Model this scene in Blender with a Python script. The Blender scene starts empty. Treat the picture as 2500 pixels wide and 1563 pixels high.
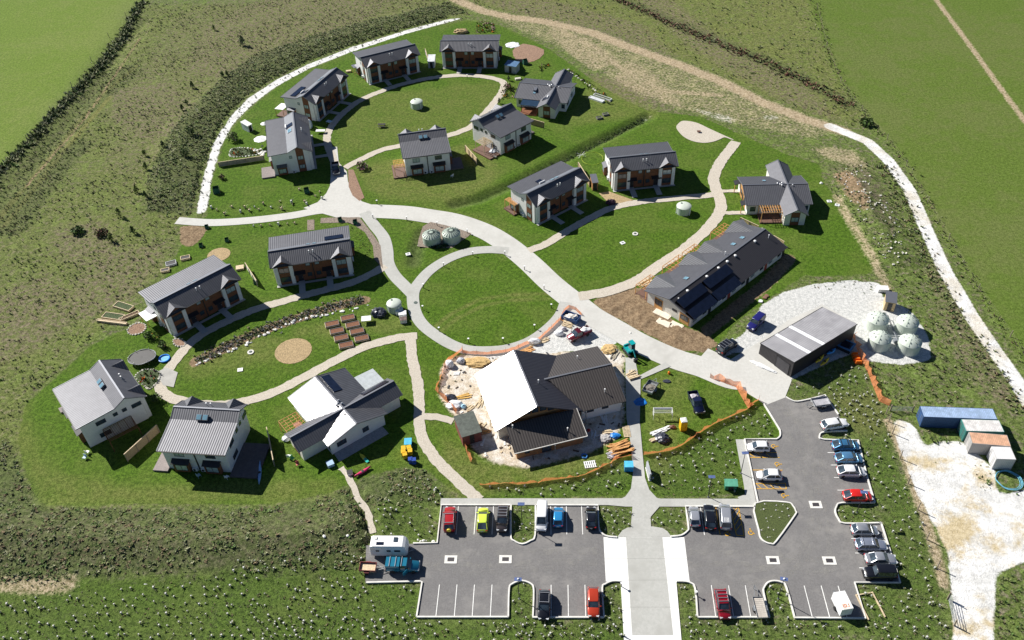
import bpy, math, random
import numpy as np
from mathutils import Vector, Matrix
random.seed(7); rng = np.random.default_rng(7)
C = bpy.context.scene.collection
S = bpy.context.scene
R = math.radians
# ------------------------------------------------------------------ camera, sky, sun, exposure
FPX, PITCH, ROLL, YAW, HC = 2149.1, R(41.71), R(-2.719), R(3.651), 115.4
_f = Vector((0, math.cos(PITCH), -math.sin(PITCH))); _r = Vector((1, 0, 0)); _u = Vector((0, math.sin(PITCH), math.cos(PITCH)))
_r2 = math.cos(ROLL)*_r + math.sin(ROLL)*_u; _u2 = -math.sin(ROLL)*_r + math.cos(ROLL)*_u
_Z = Matrix.Rotation(YAW, 3, 'Z'); CR, CU, CF = _Z @ _r2, _Z @ _u2, _Z @ _f
cam = bpy.data.cameras.new('camera'); cam.sensor_width = 36; cam.lens = FPX/2500*36; cam.clip_start = 1; cam.clip_end = 6000
co = bpy.data.objects.new('camera', cam); C.objects.link(co); S.camera = co
m = Matrix((CR, CU, -CF)).transposed().to_4x4(); m.translation = (0, 0, HC); co.matrix_world = m
SUN_AZ, SUN_EL = 146.1, 36.6            # azimuth (from +x) and elevation the light comes from
w = bpy.data.worlds.new('World'); S.world = w; w.use_nodes = True
nt = w.node_tree; bg = nt.nodes['Background']; sky = nt.nodes.new('ShaderNodeTexSky'); sky.sky_type = 'NISHITA'
sky.sun_disc = False; sky.sun_elevation = R(SUN_EL); sky.sun_rotation = R(90-SUN_AZ); sky.dust_density = .1; sky.air_density = .6; sky.ozone_density = 2.5
nt.links.new(sky.outputs[0], bg.inputs[0]); bg.inputs[1].default_value = .05
sl = bpy.data.lights.new('sun', 'SUN'); sl.energy = 5.0; sl.angle = R(.5); sl.color = (1, .955, .88)
so = bpy.data.objects.new('sun', sl); C.objects.link(so)
so.rotation_euler = (R(90-SUN_EL), 0, R(SUN_AZ+90)); so.location = (-60, 80, 90)
S.view_settings.view_transform = 'Standard'; S.view_settings.look = 'None'; S.view_settings.exposure = .62; S.view_settings.gamma = 1

# ------------------------------------------------------------------ measured plan: survey coordinates of the aerial image -> metres
def G(x, y, z=0.):
    d = CF*FPX + CR*(x-1250) - CU*(y-781.5); t = (z-HC)/d.z
    return Vector((d.x*t, d.y*t, z))
def pz(s): return [tuple(float(a) for a in q.split(',')) for q in s.split()]
def D(s, z=0.): return [G(x*1.03392, y*1.03392, z).xy for x, y in pz(s)]
def Q(x0, y0, s, k=3.78, z=0.): return [G(x0+x/k, y0+y/k, z).xy for x, y in pz(s)]
def q1(x0, y0, x, y, k=3.78, z=0.): return G(x0+x/k, y0+y/k, z)
def smooth(p, n=5, closed=False):
    o = []; N = len(p)
    for i in range(N if closed else N-1):
        if closed: a, b, c, d = p[(i-1) % N], p[i], p[(i+1) % N], p[(i+2) % N]
        else: a, b, c, d = p[max(i-1, 0)], p[i], p[i+1], p[min(i+2, N-1)]
        for k in range(n):
            t = k/n
            o.append(.5*((2*b)+(c-a)*t+(2*a-5*b+4*c-d)*t*t+(3*b-a-3*c+d)*t**3))
    if not closed: o.append(p[-1])
    return o

# ------------------------------------------------------------------ materials
def _n(nt, t, **k):
    n = nt.nodes.new(t)
    for a, b in k.items(): setattr(n, a, b)
    return n
def _mix(nt, f, a, b):
    m = nt.nodes.new('ShaderNodeMix'); m.data_type = 'RGBA'; m.clamp_factor = True
    for i, v in ((0, f), (6, a), (7, b)):
        if isinstance(v, (int, float)): m.inputs[i].default_value = v
        elif isinstance(v, tuple): m.inputs[i].default_value = (*v[:3], 1)
        else: nt.links.new(v, m.inputs[i])
    return m.outputs[2]
def _noise(nt, vec, sc, det=3, rough=.6):
    n = nt.nodes.new('ShaderNodeTexNoise'); n.inputs['Scale'].default_value = sc; n.inputs['Detail'].default_value = det; n.inputs['Roughness'].default_value = rough
    if vec: nt.links.new(vec, n.inputs['Vector'])
    return n.outputs[0]
def _map(nt, v, a, b, c=0., d=1.):
    m = nt.nodes.new('ShaderNodeMapRange'); m.interpolation_type = 'SMOOTHSTEP'
    nt.links.new(v, m.inputs[0])
    for i, q in zip((1, 2, 3, 4), (a, b, c, d)): m.inputs[i].default_value = q
    return m.outputs[0]
def _math(nt, op, a, b):
    m = nt.nodes.new('ShaderNodeMath'); m.operation = op
    for i, v in ((0, a), (1, b)):
        if isinstance(v, (int, float)): m.inputs[i].default_value = v
        else: nt.links.new(v, m.inputs[i])
    return m.outputs[0]
MC = {}
def M(name, col=(.5, .5, .5), rough=.6, metal=0., var=.18, scale=1.5, bump=0., ribs=None, per=.4, spec=.5, coat=0., ribcol=.25, trans=0.):
    if name in MC: return MC[name]
    m = bpy.data.materials.new(name); m.use_nodes = True; nt = m.node_tree; b = nt.nodes['Principled BSDF']
    b.inputs['Roughness'].default_value = rough; b.inputs['Metallic'].default_value = metal; b.inputs['Specular IOR Level'].default_value = spec
    b.inputs['Coat Weight'].default_value = coat; b.inputs['Coat Roughness'].default_value = .08
    if trans: b.inputs['Alpha'].default_value = 1-trans
    tc = nt.nodes.new('ShaderNodeTexCoord').outputs['Object']
    n1 = _noise(nt, tc, scale, 5, .7)
    lo = tuple(c*(1-var) for c in col); hi = tuple(min(1, c*(1+var)) for c in col)
    c = _mix(nt, _map(nt, n1, .3, .7), lo, hi)
    h = n1
    if ribs is not None:
        wv = nt.nodes.new('ShaderNodeTexWave'); wv.wave_type = 'BANDS'; wv.bands_direction = ribs; wv.inputs['Scale'].default_value = .314/per
        nt.links.new(tc, wv.inputs['Vector']); wo = wv.outputs['Fac']
        c = _mix(nt, _map(nt, wo, .05, .5), tuple(x*(1-ribcol) for x in col), c)
        bp = nt.nodes.new('ShaderNodeBump'); bp.inputs['Strength'].default_value = .5; bp.inputs['Distance'].default_value = .04
        nt.links.new(wo, bp.inputs['Height']); nt.links.new(bp.outputs[0], b.inputs['Normal'])
    elif bump:
        bp = nt.nodes.new('ShaderNodeBump'); bp.inputs['Strength'].default_value = bump; bp.inputs['Distance'].default_value = .1
        nt.links.new(_noise(nt, tc, scale*4, 4), bp.inputs['Height']); nt.links.new(bp.outputs[0], b.inputs['Normal'])
    nt.links.new(c, b.inputs['Base Color'])
    MC[name] = m; return m
ROOF = (.125, .128, .145)
RX = M('roof_steel_x', ROOF, .56, .5, .10, .8, ribs='X', spec=.6); RY = M('roof_steel_y', ROOF, .56, .5, .10, .8, ribs='Y', spec=.6)
FLASH = M('roof_flashing', (.19, .20, .23), .5, .5, .05)
WHITE = M('white_cladding', (.76, .765, .75), .75, 0, .06, 2, ribs='Z', per=.3, ribcol=.08)
CREAM = M('cream_board', (.72, .71, .65), .75, 0, .08, 2)
TIMB = M('stained_timber', (.20, .075, .032), .65, 0, .3, 3, ribs='Z', per=.18, ribcol=.4)
DARK = M('dark_trim', (.022, .022, .026), .45, 0, .1)
GLASS = M('window_glass', (.045, .065, .085), .06, 0, .5, .8, spec=.9)
BLIND = M('window_glass_blind', (.34, .42, .44), .10, 0, .3, 1.2, spec=.9)
ALU = M('aluminium', (.55, .56, .58), .35, .8, .1)
SOLAR = M('solar_glass', (.008, .012, .028), .12, 0, .3, 1, spec=.8)
SKYL = M('skylight_glass', (.18, .33, .42), .08, 0, .3, 1, spec=.9)
ORG = M('new_timber', (.62, .33, .12), .7, 0, .25, 3); PINE = M('pale_timber', (.62, .50, .33), .75, 0, .22, 3); DECK = M('brown_deck', (.16, .085, .06), .65, 0, .25, 3, ribs='X', per=.14)
GDECK = M('grey_deck', (.27, .23, .22), .7, 0, .2, 3, ribs='X', per=.14)
FENC = M('timber_palings', (.45, .34, .20), .8, 0, .25, 3, ribs='X', per=.16, ribcol=.35)
PLW = M('white_plastic', (.82, .83, .83), .5, 0, .06); PLB = M('black_plastic', (.02, .02, .022), .5, 0, .3); TYRE = M('tyre_rubber', (.015, .015, .016), .8, 0, .2)
CONC = M('grey_concrete', (.40, .395, .37), .85, 0, .12, .5, bump=.1); KERB = M('kerb_concrete', (.72, .71, .67), .8, 0, .12, 1)
PAINTW = M('white_road_paint', (.80, .80, .78), .7, 0, .12, 3); PAINTY = M('yellow_road_paint', (.72, .40, .03), .7, 0, .18, 3)
SOIL = M('garden_soil', (.13, .085, .05), .95, 0, .45, 6, bump=.6); BARK = M('bark_mulch', (.30, .19, .13), .95, 0, .5, 6, bump=.8); STRAW = M('straw_mulch', (.42, .31, .17), .95, 0, .4, 5, bump=.7)
TANK = M('tank_plastic', (.42, .50, .43), .5, 0, .06, 1); TANKP = M('tank_pale', (.56, .62, .55), .5, 0, .06, 1); TANKG = M('tank_groove', (.08, .11, .10), .6)
MESHO = M('orange_mesh', (.85, .30, .12), .8, 0, .35, 5, trans=.3); _nt = MESHO.node_tree; _tr = _nt.nodes.new('ShaderNodeBsdfTranslucent'); _tr.inputs[0].default_value = (.9, .32, .12, 1); _ms = _nt.nodes.new('ShaderNodeMixShader'); _ms.inputs[0].default_value = .3
_pb = _nt.nodes['Principled BSDF']; _out = _nt.nodes['Material Output']; _nt.links.new(_pb.outputs[0], _ms.inputs[1]); _nt.links.new(_tr.outputs[0], _ms.inputs[2]); _nt.links.new(_ms.outputs[0], _out.inputs[0]); _pb.inputs['Alpha'].default_value = .6
STEEL = M('galvanised_steel', (.42, .44, .45), .45, .7, .2)
POSTW = M('fence_post_wood', (.30, .25, .19), .85, 0, .25, 3)
LF = [M('leaf_olive', (.15, .18, .065), .7, 0, .3, .7), M('leaf_green', (.085, .15, .035), .7, 0, .3, .7), M('leaf_pale', (.30, .31, .18), .7, 0, .3, .7), M('leaf_brown', (.20, .155, .09), .8, 0, .3, .7), M('leaf_dark', (.055, .08, .03), .7, 0, .3, .7), M('leaf_lime', (.20, .26, .04), .7, 0, .3, .7)]
for mm in LF:
    mm.node_tree.nodes['Principled BSDF'].inputs['Specular IOR Level'].default_value = .25

# ------------------------------------------------------------------ mesh helpers
class MB:
    def __init__(s): s.v = []; s.f = []; s.m = []
    def add(s, vs, fs, m=0):
        n = len(s.v); s.v += [tuple(v) for v in vs]; s.f += [tuple(n+i for i in f) for f in fs]; s.m += [m]*len(fs); return s
    def box(s, x0, y0, z0, x1, y1, z1, m=0):
        return s.add([(x0, y0, z0), (x1, y0, z0), (x1, y1, z0), (x0, y1, z0), (x0, y0, z1), (x1, y0, z1), (x1, y1, z1), (x0, y1, z1)],
                     [(3, 2, 1, 0), (4, 5, 6, 7), (0, 1, 5, 4), (1, 2, 6, 5), (2, 3, 7, 6), (3, 0, 4, 7)], m)
    def ob(s, c, sz, rz=0, m=0, tilt=None):
        a = MB().box(-sz[0]/2, -sz[1]/2, -sz[2]/2, sz[0]/2, sz[1]/2, sz[2]/2); Rm = Matrix.Rotation(rz, 3, 'Z')
        if tilt: Rm = Rm @ Matrix.Rotation(tilt[0], 3, 'X') @ Matrix.Rotation(tilt[1], 3, 'Y')
        return s.add([Vector(c)+Rm @ Vector(v) for v in a.v], a.f, m)
    def beam(s, p, q, w, h=None, m=0):
        p, q = Vector(p), Vector(q); h = h or w; d = (q-p).normalized(); up = Vector((0, 0, 1)) if abs(d.z) < .95 else Vector((1, 0, 0))
        a = d.cross(up).normalized()*w/2; b = a.cross(d).normalized()*h/2
        return s.add([p-a-b, p+a-b, p+a+b, p-a+b, q-a-b, q+a-b, q+a+b, q-a+b], [(0, 1, 2, 3), (7, 6, 5, 4), (4, 5, 1, 0), (5, 6, 2, 1), (6, 7, 3, 2), (7, 4, 0, 3)], m)
    def tube(s, p, q, r, r2=None, n=8, m=0):
        p, q = Vector(p), Vector(q); r2 = r if r2 is None else r2; d = (q-p).normalized(); up = Vector((0, 0, 1)) if abs(d.z) < .95 else Vector((1, 0, 0))
        a = d.cross(up).normalized(); b = a.cross(d); v = []
        for c, rr in ((p, r), (q, r2)):
            for i in range(n): t = 2*math.pi*i/n; v.append(c+(a*math.cos(t)+b*math.sin(t))*rr)
        return s.add(v, [(i, (i+1) % n, n+(i+1) % n, n+i) for i in range(n)]+[tuple(range(n))[::-1], tuple(range(n, 2*n))], m)
    def path(s, pts, r, n=6, m=0):
        for a, b in zip(pts, pts[1:]): s.tube(a, b, r, n=n, m=m)
        return s
    def lathe(s, prof, n=24, c=(0, 0), m=0, cap=True):
        v = [];
        for r, z in prof:
            for i in range(n): t = 2*math.pi*i/n; v.append((c[0]+r*math.cos(t), c[1]+r*math.sin(t), z))
        f = [(k*n+i, k*n+(i+1) % n, (k+1)*n+(i+1) % n, (k+1)*n+i) for k in range(len(prof)-1) for i in range(n)]
        if cap: f += [tuple(range(n))[::-1], tuple(range((len(prof)-1)*n, len(prof)*n))]
        return s.add(v, f, m)
    def prism(s, poly, z0, z1, m=0):
        n = len(poly); return s.add([(p[0], p[1], z0) for p in poly]+[(p[0], p[1], z1) for p in poly], [tuple(range(n))[::-1], tuple(range(n, 2*n))]+[(i, (i+1) % n, n+(i+1) % n, n+i) for i in range(n)], m)
    def slab(s, pts, t=.12, m=0):
        P = [Vector(p) for p in pts]; n = (P[1]-P[0]).cross(P[2]-P[0]).normalized()
        if n.z < 0: P = P[::-1]; n = -n
        k = len(P); return s.add(P+[p-n*t for p in P], [tuple(range(k)), tuple(range(k, 2*k))[::-1]]+[(i, k+i, k+(i+1) % k, (i+1) % k) for i in range(k)], m)
    def xsec(s, prof, x0, x1, m=0):       # (y,z) outline extruded along x
        n = len(prof); return s.add([(x0, y, z) for y, z in prof]+[(x1, y, z) for y, z in prof], [tuple(range(n)), tuple(range(n, 2*n))[::-1]]+[(i, n+i, n+(i+1) % n, (i+1) % n) for i in range(n)], m)
    def build(s, name, mats, parent=None, smooth=False, loc=None, rz=0):
        me = bpy.data.meshes.new(name); me.from_pydata(s.v, [], s.f)
        mats = mats if isinstance(mats, (list, tuple)) else [mats]
        for x in mats: me.materials.append(x)
        if len(mats) > 1: me.polygons.foreach_set('material_index', s.m)
        if smooth: me.polygons.foreach_set('use_smooth', [True]*len(s.f))
        me.update(); return link(name, me, parent, loc, rz)
def link(name, me, parent=None, loc=None, rz=0):
    o = bpy.data.objects.new(name, me); C.objects.link(o)
    if parent: o.parent = parent
    if loc is not None: o.location = (loc[0], loc[1], loc[2] if len(loc) > 2 else 0)
    o.rotation_euler = (0, 0, rz); return o
def tag(o, label, cat, group=None, kind=None):
    if label: o['label'] = label
    if cat: o['category'] = cat
    if group: o['group'] = group
    if kind: o['kind'] = kind
    return o
def thing(name, label, cat, loc, rz=0, group=None):
    o = bpy.data.objects.new(name, None); o.empty_display_size = .3; C.objects.link(o)
    o.location = (loc[0], loc[1], loc[2] if len(loc) > 2 else 0); o.rotation_euler = (0, 0, rz); return tag(o, label, cat, group)
def dup(root, loc, rz, label, group=None):
    r = root.copy(); C.objects.link(r); r.location = (loc[0], loc[1], loc[2] if len(loc) > 2 else 0); r.rotation_euler = (0, 0, rz); r['label'] = label
    if group: r['group'] = group
    for ch in list(root.children):
        c = ch.copy(); C.objects.link(c); c.parent = r
        for g in ch.children:
            d = g.copy(); C.objects.link(d); d.parent = c
    return r
def heading(p, q): d = q.xy-p.xy; return math.atan2(d.y, d.x)

# ------------------------------------------------------------------ plan polygons
def np_poly(p): return np.array([(v[0], v[1]) for v in p])
def inside(P, X, Y):
    r = np.zeros(X.shape, bool); n = len(P); j = n-1
    for i in range(n):
        xi, yi = P[i]; xj, yj = P[j]
        c = ((yi > Y) != (yj > Y)) & (X < (xj-xi)*(Y-yi)/((yj-yi) if yj != yi else 1e-9)+xi)
        r ^= c; j = i
    return r
def dist_line(P, X, Y):
    d = np.full(X.shape, 1e9)
    for (ax, ay), (bx, by) in zip(P[:-1], P[1:]):
        l = (bx-ax)**2+(by-ay)**2+1e-9; t = np.clip(((X-ax)*(bx-ax)+(Y-ay)*(by-ay))/l, 0, 1)
        d = np.minimum(d, np.hypot(X-ax-t*(bx-ax), Y-ay-t*(by-ay)))
    return d
VILLAGE = D('490,512 497,440 520,370 530,330 570,280 610,240 690,180 780,145 880,100 1000,68 1100,48 1180,60 1290,112 1400,190 1480,240 1530,262 1590,268 1650,275 1760,322 1850,362 1935,388 1945,430 1985,480 2030,560 2068,625 2055,648 1960,652 1900,650 1840,690 1740,760 1690,820 1600,840 1560,870 1700,890 1850,930 1840,1035 1762,1045 1762,1165 1540,1175 1500,1168 1110,1182 1050,1145 1010,1110 960,1102 880,1120 780,1165 640,1192 400,1188 200,1195 95,1192 62,1130 42,1040 60,955 140,885 210,820 330,760 400,640 440,560 425,535')
FIELD1 = D('-400,-60 345,-60 330,0 290,72 240,132 168,212 88,305 0,400 -80,490 -600,900')
FIELD2 = D('1895,-60 1905,0 1938,80 1962,150 2000,215 2050,275 2105,340 2148,400 2190,480 2240,570 2310,690 2385,800 2450,900 2600,1080 3600,1300 3600,-60')
STRIP = D('464,505 466,485 480,415 504,338 543,276 588,230 653,188 733,149 832,111 960,71 1060,45 1102,41 1062,52 960,80 830,123 729,163 652,205 598,246 557,286 521,348 501,420 490,496 478,505')
YARD = Q(2000, 950, '690,270 800,300 890,340 960,540 1100,490 1340,490 1560,690 1640,740 1620,900 1700,980 1980,900 2100,1500 1900,1600 1630,1700 1600,2400 1230,2400 1230,1900 1190,1500 1100,1330 960,1060 880,900 770,620 680,380')
TRACK_D = D('1000,-60 1078,0 1140,26 1200,40 1290,52 1400,78 1480,110 1600,152 1700,192 1800,242 1900,282 1990,310')
TRACK_D2 = D('1280,50 1400,110 1480,170 1560,215 1700,225')
TRACK_W = D('1960,298 2050,335 2100,382 2148,450 2190,548 2232,640 2290,740 2350,830 2400,900 2445,975 2520,1060')
FLINE = D('2190,-30 2225,20 2300,120 2360,205 2430,300')
SANDY = D('1090,0 1200,36 1420,85 1560,130 1700,180 1850,250 1990,305 1920,330 1800,310 1700,285 1610,262 1540,240 1450,200 1380,140 1200,62')
DIRTPATCH = [D('1440,190 1540,235 1640,268 1560,180 1480,130'), D('1910,350 1960,345 2020,355 2060,400 2010,395 1940,372'), D('1270,60 1400,90 1480,150 1400,170 1330,120')]
WPATCH = [D('1600,245 1690,262 1760,280 1720,300 1650,270'), D('1790,270 1840,268 1850,285 1800,288'), D('1500,280 1540,262 1550,272 1515,292')]
GRAVEL = D('1755,790 1800,720 1850,690 1920,672 2000,662 2075,668 2085,700 2150,735 2190,790 2200,850 2130,862 2040,852 2020,830 1860,900 1800,850 1740,830 1700,850 1700,825')
GRAVEL2 = Q(1050, 730, '500,500 800,440 1150,230 1230,60 1390,170 1590,290 1740,390 1620,470 1500,470 800,520 560,560')
SITE = Q(1050, 730, '300,510 420,500 540,520 780,470 1500,500 1700,430 1790,520 1800,1100 1700,1300 1500,1400 1250,1480 900,1560 690,1530 560,1500 420,1400 200,1060 80,880 100,660 160,560')
SOIL1 = D('1395,712 1450,692 1512,678 1545,720 1600,765 1668,790 1700,815 1660,832 1600,826 1500,775 1440,742')
SOIL2 = D('425,532 495,535 480,560 450,585 425,575')
LROUGH = D('-60,1060 -60,480 90,300 330,10 560,10 1060,-40 1110,35 960,60 830,100 700,150 600,205 530,270 490,340 462,420 455,505 420,520 430,560 385,640 310,710 200,822 120,890 55,955 38,1040 50,1120')
BANK1 = D('345,500 350,420 400,320 450,260 520,190 600,130 720,90 860,50 960,30 1060,5 1105,30 1050,40 950,66 825,106 725,143 645,182 580,224 535,270 495,335 470,415 455,490 450,508')
BANK2 = D('-120,1040 20,1040 62,1135 98,1198 300,1205 620,1202 780,1172 860,1130 905,1120 960,1105 1010,1115 1048,1180 1040,1195 890,1200 868,1275 860,1345 600,1352 300,1358 -120,1390')
RBANK = D('1960,400 2040,380 2100,430 2150,530 2200,640 2260,760 2330,880 2380,960 2160,950 2090,960 2030,860 2200,860 2195,790 2140,735 2100,690 2090,650 2070,600 2000,500 1955,440')
BOT = D('-60,1370 300,1362 600,1356 870,1350 1000,1380 990,1460 1010,1468 1475,1468 1480,1600 -60,1640')
TOPR = D('1100,-60 1900,-60 1935,80 1960,155 1995,215 2050,280 2020,300 1880,262 1700,180 1560,120 1420,70 1250,40 1120,10')
PLN = []   # planted beds with pale plant guards round the car park
A_, B_, C_, E_ = (850, 1163), (1300, 1163), (1750, 1163), (1700, 950)
PLN.append((D('1010,1200 1032,1280 985,1280 905,1275 880,1240 880,1200 960,1130 1020,1130 1080,1180 1040,1188'), 1.5))
PLN.append((D('1145,1150 1300,1140 1400,1105 1490,1085 1490,1150 1440,1168 1160,1172'), 1.45))
PLN.append((Q(1400, 850, '660,1000 900,970 1100,870 1300,700 1600,570 1700,540 1740,560 1870,770 1860,835 1500,850 1560,1240 1560,1360 760,1360 690,1260'), 1.45))
PLN.append((Q(1800, 650, '490,1060 600,1090 750,1100 900,1000 1080,900 1160,920 1250,1180 1330,1290 1400,1512 900,1360 830,1200 700,1190 540,1240 500,1200'), 1.6))
PLN.append((Q(2000, 950, '60,20 130,20 520,20 560,130 640,300 700,560 800,850 900,1080 1000,1380 1060,1620 1160,1800 1180,2300 480,2300 -600,2150 -600,2110 460,2100 335,1820 750,1800 620,1500 580,1280 520,1060 430,800 360,480 260,300 190,260 120,160'), 1.6))
PLN.append((Q(*E_, '1160,410 1400,405 1420,465 1190,465'), 1.1))
PLN.append((Q(*E_, '1300,1080 1640,1070 1690,1235 1390,1235 1310,1180'), 1.2))
PLN.append((Q(*C_, '360,262 640,255 690,285 712,335 540,590 500,612 440,598 410,560 395,500'), 1.15))
PLN.append((Q(*A_, '1515,285 1715,285 1712,540 1660,600 1600,615 1530,590 1512,540'), 1.15))
PLN.append((Q(*B_, '620,285 915,290 930,465 860,490 780,550 700,545 640,510 625,470'), 1.15))
PLN.append((Q(*B_, '1105,290 1400,290 1420,470 1380,530 1290,545 1210,480 1110,460'), 1.15))
PLN.append((Q(*A_, '1495,1060 1530,1000 1600,980 1680,1010 1700,1060 1700,1310 1850,1340 3290,1360 3300,1650 -900,1650 -900,1330 620,1330 1490,1310'), 1.25))
PLN.append((Q(*B_, '680,1010 800,985 830,1480 860,1700 -300,1700 -300,1330 660,1320 655,1060'), 1.25))
PLN.append((Q(*B_, '1335,985 1420,990 1490,1060 1520,1320 1900,1330 2900,1340 2900,1700 1400,1700 1350,1100'), 1.35))
PLN.append((Q(*C_, '450,1010 520,985 600,1000 630,1050 700,1310 495,1310 440,1080'), 1.2))
PLN.append((Q(*C_, '1300,1000 1680,1000 2000,1000 2000,1600 1400,1600 1385,1330'), 1.7))
PLN.append((D('520,1335 860,1300 1000,1395 985,1530 -60,1540 -60,1415 300,1385 500,1375'), 1.5))

# ------------------------------------------------------------------ terrain sheet
DITCH = D('1075,482 1130,470 1200,440 1290,395 1380,350 1460,310 1530,275')
def relief(X, Y):
    z = np.zeros(X.shape)
    t = dist_line(np_poly(DITCH), X, Y); z -= 1.0*np.clip(1-t/2.6, 0, 1)**1.2*1.0
    t = dist_line(np_poly(D('905,560 955,600 970,570')), X, Y)*0+dist_line(np_poly(D('998,548 985,580 978,620')), X, Y); z -= .5*np.clip(1-t/2.2, 0, 1)
    b = dist_line(np_poly(D('-60,1260 200,1285 500,1290 750,1270 850,1230')), X, Y); z += 1.5*np.clip(1-b/8, 0, 1)**1.3
    b = dist_line(np_poly(D('380,470 440,300 560,190 750,105 1000,35')), X, Y); z += .9*np.clip(1-b/7, 0, 1)
    b = dist_line(np_poly(D('30,440 130,330 330,60')), X, Y); z -= .6*np.clip(1-b/5, 0, 1)
    b = dist_line(np_poly(D('2020,430 2060,520 2110,600')), X, Y); z += 1.1*np.clip(1-b/6, 0, 1)
    b = dist_line(np_poly(D('1420,715 1500,740 1600,800')), X, Y); z += .35*np.clip(1-b/3, 0, 1)*(.5+.5*np.sin(X*2.1)*np.cos(Y*1.7))
    return z
st = .5
xs = np.arange(-135, 165, st); ys = np.arange(50, 345, st)
ext = lambda a: np.r_[a[0]-np.geomspace(3000, 2, 16), a, a[-1]+np.geomspace(2, 3000, 16)]
XS, YS = ext(xs), ext(ys)
X, Y = np.meshgrid(XS, YS)
def blur(a, n=1):
    for _ in range(n):
        a = (np.roll(a, 1, 0)+np.roll(a, -1, 0)+2*a)/4; a = (np.roll(a, 1, 1)+np.roll(a, -1, 1)+2*a)/4
    return a
def mask(P, n=2): return blur(inside(np_poly(P), X, Y).astype(float), n)
def linem(P, w, n=1): return np.clip(1.5-dist_line(np_poly(P), X, Y)/w, 0, 1)
lawn = mask(VILLAGE, 2); field = np.maximum(mask(FIELD1, 2), mask(FIELD2, 2))
bedm = np.zeros(X.shape)
for p, s_ in PLN: bedm = np.maximum(bedm, mask(p, 3))
lawn = np.maximum(lawn, bedm*.55); bedm = np.maximum(bedm*.5, mask(BOT, 4)*.42)
lawn = np.maximum(lawn, mask(BOT, 4)*.62)
rb = mask(RBANK, 3)
white = np.maximum.reduce([mask(STRIP, 2)*.86, mask(YARD, 3), linem(TRACK_W, 1.45)]+[mask(p, 4)*.45 for p in WPATCH])
sand = np.maximum.reduce([linem(TRACK_D, 2.2)*.85, linem(TRACK_D2, 1.6)*.6, linem(FLINE, .9)*.75, mask(SANDY, 8)*.42, mask(SITE, 2)*1.1, linem(D('1975,465 2010,530 2060,610 2100,690 2110,740'), 1.2)*.55]+[mask(p, 6)*.55 for p in DIRTPATCH]+[linem(D('0,1378 80,1385 160,1380'), 1.6)*.6, linem(Q(2000, 950, '640,300 780,620 900,960 1010,1300 1090,1560 1150,1800'), .9)*.7])
soil = np.maximum.reduce([linem(Q(400, 500, '1850,880 1700,910 1500,960 1200,1060 900,1165 700,1255 500,1355 300,1450'), 1.3), linem(Q(1450, 500, '1800,500 1600,720 1300,960 1050,1160'), 1.6)*.8, mask(SOIL1, 2), mask(SOIL2, 2), mask(D('1955,410 2010,400 2060,470 2050,520 2000,480'), 6)*.6, linem(D('60,440 200,280 330,90'), .8)*.5])  # the strip along the terrace front colours in the shadow region there
grav = np.maximum(mask(GRAVEL, 2), mask(GRAVEL2, 1))
dark = np.maximum.reduce([bedm, mask(BANK1, 3)*.9, mask(BANK2, 3)*.9, linem(DITCH, 1.6)*.6, linem(D('-20,440 90,315 180,215 250,140 300,70 335,10'), 1.4), mask(Q(0, 146, '-60,700 60,560 500,50 700,20 740,60 540,200 300,450 0,830', 2.087), 3)*.55, mask(Q(0, 146, '60,900 130,868 330,590 470,430 420,395 300,470 60,760 -40,900', 2.087), 3)*.7, linem(D('1440,-10 1560,40 1700,100 1800,140 1900,190 2010,250'), 2.5)*.8, linem(D('998,548 985,580 978,620'), 1.6)*.8])
dry = np.maximum.reduce([linem(Q(0, 146, '0,805 200,550 400,310 540,160 700,30', 2.087), .6)*1.6, linem(Q(0, 146, '20,850 230,585 320,470 560,190', 2.087), .6)*1.6, linem(Q(850, 500, '800,1130 950,1005 1200,880 1500,832 1880,822'), .5)*.6, linem(Q(850, 500, '850,1170 1000,1050 1250,930 1500,880 1880,868'), .5)*.5, mask(D('840,230 1180,190 1180,280 1100,320 780,370 800,300'), 10)*.35, mask(D('1110,330 1560,270 1500,200 1400,180 1330,300'), 10)*.45, mask(D('830,400 1110,340 1200,400 1090,480 900,470'), 10)*.55, mask(TOPR, 10)*.45, mask(LROUGH, 8)*.30, mask(D('1050,1180 1480,1100 1400,1050 1150,1100 1010,1000 1020,950 1060,1140'), 8)*.6,
    mask(D('1510,900 1640,870 1560,1160 1540,1160'), 8)*.5, mask(Q(2000, 950, '60,20 520,20 640,400 500,420 380,450 200,200'), 6)*.75, mask(D('1000,480 1250,540 1180,560 1050,520'), 8)*.3, mask(D('60,930 90,1100 300,1150 800,1130 800,1180 100,1200 30,1040'), 8)*.5, mask(D('780,800 960,780 960,740 700,770 640,850 440,900 420,850 560,800'), 8)*.45])
Z = relief(X, Y)
bump = blur(rng.standard_normal(X.shape), 2); rough = 1-np.clip(lawn*1.3+field+white+grav, 0, 1)
Z += bump*.13*np.clip(rough, 0, 1)
Z += bump*.25*soil
ny, nx = X.shape
me = bpy.data.meshes.new('ground')
V = np.stack([X, Y, Z], -1).reshape(-1, 3); idx = np.arange(nx*ny).reshape(ny, nx)
F = np.stack([idx[:-1, :-1], idx[:-1, 1:], idx[1:, 1:], idx[1:, :-1]], -1).reshape(-1, 4)
def fast_mesh(me, V, F):
    k = F.shape[1]; me.vertices.add(len(V)); me.vertices.foreach_set('co', V.astype(np.float32).ravel())
    me.loops.add(F.size); me.loops.foreach_set('vertex_index', F.astype(np.int32).ravel())
    me.polygons.add(len(F)); me.polygons.foreach_set('loop_start', np.arange(0, F.size, k, dtype=np.int32)); me.polygons.foreach_set('loop_total', np.full(len(F), k, dtype=np.int32))
    me.update(calc_edges=True)
fast_mesh(me, V, F)
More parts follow.
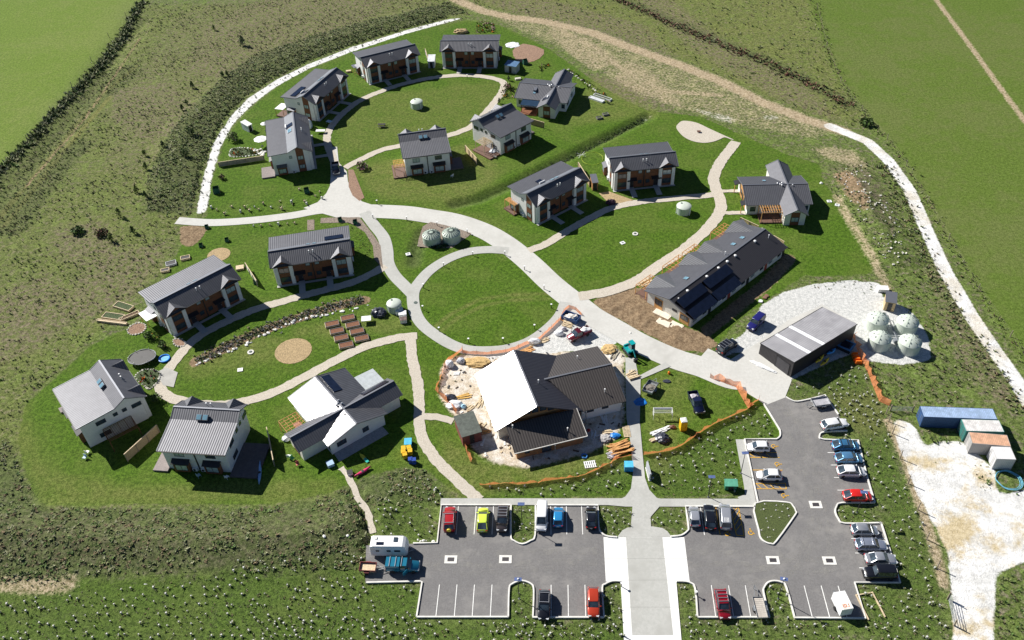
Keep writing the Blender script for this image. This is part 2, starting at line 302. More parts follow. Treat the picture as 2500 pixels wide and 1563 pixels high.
def attr(nm, a, b, c, d):
    at = me.color_attributes.new(nm, 'FLOAT_COLOR', 'POINT'); at.data.foreach_set('color', np.stack([a, b, c, d], -1).astype(np.float32).ravel())
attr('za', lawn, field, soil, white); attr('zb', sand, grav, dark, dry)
zo = np.zeros(X.shape); brn = np.maximum.reduce([mask(D(q), 9) for q in ('480,60 560,20 700,-30 960,-20 880,40 780,95 640,135 520,190 430,170', '270,210 400,190 470,250 400,330 320,330 260,280', '120,540 240,520 300,600 200,640 130,600', '230,600 400,570 330,700 200,760 120,740', '-20,700 120,640 180,760 60,840 -20,860', '1130,0 1300,0 1520,60 1600,140 1500,120 1300,60', '1480,-20 1560,-20 1700,90 1900,200 1990,290 1850,240 1640,120', '1380,170 1480,190 1620,270 1700,330 1560,260 1430,220', '-60,1215 200,1230 500,1240 860,1215 860,1330 500,1345 -60,1330', '1955,400 2040,380 2100,470 2110,560 2040,500', '2180,580 2260,700 2360,860 2420,960 2340,960 2230,800')])
brn = np.maximum(brn, mask(D('420,40 560,-20 1000,-20 1040,20 820,90 640,150 440,280 330,420 250,400 300,200'), 12)*.5)
attr('zc', np.clip(1-mask(STRIP, 3)*2-linem(TRACK_W, 3)*.6, 0, 1), mask(FIELD2, 2), brn, mask(SITE, 3))
me.polygons.foreach_set('use_smooth', np.ones(len(F), bool))
ground = link('ground', me); ground['kind'] = 'structure'
m = bpy.data.materials.new('ground'); m.use_nodes = True; nt = m.node_tree; b = nt.nodes['Principled BSDF']; b.inputs['Roughness'].default_value = .95; b.inputs['Specular IOR Level'].default_value = .15
tc = nt.nodes.new('ShaderNodeTexCoord').outputs['Object']
def att(nm):
    a = nt.nodes.new('ShaderNodeVertexColor'); a.layer_name = nm; s_ = nt.nodes.new('ShaderNodeSeparateColor'); nt.links.new(a.outputs[0], s_.inputs[0]); return s_.outputs[0], s_.outputs[1], s_.outputs[2], a.outputs[1]
kl, kf, ks, kw = att('za'); kn, kg, kd, ky = att('zb'); katt, _a, _b, _c = att('zc')
nb = _noise(nt, tc, .03, 5, .65); nm_ = _noise(nt, tc, .35, 4, .65); nf = _noise(nt, tc, 1.5, 4, .8); ng = _noise(nt, tc, 4.5, 2, .85); nd = _noise(nt, tc, .12, 5, .65)
nedge = _math(nt, 'ADD', _math(nt, 'MULTIPLY', _math(nt, 'SUBTRACT', nm_, .5), .9), _math(nt, 'MULTIPLY', _math(nt, 'SUBTRACT', nf, .5), 2.0))
def ragged(v, amt=.5, wd=.12): return _map(nt, _math(nt, 'ADD', v, _math(nt, 'MULTIPLY', nedge, amt)), .5-wd, .5+wd)
grain = _math(nt, 'ADD', _math(nt, 'MULTIPLY', nf, .55), _math(nt, 'MULTIPLY', ng, .45))
g1 = _map(nt, grain, .40, .60)
roughc = _mix(nt, g1, (.040, .064, .012), (.165, .215, .060))
nq = _noise(nt, tc, .9, 4, .7)
roughc = _mix(nt, _map(nt, nq, .48, .66), roughc, _mix(nt, g1, (.085, .080, .05), (.28, .25, .17)))
roughc = _mix(nt, _math(nt, 'MULTIPLY', _map(nt, nm_, .50, .60), .8), roughc, _mix(nt, g1, (.07, .105, .018), (.20, .28, .07)))
lawnc = _mix(nt, g1, (.032, .070, .005), (.108, .200, .018))
lawnc = _mix(nt, _map(nt, nd, .42, .66), lawnc, _mix(nt, g1, (.052, .088, .010), (.138, .205, .034)))
fieldc = _mix(nt, g1, (.090, .145, .016), (.175, .262, .040))
fieldc = _mix(nt, _map(nt, _math(nt, 'ADD', _math(nt, 'MULTIPLY', nb, .6), _math(nt, 'MULTIPLY', nm_, .4)), .42, .6), fieldc, _mix(nt, g1, (.105, .150, .026), (.215, .275, .066)))
fieldc = _mix(nt, _math(nt, 'MULTIPLY', _a, .8), fieldc, _mix(nt, _map(nt, _math(nt, 'ADD', _math(nt, 'MULTIPLY', nb, .6), _math(nt, 'MULTIPLY', nm_, .4)), .42, .6), _mix(nt, g1, (.062, .100, .014), (.128, .190, .036)), _mix(nt, g1, (.082, .108, .026), (.150, .182, .056))))
dryc = _mix(nt, g1, (.085, .10, .022), (.25, .25, .085))
col = _mix(nt, _math(nt, 'MULTIPLY', ky, _map(nt, nd, .25, .7, .55, 1.3)), roughc, dryc)
col = _mix(nt, _math(nt, 'MULTIPLY', _b, _map(nt, nq, .38, .62, .08, .85)), col, _mix(nt, g1, (.085, .068, .045), (.27, .225, .155)))
lawnd = _mix(nt, _math(nt, 'MULTIPLY', ky, _map(nt, nm_, .3, .65, .5, 1.2)), lawnc, dryc)
col = _mix(nt, ragged(kl, .3, .2), col, lawnd)
col = _mix(nt, kf, col, fieldc)
col = _mix(nt, _math(nt, 'MULTIPLY', kd, .7), col, _mix(nt, g1, (.03, .042, .014), (.12, .14, .06)))
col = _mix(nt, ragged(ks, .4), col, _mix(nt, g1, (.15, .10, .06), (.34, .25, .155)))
col = _mix(nt, ragged(kn, .7, .3), col, _mix(nt, _c, _mix(nt, g1, (.25, .185, .105), (.54, .45, .315)), _mix(nt, _map(nt, nm_, .4, .6), _mix(nt, g1, (.44, .36, .26), (.70, .62, .50)), _mix(nt, g1, (.60, .56, .50), (.82, .78, .72)))))
col = _mix(nt, ragged(kg, .35), col, _mix(nt, g1, (.44, .45, .44), (.72, .72, .70)))
ylw = _math(nt, 'MULTIPLY', _map(nt, nd, .47, .62), .85)
whc = _mix(nt, _map(nt, nm_, .42, .62), _mix(nt, g1, (.66, .66, .65), (.86, .86, .85)), _mix(nt, g1, (.50, .50, .49), (.72, .72, .70)))
whc = _mix(nt, _math(nt, 'MULTIPLY', ylw, katt), whc, _mix(nt, g1, (.42, .32, .15), (.62, .51, .30)))
col = _mix(nt, ragged(kw, .28), col, whc)
nt.links.new(col, b.inputs['Base Color'])
bp = nt.nodes.new('ShaderNodeBump'); bp.inputs['Strength'].default_value = .9; bp.inputs['Distance'].default_value = .22
nt.links.new(grain, bp.inputs['Height']); nt.links.new(bp.outputs[0], b.inputs['Normal'])
me.materials.append(m); GROUND = m
road = np.zeros(X.shape, bool)          # where hard surfaces lie: nothing grows there
def keep(P):
    global road
    road |= inside(np_poly(P), X, Y)
def blocked(x, y):
    i = np.clip(np.searchsorted(YS, y)-1, 0, ny-1); j = np.clip(np.searchsorted(XS, x)-1, 0, nx-1); return road[i, j] | road[np.clip(i+1, 0, ny-1), j] | road[i, np.clip(j+1, 0, nx-1)]
def gz(x, y):
    i = np.clip(np.searchsorted(YS, y)-1, 0, ny-2); j = np.clip(np.searchsorted(XS, x)-1, 0, nx-2)
    fx = (x-XS[j])/(XS[j+1]-XS[j]); fy = (y-YS[i])/(YS[i+1]-YS[i])
    return Z[i, j]*(1-fx)*(1-fy)+Z[i, j+1]*fx*(1-fy)+Z[i+1, j]*(1-fx)*fy+Z[i+1, j+1]*fx*fy
def on(v): return Vector((v.x, v.y, float(gz(np.array(v.x), np.array(v.y)))))

# ------------------------------------------------------------------ hard surfaces
_lv = [0]
def nextz(): _lv[0] += 1; return .03+.002*_lv[0]
import bmesh
def sheet(name, P, mat, z=None, kind='structure', kp=True, parent=None):
    z = nextz() if z is None else z
    bm = bmesh.new(); vs = [bm.verts.new((p[0], p[1], z)) for p in P]; f = bm.faces.new(vs); f.normal_update()
    if f.normal.z < 0: f.normal_flip()
    bmesh.ops.triangulate(bm, faces=bm.faces[:]); me = bpy.data.meshes.new(name); bm.to_mesh(me); bm.free(); me.materials.append(mat)
    o = link(name, me, parent)
    if kind: o['kind'] = kind
    if kp: keep(P)
    return o
def offs(P, w, jit=0., closed=False):
    L_, R_ = [], []; n = len(P)
    for i, p in enumerate(P):
        a = P[(i-1) % n] if closed else P[max(i-1, 0)]; b = P[(i+1) % n] if closed else P[min(i+1, n-1)]
        d = (b-a); d = Vector((-d.y, d.x)).normalized() if d.length else Vector((1, 0))
        L_.append(p+d*(w/2+random.uniform(-jit, jit))); R_.append(p-d*(w/2+random.uniform(-jit, jit)))
    return L_, R_
def stroke(name, P, wd, mat, n=5, jit=0., z=None, kp=True):
    P = smooth(P, n) if n > 1 else P
    if jit:
        Q_ = []
        for a, b in zip(P, P[1:]):
            k = max(1, int((b-a).length/.6)); Q_ += [a+(b-a)*i/k for i in range(k)]
        P = Q_+[P[-1]]
    L_, R_ = offs(P, wd, jit); z = nextz() if z is None else z; k = len(P)
    mb = MB(); mb.add([(p.x, p.y, z) for p in L_]+[(p.x, p.y, z) for p in R_], [(i, k+i, k+i+1, i+1) for i in range(k-1)])
    o = mb.build(name, mat); o['kind'] = 'structure'
    if kp: keep(L_+R_[::-1])
    return o
def raised(name, P, wd, z0, z1, mat, closed=False):
    L_, R_ = offs(P, wd, 0, closed); k = len(P); mb = MB(); n = k if closed else k-1
    v = [(p.x, p.y, z) for z in (z0, z1) for A in (L_, R_) for p in A]; f = []
    for i in range(n):
        j = (i+1) % k; f += [(2*k+i, 3*k+i, 3*k+j, 2*k+j), (i, 2*k+i, 2*k+j, j), (k+i, k+j, 3*k+j, 3*k+i)]
    if not closed: f += [(0, k, 3*k, 2*k), (k-1, 3*k-1, 4*k-1, 2*k-1)]
    mb.add(v, f); o = mb.build(name, mat); o['kind'] = 'structure'; return o
def surf_mat(name, c1, c2, c3, sc=3., rough=.85, bmp=.25, blot=.05):
    m = bpy.data.materials.new(name); m.use_nodes = True; nt = m.node_tree; b = nt.nodes['Principled BSDF']; b.inputs['Roughness'].default_value = rough; b.inputs['Specular IOR Level'].default_value = .3
    tc = nt.nodes.new('ShaderNodeTexCoord').outputs['Object']
    n1 = _noise(nt, tc, sc, 3, .8); n2 = _noise(nt, tc, blot, 5, .6); n3 = _noise(nt, tc, .5, 4, .65)
    nw = _noise(nt, tc, .22, 6, .75); c = _mix(nt, _map(nt, n1, .3, .7), c1, c2); c = _mix(nt, _math(nt, 'MULTIPLY', _map(nt, nw, .5, .68), .6), c, c3); c = _mix(nt, _math(nt, 'MULTIPLY', _map(nt, n2, .45, .68), _map(nt, n3, .3, .7)), c, c3)
    nt.links.new(c, b.inputs['Base Color']); bp = nt.nodes.new('ShaderNodeBump'); bp.inputs['Strength'].default_value = bmp; bp.inputs['Distance'].default_value = .03
    nt.links.new(n1, bp.inputs['Height']); nt.links.new(bp.outputs[0], b.inputs['Normal']); return m
CONCR = surf_mat('road_concrete', (.52, .515, .485), (.60, .595, .565), (.47, .465, .435), 2, blot=.12)
PLAZA = surf_mat('plaza_concrete', (.80, .80, .78), (.88, .88, .86), (.76, .76, .74), 2, blot=.3)
FOOT = surf_mat('footpath_concrete', (.42, .425, .40), (.49, .49, .465), (.38, .38, .355), 2, blot=.2)
ASPH = surf_mat('asphalt', (.150, .146, .146), (.205, .200, .200), (.27, .26, .25), 5, blot=.06)
GPATH = surf_mat('gravel_path', (.42, .375, .31), (.62, .57, .49), (.50, .46, .395), 4, .95, .6, blot=.2)
# roads and paths
stroke('road', D('418,521 500,526 600,520 690,509 760,497 830,499 900,503'), 2.7, CONCR)
sheet('road', smooth(Q(450, 200, '1100,1165 1230,1112 1310,1030 1345,960 1352,850 1345,700 1340,600 1410,600 1425,745 1500,830 1510,920 1560,1030 1640,1105 1780,1150 1890,1160 1880,1245 1650,1250 1400,1252 1130,1270')[:-1], 1), CONCR)
stroke('road', Q(850, 500, '-60,60 120,58 300,62 540,75 760,108 950,140 1120,190 1290,260 1440,350 1560,440 1700,560 1890,740')+Q(1050, 730, '1245,80')[0:0]+Q(1450, 500, '-100,960 0,1035 200,1150 400,1265 620,1370 800,1440 1000,1500 1250,1600')+Q(1800, 650, '100,1060 330,1200'), 5.3, CONCR)
sheet('road', Q(1800, 650, '-270,760 -60,860 200,700 470,500 620,430 700,400 780,350 1080,520 500,1045 500,1060 440,1215 275,1285 20,1130 -250,1010 -420,930'), CONCR)
sheet('road', Q(1400, 850, '860,10 1100,130 1300,200 1720,450 1785,525 1710,480 1500,355 1300,290 1120,230 980,185 850,130 600,0'), CONCR)
ring = Q(850, 500, '648,850 700,720 880,570 1150,460 1330,445 700,1020 850,1180 1000,1260 1250,1305 1430,1290 1640,1200 1800,1090 1890,990')
Aa = np.array([[2*p.x, 2*p.y, 1] for p in ring]); bb = np.array([p.x**2+p.y**2 for p in ring]); sol = np.linalg.lstsq(Aa, bb, rcond=None)[0]
RC = Vector((sol[0], sol[1])); RR = math.sqrt(sol[2]+RC.length_squared)
rp = Q(850, 500, '1480,425 1300,415 1130,430 980,475 850,540 740,620 660,710 605,800 600,900 625,1010 690,1110 800,1200 950,1290 1100,1340 1280,1350 1480,1330 1680,1260 1850,1140 1960,1020 2010,900')
stroke('pavement', rp, 2.5, FOOT, 5)
stroke('pavement', Q(850, 500, '150,70 240,190 325,300 358,420 368,540 425,650 520,750 600,830'), 2.7, FOOT)
GP = [('985,793 930,800 860,820 790,852 720,890 650,925 590,945 520,957 450,952 400,938 378,915 388,888 415,850 445,815 485,785 540,757 600,732 660,714 740,692 830,668 880,645 910,628', 2.1),
      ('968,792 974,850 985,900 990,950 990,1000 1000,1040 1030,1085 1070,1125 1105,1158 1130,1182', 2.0), ('990,985 1030,985 1070,995', 1.5),
      ('815,397 850,378 900,355 945,345 1040,325 1090,310 1118,295 1150,262 1178,228 1190,203 1180,190 1140,181 1090,178 1030,183 970,194 910,212 850,238 810,268 782,300 772,330 785,372 796,395', 2.0),
      ('1248,592 1290,576 1340,545 1400,512 1450,490 1520,476 1600,468 1690,460', 2.0),
      ('1366,700 1430,690 1500,665 1560,625 1620,585 1670,540 1697,505 1702,480 1690,445 1685,420 1700,385 1725,352 1738,335', 2.6),
      ('1690,452 1750,451', 1.2), ('1700,503 1760,503', 1.3), ('1125,1185 1080,1190', .1), ('805,1105 825,1130 845,1175 868,1210 880,1260', 1.0)]
for p, wd in GP:
    if wd > .5: stroke('gravel_path', D(p), wd, GPATH, 4, .12)
sheet('gravel_path', smooth(Q(1600, 250, '195,240 210,200 260,172 380,190 500,245 620,300 720,345 700,345 640,325 590,345 520,368 430,375 330,355 250,310'), 4, True), GPATH)
sheet('gravel_path', D('590,815 590,815 590,815')[:0] or D('370,880 392,868 420,880 410,915 385,910'), CONC)
# car park
asph = (Q(*A_, '632,1303 672,980 160,990 165,640 600,624 822,620 860,270 1503,272 1500,550 1530,600 1605,630 1680,600 1725,550 1728,272')+Q(*B_, '605,272 615,480 640,530 690,558 770,566 1280,556 1370,550 1430,510 1438,470 1412,282')+Q(*C_, '352,285 320,0')
        + Q(*E_, '445,467 740,467 768,440 772,400 755,360 640,150 825,78 870,105 930,120 1185,60 1310,240 1392,392 1180,400 1135,435 1175,470 1495,476 1575,820 1645,1052 1340,1055 1290,1090 1280,1140 1310,1205 1370,1245 1703,1240')
        + Q(*C_, '1515,437 1690,986 1270,985 1372,1315 715,1310 640,1030 600,985 530,970 470,985 435,1030 430,1080 485,1308')+Q(*B_, '1525,1305 1500,1040 1460,990 1410,975 735,972 670,1000 645,1040 660,1303')+Q(*A_, '1705,1305 1712,1060 1690,1000 1600,968 1510,1000 1485,1050 1478,1303'))
sheet('car_park', asph, ASPH)
sheet('footpath', Q(*A_, '855,205 1890,206 2560,205 2700,196 2760,212 2900,208 3600,210')+Q(*E_, '560,1060 545,1088')+Q(*A_, '2800,282 2560,282 2400,268 850,265'), FOOT)
sheet('footpath', Q(1400, 850, '480,90 565,90 600,260 850,130 900,170 620,290 612,680 640,1000 660,1200 700,1310 770,1385 850,1400 712,1560 720,1760 720,1830 530,1830 530,1640 545,1460 400,1410 480,1372 530,1300 550,1150 530,900 490,650 482,300'), FOOT)
sheet('footpath', smooth(Q(*B_, '782,563 830,500 880,475 1110,465 1200,480 1245,510 1285,563'), 1), FOOT)
sheet('footpath', Q(*E_, '362,467 442,467 556,1086 420,1050 380,1000 450,975 440,900'), FOOT)
sheet('plaza', Q(*B_, '655,565 1400,565 1450,973 1327,973 1400,1800 860,1800 813,973 677,973'), PLAZA)
sheet('plaza', Q(*B_, '862,566 1198,566 1300,1470 920,1470'), FOOT)
JOINT = M('concrete_joint', (.30, .30, .28), .9)
for s_ in ('668,762 1422,762', '680,962 1325,960', '832,1210 1345,1210'): stroke('plaza', Q(*B_, s_), .05, JOINT, 1, kp=False)
for s_ in ('20,40 -30,140', ): pass
LAWNI = GROUND
isl = smooth(Q(*C_, '352,256 640,246 700,280 726,330 718,365 545,605 500,628 440,610 400,570 385,500'), 3, True)
ISL = M('island_grass', (.075, .10, .025), .9, 0, .45, 5, bump=.8)
sheet('planting_island', isl, ISL, .2, kp=False)
KW, KH = .22, .27
def kerb(P, closed=False): raised('kerb', P, KW, 0, KH, KERB, closed)
kerb(isl, True)
kerb(Q(*A_, '632,1303 683,980 660,974 170,986')); kerb(Q(*A_, '600,624 822,620 860,270 1500,270'))
kerb(Q(*A_, '632,1303 1478,1303')+smooth(Q(*A_, '1478,1300 1485,1050 1510,1000 1600,968 1690,1000 1712,1060 1705,1300'), 3)+Q(*B_, '0,1306 660,1303')[0:0]+Q(*A_, '1705,1306')+Q(*B_, '655,1306')+smooth(Q(*B_, '660,1300 643,1040 670,1000 735,972 815,972'), 3))
kerb(smooth(Q(*A_, '1503,270 1500,550 1530,600 1605,630 1680,600 1725,550 1728,270'), 3)); kerb(Q(*A_, '1728,270')+smooth(Q(*B_, '605,272 612,470 640,530 690,558 780,566'), 3))
kerb(smooth(Q(*B_, '1275,560 1370,550 1428,510 1438,470 1412,282'), 3)+Q(*C_, '352,285'))
kerb(Q(*C_, '378,245')+Q(*E_, '445,467')+smooth(Q(*E_, '740,467 770,440 772,395 750,350 620,140'), 3))
kerb(smooth(Q(*E_, '825,78 870,105 930,120 1060,95'), 3)+Q(*E_, '1185,60 1310,240'))
kerb(smooth(Q(*E_, '1392,392 1180,400 1135,435 1175,470 1490,476'), 3)+Q(*E_, '1575,820 1645,1052')+smooth(Q(*E_, '1640,1052 1340,1055 1290,1090 1280,1140 1310,1205 1370,1245 1700,1240'), 3)+Q(*C_, '1515,437 1690,986 1270,985 1372,1315 715,1310')+smooth(Q(*C_, '715,1305 640,1030 600,985 530,970 470,985 435,1030 430,1080 485,1308'), 3))
kerb(Q(*C_, '380,1305')+Q(*B_, '1525,1305')+smooth(Q(*B_, '1522,1300 1500,1040 1460,990 1410,975 1327,972'), 3))
# markings
DUST = bpy.data.materials.new('tyre_dust'); DUST.use_nodes = True; _nt = DUST.node_tree; _b2 = _nt.nodes['Principled BSDF']; _b2.inputs['Base Color'].default_value = (.36, .35, .33, 1); _b2.inputs['Roughness'].default_value = .9
_nt.links.new(_map(_nt, _noise(_nt, _nt.nodes.new('ShaderNodeTexCoord').outputs['Object'], .55, 6, .75), .42, .72, 0., .55), _b2.inputs['Alpha'])
for _i, (_s, _w) in enumerate((('700,120 800,200 900,330 960,480 1000,700 1040,900 1060,1100 1050,1300 960,1500 700,1640 400,1680', 1.0), ('760,110 850,200 950,330 1030,480 1080,700 1110,900 1130,1150 1120,1300 1010,1560 800,1720 400,1800', .9), ('680,160 760,260 860,420 920,600 950,800', .7), ('1130,150 1140,400 1150,700 1180,1000 1210,1300 1230,1600 1150,1800', .8), ('560,1060 650,1000 850,1010 930,1110 900,1250', .6))): stroke('tyre_dust', Q(*E_, _s), _w, DUST, 4, .1, z=.03+.002*_lv[0]+.004+.001*_i, kp=False)
for _i, (_s, _w) in enumerate((('560,700 900,740 1300,720 1800,700 2300,690', 1.2), ('560,860 900,800 1300,830 1800,790 2300,800', 1.0), ('700,790 1000,900 1400,880 1900,850', .8))): stroke('tyre_dust', Q(*A_, _s), _w, DUST, 4, .1, z=.03+.002*_lv[0]+.004+.001*_i, kp=False)
for _i, (_s, _w) in enumerate((('1450,700 1800,720 2100,700 2500,760 2900,800', 1.1), ('1450,820 1900,800 2300,880 2800,860', .9))): stroke('tyre_dust', Q(*B_, _s), _w, DUST, 4, .1, z=.03+.002*_lv[0]+.009+.001*_i, kp=False)
ASZ = .03+.002*_lv[0]+.012
_mk = [0]
def mark(P, wd, mat, name='road_marking'): _mk[0] += 1; stroke(name, P, wd, mat, 1, z=ASZ+.001*(_mk[0] % 4), kp=False)
for s_ in ('843,1003 810,1296', '1005,1003 980,1296', '1166,1003 1145,1296', '1328,1003 1312,1296', '1018,278 995,540', '1183,278 1162,540', '1342,278 1327,540', '1505,280 1505,545', '1868,278 1872,540', '1873,1005 1873,1298'): mark(Q(*A_, s_), .12, PAINTW)
for s_ in ('328,1005 332,1298', '484,1005 492,1298', '312,278 317,540', '452,278 464,540', '1650,1008 1690,1298', '1808,1010 1855,1300', '1548,285 1587,545'): mark(Q(*B_, s_), .12, PAINTW)
for s_ in ('805,1013 880,1303', '962,1013 1040,1303', '1118,1015 1200,1303', '262,1010 312,1300', '1240,578 1550,578', '1275,712 1600,712', '1313,848 1350,848'): mark(Q(*C_, s_), .12, PAINTW)
for s_ in ('1210,590 1510,590', '1240,705 1540,705', '1270,820 1570,822', '1302,937 1600,937'): mark(Q(*E_, s_), .12, PAINTW)
for s_ in ('480,592 740,590', '482,635 768,635', '475,590 545,635', '555,590 620,635', '630,590 690,635', '508,750 795,752', '535,875 825,873', '540,923 830,925', '820,873 830,925', '550,875 600,923', '610,875 660,923', '670,875 720,923', '730,875 785,923',
           '310,1090 370,1352', '388,1092 440,1360', '370,1352 440,1360', '385,1092 330,1150', '395,1130 345,1210', '405,1180 355,1260', '420,1240 362,1315', '340,1092 350,1110'): mark(Q(*E_, s_), .12, PAINTY)
mark(Q(*B_, '1690,285 1732,545'), .12, PAINTY)
def wheelchair(p, rz):
    z = ASZ+.006; mb = MB(); Rm = Matrix.Rotation(rz, 3, 'Z')
    def arc(c, r, a0, a1, w, n=16):
        v = []; 
        for i in range(n+1):
            t = R(a0+(a1-a0)*i/n); v += [(c[0]+(r-w/2)*math.cos(t), c[1]+(r-w/2)*math.sin(t), 0), (c[0]+(r+w/2)*math.cos(t), c[1]+(r+w/2)*math.sin(t), 0)]
        mb.add(v, [(2*i, 2*i+1, 2*i+3, 2*i+2) for i in range(n)])
    def bar(a, b, w):
        a, b = Vector(a), Vector(b); d = (b-a).normalized(); n = Vector((-d.y, d.x))*w/2; mb.add([(*(a-n), 0), (*(b-n), 0), (*(b+n), 0), (*(a+n), 0)], [(0, 1, 2, 3)])
    arc((0, -.1), .34, 120, 400, .12); mb.add([(.02+.1*math.cos(t*math.pi/4), .62+.1*math.sin(t*math.pi/4), 0) for t in range(8)], [tuple(range(8))])
    bar((0, .5), (.04, .1), .13); bar((.02, .3), (.28, .3), .08); bar((.0, .08), (.3, .08), .12); bar((.3, .12), (.48, -.3), .12); bar((.44, -.32), (.6, -.27), .1)
    mb.v = [tuple(Rm @ Vector(v)+Vector((p.x, p.y, z))) for v in mb.v]; o = mb.build('road_marking', PAINTY); o['kind'] = 'structure'
for x, y, a in ((718, 530, 0), (750, 695, -90), (812, 985, -90), (500, 1325, 180)): wheelchair(q1(*E_, x, y), R({0: -90, -90: -90, 180: 0}[a]))
wheelchair(q1(*B_, 1795, 530), 0)
for x, y, o_ in ((948, 771, A_), (1452, 769, A_), (517, 778, C_), (1038, 782, C_), (912, 265, C_)):
    p = q1(*o_, x, y); t = thing('drain_grate', None, 'drain', (p.x, p.y, ASZ-.01), 0)
    t['label'] = {948: 'drain grate in pale concrete nearest the caravan', 1452: 'drain grate in pale concrete below the lime car bays', 517: 'drain grate in pale concrete above the empty plank trailer', 1038: 'drain grate in pale concrete above the white box trailer', 912: 'drain grate in pale concrete beside the triangular planted island'}[x]; t['group'] = 'drain grates in the car park'
    MB().box(-.95, -.7, .0, .95, .7, .03).build('concrete_surround', KERB, t); MB().box(-.5, -.33, .03, .5, .33, .05).build('grate', M('grate_iron', (.05, .045, .05), .6), t)

# ------------------------------------------------------------------ houses
_wm = {}
def window(par, x, y, z, w, h, face=0, blind=False, name='window', mull=1):
    """frame with a pane child; face = direction the glass looks, radians about z, 0 = -y"""
    k = (round(w, 2), round(h, 2), blind, mull)
    if k not in _wm:
        f = MB(); t = .07
        f.box(-w/2, -.05, 0, w/2, .02, t); f.box(-w/2, -.05, h-t, w/2, .02, h); f.box(-w/2, -.05, t, -w/2+t, .02, h-t); f.box(w/2-t, -.05, t, w/2, .02, h-t)
        for i in range(mull): c = -w/2+w*(i+1)/(mull+1); f.box(c-t/2, -.045, t, c+t/2, .02, h-t)
        fo = f.build('frame_tmp', DARK); po = MB().box(-w/2+t, -.02, t, w/2-t, .0, h-t).build('pane_tmp', BLIND if blind else GLASS)
        _wm[k] = (fo.data, po.data); fo.data.name = 'window'; po.data.name = 'pane'; bpy.data.objects.remove(fo); bpy.data.objects.remove(po)
    fo = link(name, _wm[k][0], par, (x, y, z), face); link('pane', _wm[k][1], fo); return fo
def skylight(par, c, nrm_y, size=(.8, 1.2), slope=0., rz=0, roof=.1, lit=True, name='skylight'):
    o = MB().box(-size[0]/2, -size[1]/2, 0, size[0]/2, size[1]/2, roof).build(name, FLASH, par, loc=c); o.rotation_euler = (slope, 0, rz)
    p = MB().box(-size[0]/2+.07, -size[1]/2+.07, roof, size[0]/2-.07, size[1]/2-.07, roof+.02).build('pane', SKYL if lit else SOLAR, o); return o
def pitched(par, name, c, slope, mb, mat):
    o = mb.build(name, mat, par, loc=c); o.rotation_euler = (slope, 0, 0); return o
def vent(par, x, y, z, h=.55): MB().tube((0, 0, 0), (0, 0, h), .07, n=8).tube((0, 0, h), (0, 0, h+.12), .13, n=8).build('roof_vent', PLW, par, loc=(x, y, z))
def heatpump(par, x, y, face=0):
    o = MB().box(-.42, -.34, .1, .42, 0, .75).build('heat_pump', PLW, par, loc=(x, y, 0), rz=face); MB().lathe([(.24, 0), (.24, .02)], 14).build('fan', DARK, o, loc=(-.08, -.345, .42)).rotation_euler = (R(90), 0, 0)
def pergola_mb(w, d, h, n=7, cols=4, wd=.09):
    mb = MB()
    for sx in (0, w):
        for sy in (0, d): mb.box(sx-.06, sy-.06, 0, sx+.06, sy+.06, h)
    for i in range(cols): y = d*i/(cols-1); mb.beam((0, y, h+.06), (w, y, h+.06), .06, .14)
    for i in range(n): x = w*i/(n-1); mb.beam((x, 0, h+.17), (x, d, h+.17), .06, .1)
    return mb
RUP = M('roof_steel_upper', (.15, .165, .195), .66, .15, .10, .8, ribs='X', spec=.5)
def zrise(q, y):
    P_ = [(q['uf'], q['zf']), (0, q['zr']), (q['ub'], q['zb']), (q['ue'], q['ze'])]
    for (a, za), (b, zb_) in zip(P_, P_[1:]):
        if y <= b+1e-6: return za+(zb_-za)*(y-a)/(b-a)
    return P_[-1][1]
